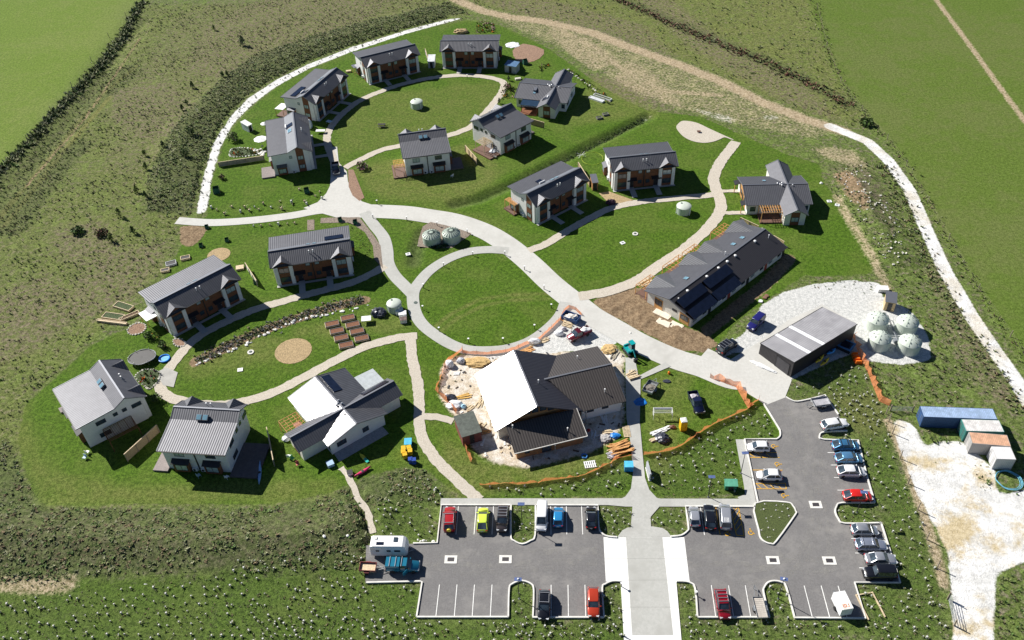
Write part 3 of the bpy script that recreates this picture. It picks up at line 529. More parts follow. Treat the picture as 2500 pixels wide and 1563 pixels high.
def duplex(name, par, label, bays='long', ends=(1, 1), extras=(), group='two-storey timber and white houses'):
    x, y, a, L, uf, zf, zr, ub, zb, ue, ze = par
    q = dict(uf=uf, zf=zf, zr=zr, ub=ub, zb=zb, ue=ue, ze=ze); t = thing(name, label, 'house', (x, y), R(a), group)
    h = L/2; xw = h-.42; yf = uf+1.0; yr = ue-.65; T = .13; e = lambda yy: zrise(q, yy)-T-.02
    MB().xsec([(yf, 0), (yr, 0), (yr, e(yr)), (ub, e(ub)), (0, e(0)), (yf, e(yf))], -xw, xw).build('wall', WHITE, t)
    rf = MB()
    rf.slab([(-h, uf, zf), (h, uf, zf), (h, 0, zr), (-h, 0, zr)], T); rf.slab([(-h, ub, zb), (h, ub, zb), (h, ue, ze), (-h, ue, ze)], T)
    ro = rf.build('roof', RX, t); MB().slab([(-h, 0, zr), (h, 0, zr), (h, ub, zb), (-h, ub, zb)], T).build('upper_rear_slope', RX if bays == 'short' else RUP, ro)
    fl = MB()
    for s in (-1, 1):
        for (p0, p1) in (((uf, zf), (0, zr)), ((0, zr), (ub, zb)), ((ub, zb), (ue, ze))): fl.beam((s*(h+.01), p0[0], p0[1]-.05), (s*(h+.01), p1[0], p1[1]-.05), .07, .2)
    fl.beam((-h, 0, zr+.03), (h, 0, zr+.03), .3, .06); fl.build('ridge_and_barge_flashing', FLASH, ro)
    MB().beam((-h, uf-.07, zf-.1), (h, uf-.07, zf-.1), .13, .12).build('gutter', DARK, ro); MB().beam((-h, ue+.07, ze-.1), (h, ue+.07, ze-.1), .13, .12).build('gutter', DARK, ro)
    # front: timber wall between white bay columns
    yb = uf+.32; bw = 3.75 if bays == 'long' else 3.0
    MB().box(-xw+bw, yf-.05, 0, xw-bw, yf-.002, e(yf)-.05).build('timber_wall', TIMB, t)
    for s in (-1, 1):
        x0, x1 = sorted((s*(h-.65), s*(h-.65-bw))); zg = zf+1.25; xc = (x0+x1)/2; zc = zf-.12
        bo = MB().box(x0+.7, yb+.12, 0, x1-.7, yf-.05, zc).xsec([(0, 0)], 0, 0).build('bay', TIMB, t) if False else MB().box(x0+.7, yb+.12, 0, x1-.7, yf-.05, zc).build('bay', TIMB, t)
        for cx in (x0, x1-.75): MB().box(cx, yb, 0, cx+.75, yf-.052, zc+.02).build('white_column', WHITE, t)
        MB().add([(x0+.3, yb+.1, zc), (x1-.3, yb+.1, zc), (xc, yb+.1, zg-.15), (x0+.3, yb+.3, zc), (x1-.3, yb+.3, zc), (xc, yb+.3, zg-.15)], [(0, 1, 2), (5, 4, 3), (0, 3, 4, 1), (1, 4, 5, 2), (2, 5, 3, 0)]).build('gable', TIMB, bo)
        yi = uf*(zr-zg)/(zr-zf); g = MB(); hw = bw/2+.25
        g.slab([(xc-hw, uf-.12, zf-.02), (xc, uf-.12, zg), (xc, yi, zg)], .09); g.slab([(xc+hw, uf-.12, zf-.02), (xc, uf-.12, zg), (xc, yi, zg)], .09)
        g.build('gable_roof', RY, ro)
        wz = x1-x0-1.75
        window(bo, xc, yb+.11, 3.05, wz, 1.25, blind=s > 0); window(bo, xc, yb+.11, .75, wz, 1.3)
    w0 = .95
    for s in (-1, 1):
        if bays == 'long':
            window(t, s*w0, yf-.06, 3.7, .95, .95, mull=0, blind=True); window(t, s*w0, yf-.06, 1.0, .95, .95, mull=0)
        dx = s*(2.9 if bays == 'long' else 1.5); cn = MB().slab([(dx-1.15, yf-1.0, 2.35), (dx+1.15, yf-1.0, 2.35), (dx+1.15, yf-.05, 2.75), (dx-1.15, yf-.05, 2.75)], .12).build('door_canopy', DARK, t)
        do = MB().box(dx-.5, yf-.1, 0, dx+.5, yf-.05, 2.1).build('door', DARK, t); MB().box(dx+.3, yf-.16, 1.0, dx+.42, yf-.1, 1.06).build('handle', ALU, do)
    MB().box(-.09, yf-.2, 0, .09, yf-.06, zf-.1).build('downpipe', DARK, t)
    for s in (-1, 1): vent(t, s*.4+.2, uf*.45, zrise(q, uf*.45)-.02)
    # end walls: timber strip with stacked windows, box bay, small window
    for s, on_ in zip((-1, 1), ends):
        if not on_: continue
        X = s*xw; fc = R(-90) if s < 0 else R(90)
        def ebox(a0, a1, z0, z1, d, nm, mat, par_=t): return MB().box(min(X, X+s*d), a0, z0, max(X, X+s*d), a1, z1).build(nm, mat, par_)
        if on_ == 1:
            st_ = MB().xsec([(-1.2, 0), (.6, 0), (.6, e(.6)-.05), (0, e(0)-.05), (-1.2, e(-1.2)-.05)], min(X, X+s*.05), max(X, X+s*.05)).build('timber_strip', TIMB if s > 0 else ORG if name == 'x' else TIMB, t)
            window(st_, X+s*.06, -.3, 3.35, 1.35, 1.05, fc, True); window(st_, X+s*.06, -.3, .9, 1.35, 1.05, fc, True)
            window(t, X, 2.0, 4.0, .7, .75, fc, mull=0, blind=True)
            bx = ebox(3.4, 5.6, .25, 2.35, .75, 'box_bay', TIMB); window(bx, X+s*.75, 4.5, .75, 1.75, 1.2, fc, True)
            MB().slab([(X, 3.25, 2.8), (X, 5.75, 2.8), (X+s*.95, 5.75, 2.4), (X+s*.95, 3.25, 2.4)], .1).build('bay_canopy', RY if s < 0 else DARK, bx)
            heatpump(t, X, 1.9, fc)
        else:
            for yy, ww in ((4.9, 1.7), (2.3, .8), (.7, .8), (-1.4, 1.7)): window(t, X, yy, 4.0 if ww < 1 else 3.75, ww, .75 if ww < 1 else .9, fc, mull=0 if ww < 1 else 1)
            window(t, X, 5.0, .9, 1.9, 1.0, fc)
    # rear
    n = 1 if bays == 'short' else 2
    for s in (-1, 1):
        xx = s*(2.7 if bays == 'short' else 4.3); window(t, xx, yr, 3.35, 1.7, 1.15, R(180), blind=s > 0)
        xb = xx; bx = MB().box(xb-1.35, yr, .2, xb+1.35, yr+.7, 2.3).build('box_bay', TIMB, t); window(bx, xb, yr+.7, .6, 2.1, 1.35, R(180), True)
        MB().slab([(xb-1.55, yr, 2.8), (xb+1.55, yr, 2.8), (xb+1.55, yr+1.0, 2.35), (xb-1.55, yr+1.0, 2.35)], .1).build('bay_canopy', DARK, bx)
        heatpump(t, s*.75, yr, R(180))
    MB().box(-.1, yr, 0, .1, yr+.1, ze-.2).build('downpipe', DARK, t)
    su = math.atan2(zb-zr, ub); sw = math.atan2(ze-zb, ue-ub)
    for ex in extras:
        k = ex[0]
        if k == 'sky':      # on the upper rear slope
            for xx in ex[1]: skylight(t, (xx, ub*.55, zrise(q, ub*.55)), 0, (.85, 1.15), su, name='skylight')
        elif k == 'solarheater':
            for xx in ex[1]: skylight(t, (xx, ub*.8, zrise(q, ub*.8)+.12), 0, (.95, 1.0), su, roof=.35, name='skylight')
        elif k == 'tubes':  # white tank plus dark collector
            xx = ex[1]; p = MB().box(-.75, -.9, 0, .75, .9, .1).build('solar_collector', SOLAR, t, loc=(xx, ex[2], zrise(q, ex[2])+.05)); p.rotation_euler = (su if 0 < ex[2] < ub else (sw if ex[2] > ub else math.atan2(zr-zf, -uf)), 0, 0)
            MB().tube((-.8, ex[3], .25), (.8, ex[3], .25), .22, n=10).build('water_cylinder', PLW, p, smooth=False)
        elif k == 'pv':
            x0, x1, y0, y1 = ex[1:]; p = MB().box(x0, 0, 0, x1, y1-y0, .07).build('solar_array', SOLAR, t, loc=(0, y0, zrise(q, y0)+.1)); p.rotation_euler = (sw if y0 >= ub-.2 else su, 0, 0)
        elif k == 'deck':
            x0, x1, y0, y1 = ex[1:5]; MB().box(x0, y0, .0, x1, y1, .32).build('deck', ex[5] if len(ex) > 5 else DECK, t)
        elif k == 'perg':
            x0, x1, y0, y1 = ex[1:5]; pergola_mb(x1-x0, y1-y0, 2.5, ex[6] if len(ex) > 6 else 8, 5).build('pergola', ex[5] if len(ex) > 5 else ORG, t, loc=(x0, y0, 0))
        elif k == 'roofpatio':
            x0, x1, y0, y1 = ex[1:5]; mb = MB().slab([(x0, y0, 2.5), (x1, y0, 2.5), (x1, y1, 2.35), (x0, y1, 2.35)], .08); o = mb.build('patio_roof', ex[5] if len(ex) > 5 else PLW, t); MB().box(x0+.1, y0+.1, 0, x0+.2, y0+.2, 2.4).box(x0+.1, y1-.2, 0, x0+.2, y1-.1, 2.3).box(x1-.2, y1-.2, 0, x1-.1, y1-.1, 2.3).box(x1-.2, y0+.1, 0, x1-.1, y0+.2, 2.4).build('post', ORG, o)
    # short concrete paths from the doors
    if bays == 'long':
        for s in (-1, 1):
            Rm = Matrix.Rotation(R(a), 2); c = Vector((x, y)); stroke('pavement', [c+Rm @ Vector((s*2.9, yf-.1)), c+Rm @ Vector((s*2.9, yf-4.3))], 1.3, FOOT, 1, kp=False)
        Rm = Matrix.Rotation(R(a), 2); c = Vector((x, y)); stroke('pavement', [c+Rm @ Vector((-xw, yf-.9)), c+Rm @ Vector((xw, yf-.9))], .7, FOOT, 1, kp=False)
    keep([Vector((x, y))+Matrix.Rotation(R(a), 2) @ Vector(v) for v in ((-xw, uf), (xw, uf), (xw, yr+1), (-xw, yr+1))])
    return t
duplex('duplex_house', (-23.94, 242.65, -2.0, 16.87, -3.43, 5.22, 7.0, 2.2, 6.0, 6.3, 5.9), 'topmost timber and white house, level dark roof, between small grey shed and bark garden', extras=[('sky', (-4, 3.0)), ])
duplex('duplex_house', (-46.85, 236.81, 28.85, 16.7, -3.55, 5.25, 7.09, 2.4, 6.0, 7.3, 5.6), 'second house from the top along the white gravel strip, left of the small grey shed', extras=[('sky', (0.2, 1.4)), ('roofpatio', -9.6, -8.2, 4, 6.5, FLASH)])
duplex('duplex_house', (-62.81, 218.35, 69.63, 17.54, -3.45, 5.22, 7.12, 2.4, 6.0, 7.17, 5.7), 'steeply angled house by the white gravel strip with long dark solar array on roof', extras=[('pv', -7.8, -2.3, 3.2, 4.7), ('tubes', -5.6, 1.3, .9), ('sky', (1.5, 2.8)), ('roofpatio', -9.7, -6.4, 6.6, 9.3), ('deck', -9.6, -6.3, 6.6, 9.3)])
duplex('duplex_house', (-64.13, 193.01, 105.42, 18.14, -3.39, 5.28, 7.1, 2.5, 5.95, 7.18, 5.7), 'end-on house with white umbrella and flower garden on its left and grey corner deck', extras=[('sky', (.2, 1.0)), ('tubes', 3.2, 1.3, .9), ('deck', -9.4, -4.5, 6.6, 9.8, GDECK)])
duplex('duplex_house', (.15, 168.15, 40.67, 15.96, -3.15, 5.2, 7.14, 2.2, 6.02, 6.78, 5.75), 'house just right of the curving main road, orange pergola at its left rear corner', extras=[('sky', (.5, 1.8)), ('tubes', -1.6, 2.9, -.7), ('perg', -8.9, -7.6, 3.4, 6.8), ('deck', -9.2, -7.4, 3.2, 7.0)])
duplex('duplex_house', (20.73, 178.62, 8.93, 15.61, -3.47, 5.3, 7.1, 2.2, 5.95, 7.0, 5.65), 'timber house with straw mulch by its corner and a wooden shed to its left', extras=[('sky', (0.1, 1.3))])
duplex('duplex_house', (-50.61, 144.87, 13.96, 16.87, -3.3, 5.23, 7.1, 2.1, 6.05, 7.0, 5.65), 'timber house just below the west road, dark panel near right end of its roof', extras=[('sky', (-.3, 1.0)), ('pv', 3.2, 7.0, 2.2, 3.6)])
duplex('duplex_house', (-71.41, 132.61, 45.52, 16.81, -3.42, 5.27, 7.18, 2.1, 6.02, 7.5, 5.55), 'leftmost timber house, white porch roof at its side and timber raised beds nearby', extras=[('sky', (-.4, 1.0)), ('roofpatio', -10.4, -8.1, 2.0, 5.6)])
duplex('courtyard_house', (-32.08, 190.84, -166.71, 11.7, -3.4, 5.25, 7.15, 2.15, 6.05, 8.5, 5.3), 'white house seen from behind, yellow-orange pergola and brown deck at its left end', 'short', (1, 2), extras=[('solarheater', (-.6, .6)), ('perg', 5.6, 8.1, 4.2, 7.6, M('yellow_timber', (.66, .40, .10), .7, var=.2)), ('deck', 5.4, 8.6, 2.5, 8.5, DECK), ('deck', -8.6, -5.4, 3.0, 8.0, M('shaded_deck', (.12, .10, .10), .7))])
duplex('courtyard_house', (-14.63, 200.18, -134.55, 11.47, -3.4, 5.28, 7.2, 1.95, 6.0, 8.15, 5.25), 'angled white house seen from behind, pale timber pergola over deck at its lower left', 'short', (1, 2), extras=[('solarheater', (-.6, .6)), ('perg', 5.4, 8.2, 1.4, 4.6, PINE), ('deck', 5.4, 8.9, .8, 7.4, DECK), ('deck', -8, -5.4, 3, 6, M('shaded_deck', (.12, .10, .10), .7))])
duplex('courtyard_house', (-77.86, 106.22, 130.7, 12.32, -3.39, 5.26, 7.14, 2.1, 5.98, 8.8, 5.6), 'bottom-left house with bright silvery roof and dark pergola in the shade of its wall', 'short', (2, 1), extras=[('solarheater', (.2, 1.4)), ('perg', -9.4, -6.0, .2, 5.2, TIMB, 12), ('deck', 5.8, 7.2, 5, 9.5, GDECK)])
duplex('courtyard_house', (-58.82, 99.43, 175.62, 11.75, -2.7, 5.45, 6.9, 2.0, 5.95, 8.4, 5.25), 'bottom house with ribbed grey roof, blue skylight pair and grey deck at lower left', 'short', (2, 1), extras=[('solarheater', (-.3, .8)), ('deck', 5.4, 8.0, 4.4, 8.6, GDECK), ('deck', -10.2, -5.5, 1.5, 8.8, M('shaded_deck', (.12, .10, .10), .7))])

RX2 = M('roof_steel_bright', (.19, .19, .20), .40, .72, .12, .8, ribs='X', per=.45, spec=.6, ribcol=.35)
def cross_house(x, y, a, label, flip=1, kind=0):
    """short arm of the wide gable along +x"""
    t = thing('cross_gable_house', label, 'house', (x, y), R(a), 'single-storey cross-gable houses'); T = .12
    XA, XB, W, N, Wn, ze, zm = -10., 4.55, 5.85, 10.25, 2.65, 2.8, 4.38
    s1 = (zm-ze)/W; s2 = (zm-ze-.08)/Wn
    zw = lambda yy: zm-abs(yy)*s1-T-.02; zn = lambda xx: zm-abs(xx)*s2-T-.02
    w1 = W-.55; w2 = Wn-.4; MB().xsec([(-w1, 0), (w1, 0), (w1, zw(w1)), (0, zw(0)), (-w1, zw(w1))], XA+.5, XB-.4).build('wall', WHITE, t)
    prof = [(-w2, 0), (w2, 0), (w2, zn(w2)), (0, zn(0)), (-w2, zn(w2))]; n0, n1 = -N+.6, N-.6
    MB().add([(p, n0, q) for p, q in prof]+[(p, n1, q) for p, q in prof], [(0, 1, 2, 3, 4)[::-1], (5, 6, 7, 8, 9)]+[(i, 5+i, 5+(i+1) % 5, (i+1) % 5)[::-1] for i in range(5)]).build('wing_wall', CREAM, t)
    r1 = MB().slab([(XA, -W, ze), (XB, -W, ze), (XB, 0, zm), (XA, 0, zm)], T).slab([(XA, W, ze), (XB, W, ze), (XB, 0, zm), (XA, 0, zm)], T).build('roof', RX if kind != 2 else RX2, t)
    r2 = MB().slab([(-Wn, -N, ze+.1), (-Wn, N, ze+.1), (0, N, zm+.015), (0, -N, zm+.015)], T).slab([(Wn, -N, ze+.1), (Wn, N, ze+.1), (0, N, zm+.015), (0, -N, zm+.015)], T).build('wing_roof', RY, t)
    f = MB().beam((XA, 0, zm+.05), (XB, 0, zm+.05), .28, .05).beam((0, -N, zm+.07), (0, N, zm+.07), .28, .05)
    for xx in (XA, XB):
        for s in (-1, 1): f.beam((xx, s*W, ze-.04), (xx, 0, zm-.04), .08, .2)
    for yy in (-N, N):
        for s in (-1, 1): f.beam((s*Wn, yy, ze+.06), (0, yy, zm-.02), .08, .2)
    f.build('ridge_and_barge_flashing', FLASH, r1)
    for yy, fc, s in ((-N+.6, 0, -1), (N-.6, R(180), 1)):
        g = MB().box(-.95, min(yy, yy+s*.04), 0, .95, max(yy, yy+s*.04), 3.35).build('timber_panel', TIMB, t); window(g, 0, yy+s*.05, .9, 1.6, 1.2, fc, True)
        if kind != 2: pass
    for s in (-1, 1):
        fc = 0 if s < 0 else R(180)
        for xx in (-8.3, -5.3): window(t, xx, s*w1, .85, 1.2, 1.2, fc, mull=0)
        window(t, 3.4, s*w1, .9, .9, 1.2, fc, mull=0)
    X = XA+.5; g = MB().box(X-.05, -3.2, 0, X, 3.2, 2.9).build('timber_panel', M('honey_timber', (.50, .26, .09), .7, var=.2, ribs='Z', per=.2) if kind == 0 else TIMB if kind != 2 else CREAM, t)
    window(g, X-.06, -1.9, .9, 1.3, 1.1, R(-90)); window(g, X-.06, 1.6, .9, 1.3, 1.1, R(-90))
    do = MB().box(X-.1, -.5, 0, X-.05, .5, 2.1).build('door', DARK, t); MB().box(X-.16, .25, 1, X-.1, .38, 1.06).build('handle', ALU, do)
    window(t, XB-.4, 1.5, 1.0, 1.2, 1.1, R(90)); window(t, XB-.4, -3.2, 1.0, 1.8, 1.1, R(90))
    vent(t, 1.0, -.5, zm-.3, .4)
    for dx, dy in ((-.9, .4), (-1.4, -.1), (-1.1, -.5), (-1.9, .3)): MB().tube((0, 0, 0), (0, 0, .3), .14, .14, 10).tube((0, 0, .3), (0, 0, .42), .24, .1, 10).build('turbine_vent', ALU, t, loc=(dx-.2, dy, zm-.15))
    return t, s1, s2, ze, zm
th, s1, s2, ze, zm = cross_house(52.57, 169.7, .97, 'cross-shaped grey-roofed house on the right lawn with orange pergola in its front corner')
skylight(th, (-4.6, 2.6, zm-2.6*s1), 0, (.8, .9), -math.atan(s1))
pergola_mb(4.4, 3.2, 2.5, 9, 4).build('pergola', ORG, th, loc=(-7.0, -8.6, .1)); MB().box(-7.2, -8.9, 0, -2.4, -5.4, .3).build('deck', DECK, th)
for yy in (4.2, -4.2): MB().slab([(-10.9, yy-.9, 2.3), (-10.9, yy+.9, 2.3), (-9.5, yy+.9, 2.7), (-9.5, yy-.9, 2.7)], .1).build('porch_roof', DARK, th); MB().box(-10.8, yy-.7, 0, -10.65, yy-.55, 2.3).build('porch_post', ORG, th)
th, *_ = cross_house(.76, 218.7, -14.35, 'cross-shaped house near the bark garden with blue-black porch roof and reddish deck', kind=1)
skylight(th, (-5.0, -3.2, zm-3.2*s1), 0, (.8, .9), math.atan(s1)); MB().box(-5.4, -3.0, zm-3.0*s1, -4.6, -1.1, zm-1.1*s1+.03).build('flashing_panel', FLASH, th)
MB().slab([(-7.6, -8.4, 2.35), (-2.9, -8.4, 2.35), (-2.9, -5.2, 2.75), (-7.6, -5.2, 2.75)], .08).build('porch_roof', M('tinted_porch_roof', (.025, .05, .09), .2), th); MB().box(-7.4, -8.3, 0, -7.25, -8.15, 2.3).box(-3.2, -8.3, 0, -3.05, -8.15, 2.3).build('porch_post', TIMB, th); MB().box(-7.6, -9.4, 0, -3, -5.3, .25).build('deck', TIMB, th)
o = skylight(th, (-1.25, -6.2, zm-1.25*s2+.05), 0, (1.7, 1.5), 0, 0, lit=False, name='solar_collector'); o.rotation_euler = (0, -math.atan(s2), 0); MB().tube((.9, -.7, .2), (.9, .7, .2), .2, n=10).build('water_cylinder', PLW, o)
th, *_ = cross_house(-36.26, 101.72, -50.1, 'cross-shaped house with half its roof silvery white and a clear slatted canopy', kind=2)
p = MB().box(-9.4, 0, 0, -4.6, 1.7, .08).build('solar_array', SOLAR, th, loc=(0, .7, zm-.7*s1+.06)); p.rotation_euler = (-math.atan(s1), 0, 0)
CLR = M('clear_roofing', (.62, .66, .70), .25, 0, .1, trans=.35)
MB().slab([(-6.9, 5.7, 2.7), (-2.9, 5.7, 2.7), (-2.9, 9.8, 2.5), (-6.9, 9.8, 2.5)], .04).build('clear_canopy', CLR, th)
mb = MB()
for i in range(8): mb.beam((-6.9+i*.571, 5.7, 2.62), (-6.9+i*.571, 9.8, 2.42), .05, .1)
for i in range(5): mb.beam((-6.9, 5.75+i*1.0, 2.58-i*.05), (-2.9, 5.75+i*1.0, 2.58-i*.05), .05, .08)
mb.box(-6.9, 9.7, 0, -6.8, 9.8, 2.4).box(-3, 9.7, 0, -2.9, 9.8, 2.4).build('canopy_frame', PLW, th)
pergola_mb(5.0, 3.4, 2.4, 8, 5).build('pergola', ORG, th, loc=(-6.2, -9.6, .05)); MB().box(-3.3, -9.8, 0, -.9-.2, -6.0, .2).build('deck', M('red_deck', (.34, .16, .12), .8), th) if False else MB().box(-6.2, -7.4, 0, -2.9, -6.0, .2).build('deck', M('red_deck', (.34, .16, .12), .8), th)
o = MB().box(-.75, -2.6, 0, .75, 2.6, .08).build('solar_array', SOLAR, th); o.location = (-1.25, 7.0, zm-1.25*s2+.08); o.rotation_euler = (0, -math.atan(s2), 0)
MB().prism([(4.1, -5), (6.3, -5.2), (6.3, 4.6), (4.1, 4.6)], 0, .06).build('patio', M('patio_paving', (.34, .34, .36), .8, var=.2, scale=3), th)

# terrace of small units
t = thing('terrace_house', 'long single-storey terrace with four corrugated gables, orange pergolas and tilted solar racks', 'house', (22.19, 130.21), R(45.32))
L, WF, ZF, WR, ZR, ZM = 31.8, 5.93, 2.5, 6.03, 2.97, 4.33
MB().xsec([(-WF+.6, 0), (WR-.6, 0), (WR-.6, 2.9), (0, ZM-.15), (-WF+.6, 2.55)], .45, L-.45).build('wall', CREAM, t)
ro = MB().slab([(0, -WF, ZF), (L, -WF, ZF), (L, 0, ZM), (0, 0, ZM)], .12).build('roof', M('terrace_roof_shaded', (.035, .034, .040), .5, 0, .08, ribs='X', spec=.4), t)  # front slope turned from the sun: its shade is put into a darker steel
MB().slab([(0, 0, ZM), (L, 0, ZM), (L, WR, ZR), (0, WR, ZR)], .12).build('rear_slope', RX, ro)
MB().beam((0, 0, ZM+.03), (L, 0, ZM+.03), .35, .06).beam((-.02, -WF, ZF-.05), (-.02, 0, ZM-.05), .08, .2).beam((-.02, WR, ZR-.05), (-.02, 0, ZM-.05), .08, .2).beam((L+.02, -WF, ZF-.05), (L+.02, 0, ZM-.05), .08, .2).build('ridge_and_barge_flashing', FLASH, ro)
GB = M('corrugated_gable', (.20, .205, .22), .45, .3, .1, ribs='X', per=.38, ribcol=.5)
for c in (4.2, 14.3, 19.85, 30.0-.2):
    g = MB(); hw = 3.5; pz_ = 4.05
    for s in (-1, 1): g.slab([(c+s*hw, WR+.35, ZR-.02), (c, WR+.55, pz_), (c, 1.45, pz_-.06)], .07)
    go = g.build('gable_roof', GB, ro)
    MB().add([(c-hw+.2, WR+.1, ZR-.1), (c+hw-.2, WR+.1, ZR-.1), (c, WR+.1, pz_-.15), (c-hw+.2, WR-.1, ZR-.1), (c+hw-.2, WR-.1, ZR-.1), (c, WR-.1, pz_-.15)], [(0, 1, 2)[::-1], (5, 4, 3)[::-1], (0, 3, 4, 1), (1, 4, 5, 2), (2, 5, 3, 0)]).build('gable', CREAM, go)
for c, w_ in ((3.0, 4.4), (11.8, 5.2), (17.6, 4.0), (27.6, 4.6)): pergola_mb(w_, 2.6, 2.3, 6, 4).build('pergola', ORG, t, loc=(c-w_/2, WR+.2, 0)); MB().box(c-w_/2-.2, WR-.55, 0, c+w_/2+.2, WR+2.8, .14).build('deck', DECK, t)
sl_ = math.atan2(ZM-ZF, WF); sr_ = math.atan2(ZR-ZM, WR)
for x_ in (7.7, 23.3, 26.4): skylight(t, (x_, 1.85, ZM-1.85*.225), 0, (1.0, .95), sr_)
for x_ in (4.56, 10.7, 14.5, 17.4, 20.1, 26.9): MB().tube((0, 0, -.1), (0, 0, .2), .2, n=12).lathe([(.3, .2), (.28, .32), (.15, .4), (0.02, .42)], 12, cap=False).build('turbine_vent', PLW, t, loc=(x_, -.95, ZM-.95*.309))
for x_, y_ in ((1.1, -1.4), (30.3, -2.0), (19.0, .8)): vent(t, x_, y_, ZM-abs(y_)*.27, .7)
for (x0, x1, y0) in ((.2, 7.8, -1.5), (8.4, 16, -1.5), (-.1, 7.2, -4.4), (7.5, 15, -4.4)):
    zb_ = ZM+(y0)*.309; o = MB().box(x0, -2.15, 0, x1, 0, .06).build('solar_array', SOLAR, t, loc=(0, y0-.05, zb_+.85)); o.rotation_euler = (math.atan2(.75, 2.2)+sl_*.2, 0, 0)
    MB().add([(x0, 0, 0), (x1, 0, 0), (x1, .28, -.95), (x0, .28, -.95)], [(0, 1, 2, 3)]).build('rack_back', DARK, o).rotation_euler = (-R(18), 0, 0)
g = MB().box(.36, 1.6, 0, .43, 3.6, 2.6).build('timber_panel', ORG, t); window(g, .35, 2.6, 1.0, 1.7, 1.3, R(-90))
g = MB().box(.36, -4.9, 0, .43, -2.6, 2.4).build('timber_panel', ORG, t); window(g, .35, -3.75, 1.0, 1.9, 1.1, R(-90)); window(t, .45, -1.3, 1.7, 1.1, .5, R(-90))
for i in range(10):
    x_ = 1.6+i*3.15; window(t, x_, -WF+.6, .9, 1.2, 1.1, 0, blind=i % 2 == 0)
    if i % 2: MB().box(x_+1.1, -WF+.55, 0, x_+2.0, -WF+.6, 2.1).build('door', DARK if i % 4 == 1 else M('red_door', (.35, .05, .03)), t)

# community hall under construction
t = thing('community_hall', 'large half-built hall with a glaring white roof slope, timber gable and dark lean-to', 'hall', (-2.81, 99.89), 1.879-math.pi/2)
Ld, WL, ZL, WE, ZE, ZM2 = 14.3, 7.49, 3.02, 8.08, 3.05, 6.884      # local x = right, y = away
HR = M('hall_roof', (.085, .083, .092), .26, .55, .08, ribs='Y', per=.5, ribcol=.15); HB = M('brown_roof_x', (.075, .066, .062), .45, 0, .08, ribs='X', per=.45, ribcol=.5)
ro = MB().slab([(-WL, 0, ZL), (-WL, Ld, ZL), (0, Ld, ZM2), (0, 0, ZM2)], .15).build('roof', HR, t)
MB().slab([(WE, 0, ZE), (WE, Ld, ZE), (0, Ld, ZM2), (0, 0, ZM2)], .15).build('east_slope', M('hall_roof_shaded', (.038, .038, .050), .5, 0, .08, ribs='Y', spec=.4), ro)  # same roof, side away from the sun: shade painted as a darker, bluer colour
wy, wr_, zw_ = 7.18, 7.25, 5.26
MB().slab([(4.0, wy, zw_), (15.95, wy, zw_), (15.95, wy-wr_, 2.99), (WE-.02, wy-wr_, 2.99)], .13).slab([(3.4+.6, wy, zw_), (15.95, wy, zw_), (15.95, wy+wr_, 3.03), (WE, wy+wr_, 3.03)], .13).build('wing_roof', HB, ro)
MB().beam((0, -.05, ZM2+.03), (0, Ld, ZM2+.03), .3, .06).beam((3.4, wy, zw_+.03), (15.95, wy, zw_+.03), .3, .06).build('ridge_flashing', FLASH, ro)
def yext(prof, y0, y1): n = len(prof); return MB().add([(p, y0, q) for p, q in prof]+[(p, y1, q) for p, q in prof], [tuple(range(n))[::-1], tuple(range(n, 2*n))]+[(i, n+i, n+(i+1) % n, (i+1) % n)[::-1] for i in range(n)])
yext([(-WL+.8, 0), (WE-.8, 0), (WE-.8, ZE+.1), (0, ZM2-.3), (-WL+.8, ZL+.1)], .9, Ld-.5).build('wall', M('primed_board', (.50, .48, .43), .8, var=.12), t)
g = yext([(-WL+1.0, 2.9), (WE-1.0, 2.9), (0, ZM2-.3)], .82, .9).build('timber_gable', M('cedar', (.33, .17, .07), .7, var=.3, ribs='Z', per=.2), t)
for x_ in (-3.0, -1.6, -.2, 1.2, 2.6): window(g, x_, .8, 4.3 if abs(x_) > 2 else 4.6, 1.15, .8 if abs(x_) > 2 else 1.1, mull=0)
for y_ in (2.5, 6, 10): window(t, -WL+.8, y_, .9, 2.0, 1.6, R(-90))
yext([(8.1, 0), (15.3, 0), (15.3, 2.85), (8.1, 2.85)], wy-wr_+.7, wy+wr_-.7).build('wing_wall', WHITE, t)
MB().xsec([(wy-6.5, 2.85), (wy+6.5, 2.85), (wy, zw_-.2)], 15.2, 15.3).build('wing_gable', M('primed_board', (.5, .48, .43)), t)
for x_, w_ in ((9.5, 1.6), (12.4, 1.2)): window(t, x_, wy-wr_+.7, 1.6, w_, .9)
for x_ in (8.6, 15.0): MB().beam((x_, -.2, 0), (x_, -.2, 2.9), .16).build('verandah_post', ALU, t)
# lean-to in front of the gable
lean = MB().slab([(-5.55, -5.0, 2.35), (7.15, -5.0, 2.35), (7.0, .2, 3.9), (-5.6, .2, 3.9)], .12).build('lean_to_roof', HB, t)
le = MB(); pt = [(-5.55, -5, 2.33), (7.15, -5, 2.33)]; le.beam(*pt, .1, .16).beam((7.15, -5, 2.33), (7.0, .2, 3.88), .08, .18).build('barge_board', KERB, lean)
yext([(-5.0, 0), (6.6, 0), (6.6, 2.45), (-5.0, 2.45)], -4.3, .9).build('lean_to_wall', M('cedar', (.33, .17, .07)), t)
window(t, -3.2, -4.3, .9, .9, 1.0, mull=0); window(t, .2, -4.3, .1, 1.6, 2.0); window(t, 3.4, -4.3, 1.5, 1.2, .5); window(t, 5.2, -4.3, 1.5, 1.2, .5)
MB().beam((1.4, -5.2, 0), (1.4, -5.2, 2.3), .14).build('verandah_post', ALU, t)
for x_, y_, z_ in ((2.0, 6.0, 5.9), (12.9, 2.4, 3.75), (11.0, 11.5, 3.9), (4.2, -3.3, 2.8), (-4.6, -.6, 3.6)): vent(t, x_, y_, z_, .7)
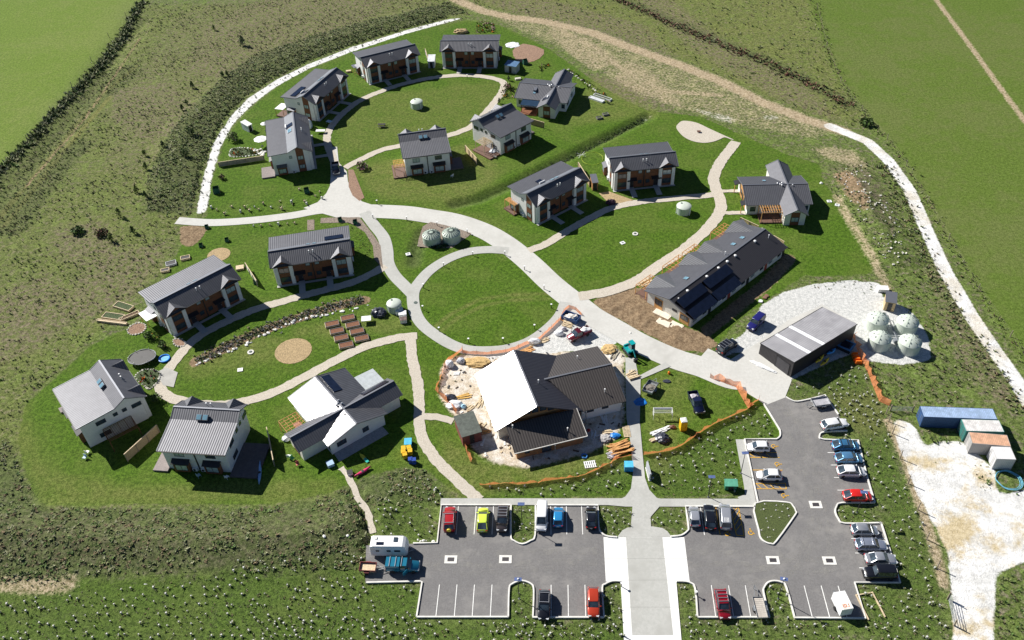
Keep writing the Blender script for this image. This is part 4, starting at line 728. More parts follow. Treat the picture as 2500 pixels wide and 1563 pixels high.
MB().beam((-WL+.1, 4, 0), (-WL+.3, 4, 3.0), .12).build('verandah_post', PINE, t)

# implement shed
o = G(0, 0); a_ = math.atan2(113.17-119.45, 42.65-37.99); t = thing('machine_shed', 'dark steel workshop shed with ribbed grey roof and two white skylight strips', 'shed', (37.99, 119.45), a_)
Ws, Ls = 7.82, 16.9
MB().xsec([(0, 0), (Ls, 0), (Ls, 2.6), (0, 2.6)], .05, Ws-.05).build('skip', DARK, t) if False else None
BLK = M('black_steel_cladding', (.035, .032, .036), .55, .0, .1, ribs='X', per=.3, ribcol=.3)
MB().add([(0.05, .05, 0), (Ws-.05, .05, 0), (Ws-.05, .05, 3.8), (0.05, .05, 2.58), (.05, Ls-.05, 0), (Ws-.05, Ls-.05, 0), (Ws-.05, Ls-.05, 3.8), (.05, Ls-.05, 2.58)], [(0, 1, 2, 3), (7, 6, 5, 4), (0, 3, 7, 4), (1, 5, 6, 2), (0, 4, 5, 1)]).build('wall', BLK, t)
SHR = M('shed_roof', (.36, .355, .375), .45, .1, .22, .4, ribs='Y', per=.42, ribcol=.35)
ro = MB().slab([(0, 0, 2.66), (Ws, 0, 3.9), (Ws, Ls, 3.9), (0, Ls, 2.66)], .1).build('roof', SHR, t); k = (3.9-2.66)/Ws
for y0 in (3.7, 7.4): MB().slab([(0.02, y0, 2.69), (Ws-.02, y0, 3.92), (Ws-.02, y0+.75, 3.92), (.02, y0+.75, 2.69)], .02).build('skylight_strip', M('translucent_strip', (.78, .80, .84), .3), ro)
MB().beam((0, -.03, 2.6), (Ws, -.03, 3.84), .06, .22).beam((Ws+.03, 0, 3.84), (Ws+.03, Ls, 3.84), .06, .22).beam((-.03, 0, 2.6), (-.03, Ls, 2.6), .06, .22).build('fascia', DARK, ro)
do = MB().box(4.1, -.02, 0, 7.0, .04, 2.6).build('roller_door', M('roller_door', (.06, .058, .066), .5, ribs='Z', per=.2), t); MB().box(4.0, -.05, 0, 4.1, .04, 2.7).box(7.0, -.05, 0, 7.1, .04, 2.7).box(4.0, -.05, 2.6, 7.1, .04, 2.7).build('door_frame', DARK, do)
keep([Vector((37.99, 119.45)), Vector((51.06, 130.24)), Vector((55.72, 123.75)), Vector((42.65, 113.17))])

# ------------------------------------------------------------------ vehicles
def paint(name, c, metal=.25): return M('paint_'+name, c, .28, metal, .03, 1, coat=.8, spec=.5)
def loft(mb, stations, m=0):
    k = len(stations[0]); n = len(mb.v); v = [p for s_ in stations for p in s_]
    f = [(i*k+j, i*k+(j+1) % k, (i+1)*k+(j+1) % k, (i+1)*k+j) for i in range(len(stations)-1) for j in range(k)]
    f += [tuple(range(k))[::-1], tuple(range((len(stations)-1)*k, len(stations)*k))]; return mb.add(v, f, m)
def interp(t, P):
    for (a, va), (b, vb) in zip(P, P[1:]):
        if t <= b: return va+(vb-va)*(t-a)/(b-a)
    return P[-1][1]
CARS = dict(   # L, W, H, shoulder, hood_h, x of: windscreen base, roof front, roof rear, rear glass base (from rear bumper), nose rounding
    hatch=(4.0, 1.72, 1.50, .95, .88, 2.95, 2.25, .65, .15), small=(3.65, 1.66, 1.5, .95, .9, 2.85, 2.2, .5, .1), sedan=(4.55, 1.78, 1.43, .93, .86, 3.35, 2.6, 1.35, .6), wagon=(4.6, 1.78, 1.50, .95, .88, 3.4, 2.7, .6, .1),
    suv=(4.55, 1.84, 1.68, 1.05, 1.0, 3.4, 2.75, .5, .08), van=(4.7, 1.85, 1.85, 1.1, 1.0, 3.9, 3.2, .35, .05), bigvan=(4.9, 1.8, 2.0, 1.15, 1.05, 4.1, 3.35, .12, .02), box4x4=(4.6, 1.8, 1.88, 1.1, 1.08, 3.25, 2.9, .18, .05), liftback=(4.5, 1.78, 1.46, .94, .88, 3.45, 2.65, 1.0, .12))
def wheel(par, x, y, r=.32, w=.22, s=1):
    o = MB().lathe([(r*.62, -w/2), (r, -w/2), (r, w/2), (r*.62, w/2)], 18).build('wheel', TYRE, par, loc=(x, y, r)); o.rotation_euler = (R(90), 0, 0)
    MB().lathe([(r*.64, -.02), (r*.2, .0), (.02, .01)], 10, cap=False).build('rim', ALU, o, loc=(0, 0, -s*(w/2-.02))); return o
def car(label, p, q, kind, col, racks=0, extra=None, grp='parked vehicles', nm='parked_car', cat='car', lift=0.1, length=None):
    """p = rear, q = nose on the ground plan (only the direction and centre count)"""
    L, W, H, sh, hh, xw_, xr, xq, xg = CARS[kind]; t = thing(nm, label, cat, (0, 0, lift), heading(p, q), grp)
    c = (p+q)/2; t.location = (c.x, c.y, lift); h = W/2; top = h*.80; PM = paint(*col)
    def sec(x, w, z):
        w = w/2; b = .22; return [(x-L/2, -w*.9, b), (x-L/2, -w, b+.18), (x-L/2, -w, z-.22), (x-L/2, -w*.93, z-.06), (x-L/2, -w*.72, z), (x-L/2, w*.72, z), (x-L/2, w*.93, z-.06), (x-L/2, w, z-.22), (x-L/2, w, b+.18), (x-L/2, w*.9, b)]
    zf = lambda x: interp(x, [(0, sh-.12), (.12, sh), (xw_, sh), (xw_+.05, hh+.05), (L-.5, hh-.06), (L-.15, hh-.18), (L, hh-.34)])
    wf = lambda x: interp(x, [(0, W*.86), (.2, W*.96), (.8, W), (L-.9, W), (L-.3, W*.93), (L, W*.78)])
    xs_ = [0, .08, .25, .7, 1.3, 2.2, xw_-.1, xw_+.15, L-1.0, L-.5, L-.25, L-.08, L]
    body = loft(MB(), [sec(x, wf(x), zf(x)) for x in xs_]).build('body', PM, t, smooth=True)
    gb = MB(); wb = h*.93; bx = lambda x: x-L/2
    base = [(bx(xg), -wb*.92, sh-.03), (bx(xg+.3), -wb, sh-.03), (bx(xw_-.35), -wb, sh-.03), (bx(xw_), -wb*.86, sh-.05), (bx(xw_), wb*.86, sh-.05), (bx(xw_-.35), wb, sh-.03), (bx(xg+.3), wb, sh-.03), (bx(xg), wb*.92, sh-.03)]
    tp = [(bx(xq), -top*.9, H-.07), (bx(xq+.3), -top, H-.05), (bx(xr-.3), -top, H-.05), (bx(xr), -top*.92, H-.06), (bx(xr), top*.92, H-.06), (bx(xr-.3), top, H-.05), (bx(xq+.3), top, H-.05), (bx(xq), top*.9, H-.07)]
    loft(gb, [base, tp]).build('window_glass', GLASS, t)
    rp_ = [(x, y*1.02, z) for x, y, z in tp]; loft(MB(), [rp_, [(x*.99, y*.97, z+.045) for x, y, z in rp_], [(x*.9, y*.8, z+.07) for x, y, z in rp_]]).build('roof_panel', PM, t, smooth=True)
    pl = MB()
    mids = [(bx((xg+xq)/2+1.15), .5), (bx((xw_+xr)/2-1.25), .5)]
    for s in (-1, 1):
        pl.beam((bx(xw_)-.02, s*wb*.87, sh-.03), (bx(xr), s*top*.93, H-.05), .05).beam((bx(xg)+.02, s*wb*.93, sh-.03), (bx(xq), s*top*.92, H-.05), .09)
        for x in ([bx(xr-1.0)]+([bx(xq+.55)] if kind not in ('sedan',) else [])): pl.beam((x, s*wb*1.0, sh-.03), (x, s*top*1.01, H-.04), .05)
        if kind == 'bigvan': pl.add([(bx(xr-1.1), s*(wb+.015), sh-.05), (bx(xg+.1), s*(wb+.01), sh-.05), (bx(xq+.05), s*(top+.02), H-.05), (bx(xr-1.1), s*(top+.03), H-.05)], [(0, 1, 2, 3)])
    pl.build('pillar_frame', PM, body)
    for x in (.82, L-.86):
        for s in (-1, 1): wheel(t, x-L/2, s*(h-.1), .33 if kind in ('suv', 'van', 'bigvan', 'box4x4') else .3, .2, -s)
    for s in (-1, 1):
        MB().ob((L/2-.16, s*(h-.34), hh-.26), (.3, .36, .13), -s*.35).build('headlight', M('headlight_lens', (.75, .78, .8), .1, .3), t)
        MB().box(-L/2-.02, s*(h-.22)-.14, sh-.28, -L/2+.14, s*(h-.22)+.14, sh-.1).build('tail_light', M('tail_light_lens', (.45, .02, .02), .2), t)
        MB().ob((bx(xw_)-.25, s*(h+.08), sh+.04), (.14, .2, .13)).build('wing_mirror', PM, t)
    MB().ob((L/2-.03, 0, .42), (.1, W*.62, .16)).build('grille', PLB, t); MB().ob((-L/2-.01, 0, .55), (.04, .42, .12)).build('number_plate', PLW, t)
    MB().ob((L/2-.02, 0, .27), (.12, W*.8, .1)).ob((-L/2+.02, 0, .3), (.12, W*.84, .12)).build('bumper_trim', PLB, body)
    if racks:
        rk = MB()
        for i in range(racks): x = bx(xq+.3+(xr-xq-.6)*i/max(1, racks-1)) if racks > 1 else 0; rk.beam((x, -top, H+.09), (x, top, H+.09), .09, .05)
        for s in (-1, 1): rk.beam((bx(xq+.15), s*top*.96, H+.06), (bx(xr-.15), s*top*.96, H+.06), .05, .05)
        rk.build('roof_rack', ALU if extra != 'blackrack' else PLB, t)
    if extra == 'spare': o = MB().lathe([(.33, 0), (.33, .16), (.05, .2)], 16).build('spare_wheel_cover', M('yellow_cover', (.8, .6, .05)), t, loc=(-L/2-.02, 0, .95)); o.rotation_euler = (0, R(-90), 0)
    if extra == 'sunroof': MB().ob((bx(xr-.9), 0, H+.015), (.7, .8, .03)).build('sunroof', SOLAR, t)
    if extra == 'roofribs':
        for i in range(4): MB().ob((bx(xq+.55), -.3+i*.2, H+.02), (.8, .06, .02)).build('roof_rib', PLW, t)
    return t
RED, LIME, BRN, WHT = ('red', (.42, .015, .02), .1), ('lime', (.62, .78, .08), 0), ('brown_grey', (.085, .07, .07), .5), ('white', (.78, .79, .81), 0)
BLU, BLK_, SIL, GRN = ('bright_blue', (.03, .28, .62), .3), ('black', (.008, .009, .014), .1), ('silver', (.50, .52, .56), .55), ('burgundy', (.13, .01, .02), .3)
ORR, DRED, BL2, NVY = ('orange_red', (.50, .05, .02), .2), ('dark_red', (.30, .008, .02), .2), ('steel_blue', (.06, .22, .42), .4), ('navy', (.012, .018, .06), .2)
def v(o, x, y, up=True, h=1.9): # centre pixel of a car seen end-on -> rear, nose
    c = q1(*o, x, y, z=.8).xy; return c
def park(o, x, y, ang):     # ang: heading in degrees in plan
    c = q1(*o, x, y, z=.75); d = Vector((math.cos(R(ang)), math.sin(R(ang)), 0)); c.z = 0; return c-d, c+d
UP, DN = 88, -92
def pk(label, o, x, y, ang, kind, col, **k): return car(label, *park(o, x, y, ang), kind, col, **k)
pk('red wagon with a yellow spare-wheel cover, leftmost in the upper car-park row', A_, 938, 392, UP+4, 'suv', RED, racks=2, extra='spare')
pk('lime yellow car parked beside the brown-grey roof-racked car', A_, 1243, 395, UP+2, 'liftback', LIME)
pk('brown-grey car with roof bars facing the camera beside the lime car', A_, 1425, 392, DN, 'suv', BRN, racks=4)
pk('long white van facing the camera next to the small bright blue car', A_, 1788, 378, DN, 'bigvan', WHT, nm='parked_van', cat='van')
pk('small bright blue car right of the long white van', B_, 238, 372, UP, 'small', BLU)
pk('black car alone at the right end of the upper left row', B_, 541, 378, UP, 'hatch', BLK_)
pk('small silver car left of the black car with red tail lights', B_, 1494, 368, UP, 'small', SIL)
pk('black car with bright red tail lights between two silver vehicles', B_, 1634, 370, UP-1, 'wagon', BLK_)
pk('silver people carrier beside the yellow hatched bay, ribs on its roof', B_, 1778, 372, UP-3, 'van', SIL, extra='roofribs')
pk('black estate car with roof rails in the lower row, facing the camera', B_, 108, 1185, DN, 'wagon', BLK_, racks=2)
pk('orange-red hatchback in the lower row beside the white plaza', B_, 563, 1160, DN+1, 'wagon', ORR)
pk('dark red car with roof bars in the lower row right of the plaza', B_, 1755, 1180, DN+4, 'suv', DRED, racks=4)
pk('white hatchback in the topmost disabled bay', E_, 572, 535, 180, 'small', WHT)
pk('white hatchback above the yellow hatched strip in the disabled bays', E_, 672, 795, 179, 'hatch', WHT)
pk('white estate car parked askew beside the flat grey trailer', E_, 1278, 322, 12, 'wagon', WHT)
pk('blue liftback with roof bars, topmost of the two blue cars', E_, 1380, 520, 1, 'liftback', BL2, racks=2, extra='blackrack')
pk('blue liftback without roof bars, lower of the two blue cars', E_, 1410, 637, 1, 'liftback', ('sky_blue', (.12, .30, .52), .4))
pk('white liftback below the two blue cars', E_, 1432, 758, 0, 'liftback', WHT, extra=None)
pk('bright red saloon beside the planted bay', E_, 1490, 985, 0, 'liftback', ('bright_red', (.62, .02, .015), 0))
pk('silver hatchback topmost in the lower right column of cars', C_, 1365, 495, 0, 'hatch', SIL)
pk('silver-blue estate car between two silver cars in the right column', C_, 1425, 632, 0, 'wagon', ('silver_blue', (.36, .40, .50), .5), racks=2)
pk('silver saloon directly above the big black vehicle', C_, 1515, 762, 0, 'sedan', SIL)
pk('big black boxy vehicle with a chrome bumper at the bottom right corner', C_, 1502, 892, 180, 'box4x4', BLK_)
a = car('deep blue four-wheel drive on the gravel between terrace and workshop', q1(1450, 500, 1545, 1060), q1(1450, 500, 1435, 1170), 'box4x4', ('deep_blue', (.02, .02, .16), .2), cat='jeep')
car('black four-wheel drive with silver roof bars on the concrete forecourt', q1(1450, 500, 1160, 1380), q1(1450, 500, 1290, 1290), 'box4x4', BLK_, racks=4, cat='jeep')
def pickup(label, rear, nose, col, load=None, canopy=False, L=5.0):
    t = thing('parked_pickup', label, 'pickup', (0, 0, .1), heading(rear, nose), 'parked vehicles'); c = (rear+nose)/2; t.location = (c.x, c.y, .1); PM = paint(*col); h = .9; l = L/2
    def sec(x, w, z, b=.35): return [(x, -w*.95, b), (x, -w, b+.2), (x, -w, z-.15), (x, -w*.85, z), (x, w*.85, z), (x, w, z-.15), (x, w, b+.2), (x, w*.95, b)]
    loft(MB(), [sec(l, h*.82, .72), sec(l-.15, h*.93, .92), sec(l-1.3, h, 1.05), sec(l-1.35, h, 1.1), sec(-.35, h, 1.1)]).build('body', PM, t, smooth=True)
    loft(MB(), [[(l-1.2, -.8, 1.06), (-.3, -.84, 1.08), (-.3, .84, 1.08), (l-1.2, .8, 1.06)], [(l-1.85, -.68, 1.68), (-.15, -.7, 1.7), (-.15, .7, 1.7), (l-1.85, .68, 1.68)]]).build('window_glass', GLASS, t)
    MB().box(-.2, -.71, 1.69, l-1.82, .71, 1.76).build('roof_panel', PM, t)
    tr = MB(); tr.box(-l, -h, .55, -.38, h, .65).box(-l, -h, .65, -.38, -h+.07, 1.08).box(-l, h-.07, .65, -.38, h, 1.08).box(-l, -h, .65, -l+.07, h, 1.08).box(-.45, -h+.07, .65, -.38, h-.07, 1.15); tray = tr.build('tray', PM, t)
    for x in (l-.85, -l+1.05):
        for s in (-1, 1): wheel(t, x, s*(h-.1), .36, .24, -s)
    for s in (-1, 1): MB().ob((l-.1, s*.68, .75), (.14, .32, .16)).build('headlight', M('headlight_lens', (.75, .78, .8)), t); MB().ob((-l-.01, s*.8, .85), (.05, .12, .25)).build('tail_light', M('tail_light_lens', (.45, .02, .02)), t); MB().ob((l-1.45, s*1.02, 1.12), (.12, .2, .15)).build('wing_mirror', PM, t)
    MB().ob((l-.02, 0, .55), (.12, 1.6, .14)).ob((-l-.02, 0, .5), (.12, 1.5, .12)).build('bumper', ALU, t)
    if canopy:
        MB().box(-l, -.82, 1.09, -.4, .82, 1.75).build('canopy', PM, tray)
        for x in (-1.9, -1.0, -.1): MB().beam((x, -.85, 1.85), (x, .85, 1.85), .08, .06).build('roof_bar', ALU, t)
        MB().ob((.55, -1.35, .95), (.9, .06, .8), R(50)).build('open_door', PM, t)
    return t
def blob(name, mat, r, loc, sc=(1, 1, 1), par=None, sub=2, seed=0, amp=.25):
    bm = bmesh.new(); bmesh.ops.create_icosphere(bm, subdivisions=sub, radius=r); rr = random.Random(seed)
    for v_ in bm.verts: v_.co *= 1+rr.uniform(-amp, amp); v_.co.x *= sc[0]; v_.co.y *= sc[1]; v_.co.z = max(v_.co.z*sc[2], -r*sc[2]*.35)+r*sc[2]*.35
    me = bpy.data.meshes.new(name); bm.to_mesh(me); bm.free(); me.materials.append(mat); return link(name, me, par, loc)
t = pickup('burgundy pickup with a white bulging load beside the orange net corner', q1(1050, 730, 1480, 300), q1(1050, 730, 1265, 400), GRN)
tag(blob('tool_sack', PLW, .75, (0, 0, 0), (1.3, 1, .8), None, 2, 3), 'white covered load heaped in the burgundy pickup tray', 'sack'); o = bpy.data.objects['tool_sack']; c_ = t.location; o.location = (c_.x-1.5*math.cos(t.rotation_euler.z), c_.y-1.5*math.sin(t.rotation_euler.z), .72)
t = pickup('dark blue pickup with a loaded tray parked on the grass by the yellow toilet', q1(1400, 850, 1085, 420), q1(1400, 850, 1175, 640), NVY); a_ = t.rotation_euler.z
c_ = t.location; o = tag(blob('tool_bag', M('grey_load', (.45, .43, .47), .8, 0, .4, 4), .55, (c_.x-1.4*math.cos(a_), c_.y-1.4*math.sin(a_), .72), (1.4, 1, .5), None, 2, 5), 'grey and white bags in the dark blue pickup tray', 'bag')
t = pickup('black open-backed pickup parked in house shade where path meets road', q1(450, 200, 1392, 745), q1(450, 200, 1412, 900), BLK_)
t = pickup('old teal pickup with roof racks and open door below the caravan', q1(*A_, 370, 850), q1(*A_, 655, 855), ('teal', (.01, .17, .28), .1), canopy=True)
# caravan
c_ = q1(*A_, 390, 690, z=0); t = thing('touring_caravan', 'white caravan with rounded corners and blue solar panel at the car park edge', 'caravan', (c_.x, c_.y, .05), R(0))
cv = MB(); L, W = 5.6, 2.25
def csec(x, z0, z1, w): return [(x, -w, z0), (x, -w-.02, z0+.5), (x, -w*.97, z1-.25), (x, -w*.85, z1), (x, w*.85, z1), (x, w*.97, z1-.25), (x, w+.02, z0+.5), (x, w, z0)]
loft(cv, [csec(-2.8, .7, 1.9, 1.0), csec(-2.7, .4, 2.45, 1.1), csec(-2.3, .35, 2.6, 1.12), csec(2.2, .35, 2.6, 1.12), csec(2.6, .4, 2.35, 1.1), csec(2.85, .6, 1.5, 1.0)]); cv.build('body', PLW, t, smooth=False)
MB().ob((2.62, 0, 1.85), (.06, 1.5, .8), 0, tilt=(0, R(-22))).build('front_window', GLASS, t)
for x, w_ in ((-1.6, .5), (.1, .6), (1.4, .9)): MB().box(x-w_/2, -1.16, 1.45, x+w_/2, -1.12, 1.85).build('side_window', GLASS, t)
MB().ob((-1.2, -.45, 2.63), (1.1, .5, .05)).build('solar_panel', SOLAR, t); MB().ob((1.1, .25, 2.65), (.6, .75, .1)).build('roof_hatch', GLASS, t); MB().ob((-1.9, .5, 2.66), (.35, .4, .12)).build('roof_hatch', CREAM, t)
for s in (-1, 1): wheel(t, -.2, s*1.0, .33, .2, -s)
MB().beam((2.7, -.5, .45), (3.8, 0, .45), .08).beam((2.7, .5, .45), (3.8, 0, .45), .08).build('drawbar', STEEL, t)
# trailers
def trailer(label, rear, nose, L=2.6, W=1.6, wall=.35, col=STEEL, floor=None, hitch=1.3, h=.55, nm='flat_trailer'):
    t = thing(nm, label, 'trailer', (0, 0, .05), heading(rear, nose)); c = (rear+nose)/2; t.location = (c.x, c.y, .1); l, w = L/2, W/2
    MB().box(-l, -w, h, l, w, h+.08).build('deck', floor or col, t); s_ = MB().box(-l, -w, h+.08, l, -w+.05, h+wall).box(-l, w-.05, h+.08, l, w, h+wall).box(-l, -w+.05, h+.08, -l+.05, w-.05, h+wall).box(l-.05, -w+.05, h+.08, l, w-.05, h+wall); s_.build('side_boards', col, t)
    for s in (-1, 1): wheel(t, -.1, s*(w+.14), .3, .18, -s); MB().ob((-.1, s*(w+.14), .66), (.8, .24, .04)).build('mudguard', col, t)
    MB().beam((l, -w*.6, h), (l+hitch, 0, h), .07).beam((l, w*.6, h), (l+hitch, 0, h), .07).build('drawbar', STEEL, t); MB().tube((l+hitch-.3, .12, .05), (l+hitch-.3, .12, .75), .04).build('jockey_wheel', STEEL, t); return t
trailer('grey flat trailer at the top edge of the car park', q1(*E_, 1230, 115, z=.5), q1(*E_, 1060, 140, z=.5), 2.9, 1.9, floor=M('trailer_floor', (.42, .42, .45), .5))
trailer('empty plank-decked boat trailer with a white wheel winch in the lower row', q1(*C_, 425, 1330, z=.5), q1(*C_, 370, 1110, z=.5), 3.3, 1.5, .22, floor=M('grey_planks', (.50, .46, .41), .8, ribs='X', per=.3), hitch=2.0)
trailer('small red open trailer with timber floor behind the teal pickup', q1(*A_, 120, 845, z=.5), q1(*A_, 250, 850, z=.5), 2.5, 1.5, .4, M('dark_red_paint', (.22, .04, .045), .6), floor=PINE)
t = trailer('tip trailer full of soil and rubble beside the blue tarpaulin', q1(1400, 850, 680, 420, z=.4), q1(1400, 850, 735, 335, z=.4), 2.9, 1.9, .5, STEEL)
tag(blob('rubble_heap', M('rubble', (.22, .20, .17), .95, 0, .5, 5, bump=.5), .8, (t.location.x, t.location.y, .62), (1.4, .95, .45), None, 3, 9, .15), 'brown rubble heap filling the tip trailer', 'rubble')
c_ = q1(*C_, 1140, 1215, z=0); t = thing('box_trailer', 'white enclosed trailer with a faded orange sign in the lower right row', 'trailer', (c_.x, c_.y, .05), R(101))
MB().box(-1.4, -.85, .4, 1.4, .85, 2.0).box(1.4, -.6, .4, 1.7, .6, 1.3).build('body', PLW, t); MB().beam((1.6, -.3, .45), (2.5, 0, .45), .07).beam((1.6, .3, .45), (2.5, 0, .45), .07).build('drawbar', STEEL, t)
MB().box(-1.35, -.7, 2.003, -.45, .6, 2.012).build('sign_panel', M('faded_sign', (.75, .72, .66), .8), t)
sg = MB()
for i, (x, y, w_, h_) in enumerate(((-1.1, -.45, .5, .1), (-.75, -.45, .1, .1), (-1.1, -.3, .1, .1), (-1.1, -.1, .5, .12), (-1.1, .05, .12, .25), (-.72, .05, .12, .25), (-1.1, .35, .5, .1), (-.9, .2, .1, .2))): sg.box(x, y, 2.013, x+w_, y+h_, 2.02)
sg.build('sign_marks', M('orange_marks', (.55, .16, .06), .8), t)
for s in (-1, 1): wheel(t, -.1, s*.95, .3, .18, -s)
# shipping containers
def container(label, c, rz, L, W, H, roofc, sidec, rust=0, doors=True, z=0):
    t = thing('shipping_container', label, 'container', c, rz, 'shipping containers in the white gravel yard')
    SM = M('container_side_'+str(sidec), sidec, .6, .1, .12, 1, ribs='X', per=.28, ribcol=.35); RM_ = M('container_roof_'+str(roofc)+str(rust), roofc, .6, .1, .12 if not rust else .3, .8, ribs='X', per=.28, ribcol=.15)
    l, w_ = L/2, W/2; MB().box(-l+.05, -w_+.03, .12, l-.05, w_-.03, H-.06).build('side_wall', SM, t); MB().box(-l+.06, -w_+.06, H-.06, l-.06, w_-.06, H-.01).build('roof', RM_, t)
    FM = M('container_frame_'+str(sidec), tuple(x*.8 for x in sidec), .6); f = MB()
    for sx in (-1, 1):
        for sy in (-1, 1): f.box(sx*l-.08*(sx > 0), sy*w_-.08*(sy > 0), 0, sx*l+.08*(sx < 0), sy*w_+.08*(sy < 0), H)
        f.box(-l+.08, sx*w_-.06*(sx > 0), H-.12, l-.08, sx*w_+.06*(sx < 0), H).box(-l+.08, sx*w_-.06*(sx > 0), 0, l-.08, sx*w_+.06*(sx < 0), .15).box(sx*l-.06*(sx > 0), -w_+.08, H-.12, sx*l+.06*(sx < 0), w_-.08, H)
    f.build('frame', FM, t)
    for s in (-1, 1): d = MB().box(-l-.02, min(0, s*(w_-.1))+.01, .15, -l+.04, max(0, s*(w_-.1))-.01, H-.14).build('door', SM, t); MB().tube((-l-.05, s*.5, .2), (-l-.05, s*.5, H-.2), .025).tube((-l-.05, s*.85, .2), (-l-.05, s*.85, H-.2), .025).build('lock_bar', STEEL, d)
    return t
def ctr(o, s, z): ps = [q1(*o, x, y, z=z) for x, y in pz(s)]; return ps
F_ = (2000, 950)
def cont(label, s, *a, **k):
    p = ctr(F_, s, 2.6); c = sum(p, Vector())/4; d = ((p[1]-p[0])+(p[2]-p[3]))/2; e = ((p[3]-p[0])+(p[2]-p[1]))/2
    return container(label, (c.x, c.y, 0), math.atan2(d.y, d.x), d.length, e.length, 2.6, *a, **k)
t = cont('long blue shipping container with small white lettering on its shaded side', '965,252 1645,280 1610,178 920,155' if 0 else '965,255 1645,282 1605,180 930,158', (.34, .46, .66), (.035, .09, .23), rust=1)
lt = MB(); y_ = -1.28; bm_ = t.children[0].dimensions
def bars(mb, x, z, s):
    for i, g in enumerate(s):
        X0 = x+i*.2
        for (a1, b1, a2, b2) in {'-': [(0, .1, .15, .1)], 'A': [(0, 0, .07, .22), (.07, .22, .15, 0), (.03, .08, .12, .08)], 'V': [(0, .22, .07, 0), (.07, 0, .15, .22)], 'E': [(0, 0, 0, .22), (0, 0, .13, 0), (0, .11, .1, .11), (0, .22, .13, .22)], 'N': [(0, 0, 0, .22), (0, .22, .13, 0), (.13, 0, .13, .22)], 'S': [(0, 0, .13, 0), (.13, 0, .13, .11), (.13, .11, 0, .11), (0, .11, 0, .22), (0, .22, .13, .22)], 'Z': [(0, .22, .13, .22), (.13, .22, 0, 0), (0, 0, .13, 0)], '4': [(.1, 0, .1, .22), (0, .1, .14, .1), (0, .1, .1, .22)]}[g]: mb.beam((X0+a1, 0, z+b1), (X0+a2, 0, z+b2), .02, .035)
W_ = t.children[0].bound_box[0][1]
lt = MB(); bars(lt, -5.3, 1.3, 'ZSNEX'.replace('X', 'Z')); lt.beam((-4.9, 0, 1.85), (-4.4, 0, 2.15), .02, .05).beam((-4.9, 0, 2.15), (-4.4, 0, 1.85), .02, .05); o = lt.build('lettering', PLW, t, loc=(0, W_-.03, 0))
cont('green-ended container with a rust-stained white roof', '1350,385 1705,398 1665,285 1318,280', (.72, .70, .68), (.06, .27, .24), rust=1)
cont('container with a faded orange roof and grey-white doors', '1412,500 1768,530 1735,425 1380,395', (.68, .40, .26), (.42, .41, .40), rust=1)
cont('shortest white container nearest the blue hose coil', '1645,645 1820,650 1765,535 1582,528', (.80, .80, .80), (.62, .62, .63))
p = q1(*F_, 1740, 845); t = thing('hose_coil', 'light blue pipe coil lying on weeds below the white container', 'hose', (p.x, p.y, .1))
def ringmb(r, tr, z=0, n=36, e=(1, 1)): return MB().path([(r*e[0]*math.cos(2*math.pi*i/n), r*e[1]*math.sin(2*math.pi*i/n), z+.06*math.sin(i)) for i in range(n+1)], tr, 6)
HB_ = M('pale_blue_pipe', (.16, .46, .62), .5)
for i, r_ in enumerate((1.75, 1.9, 2.0)): ringmb(r_, .05, .05+i*.06).build('coil', HB_, t, loc=(.05*i, -.06*i, 0))
# water tanks
def bigtank(label, c, r, h, mat, grooves=16, rise=1.0, kind=0):
    t = thing('water_tank', label, 'water tank', c); MB().lathe([(r, 0), (r*1.01, h*.5), (r, h)], 40).build('barrel', mat, t, smooth=False)
    ro = MB().lathe([(r*1.02, h), (r*.85, h+rise*.35), (r*.5, h+rise*.75), (r*.2, h+rise*.95), (.05, h+rise)], 40, cap=False).build('domed_roof', mat, t, smooth=True)
    for i in range(grooves):
        a = 2*math.pi*i/grooves; g = MB(); g.beam((r*.22*math.cos(a), r*.22*math.sin(a), h+rise*.96), (r*.95*math.cos(a), r*.95*math.sin(a), h+rise*.2+.02), .12 if kind == 0 else .07, .16); g.build('roof_rib', TANKG if kind == 0 else mat, ro)
    MB().tube((r*.55, r*.3, h+rise*.5), (r*.55, r*.3, h+rise*.78), .3, n=14).build('access_lid', TANKG, ro)
    if kind:
        for i in range(8): a = 2*math.pi*(i+.5)/8; MB().ob((r*.62*math.cos(a), r*.62*math.sin(a), h+rise*.62), (.35, .12, .12), a).build('lifting_lug', TANKG, ro)
    for i in range(3): pass
    return t
for x, y, lb in ((775, 1290, 'left of the two ribbed pale green water tanks by the curving road'), (957, 1272, 'right of the two ribbed pale green water tanks by the curving road')):
    p = q1(850, 250, x, y); bigtank(lb, p, 1.98, 2.0, TANK, 18, .75)
for x, y, lb in ((1275, 560, 'upper left tank of the four big pale green tanks by the workshop'), (1550, 585, 'upper right tank of the four big pale green tanks by the workshop'), (1297, 735, 'lower left tank of the four big pale green tanks by the workshop'), (1572, 770, 'lower right tank of the four big pale green tanks by the workshop')):
    p = q1(1800, 650, x, y); bigtank(lb, p, 1.98, 2.15, TANKP, 6, .95, 1)
p = q1(1800, 650, 1420, 600); t = thing('pipe_manifold', 'white and dark pipes running between the four big tanks', 'pipework', (p.x, p.y))
MB().path([(-.2, 3.8, .5), (-.2, 3.8, 1.2), (-.1, -3.8, 1.0), (-.1, -3.8, .1)], .07).path([(.15, 3.6, .9), (.2, -3.6, .8)], .06).build('main_pipe', M('grey_pipe', (.2, .22, .25)), t)
for y_ in (-2.3, -1.8, .8, 1.2): MB().path([(-1.0, y_, .5), (1.2, y_, .5)], .08).build('branch_pipe', PLW, t)
MB().box(-.6, -3.6, .2, .3, -2.9, .9).build('pump_box', M('grey_pipe', (.2, .22, .25)), t)
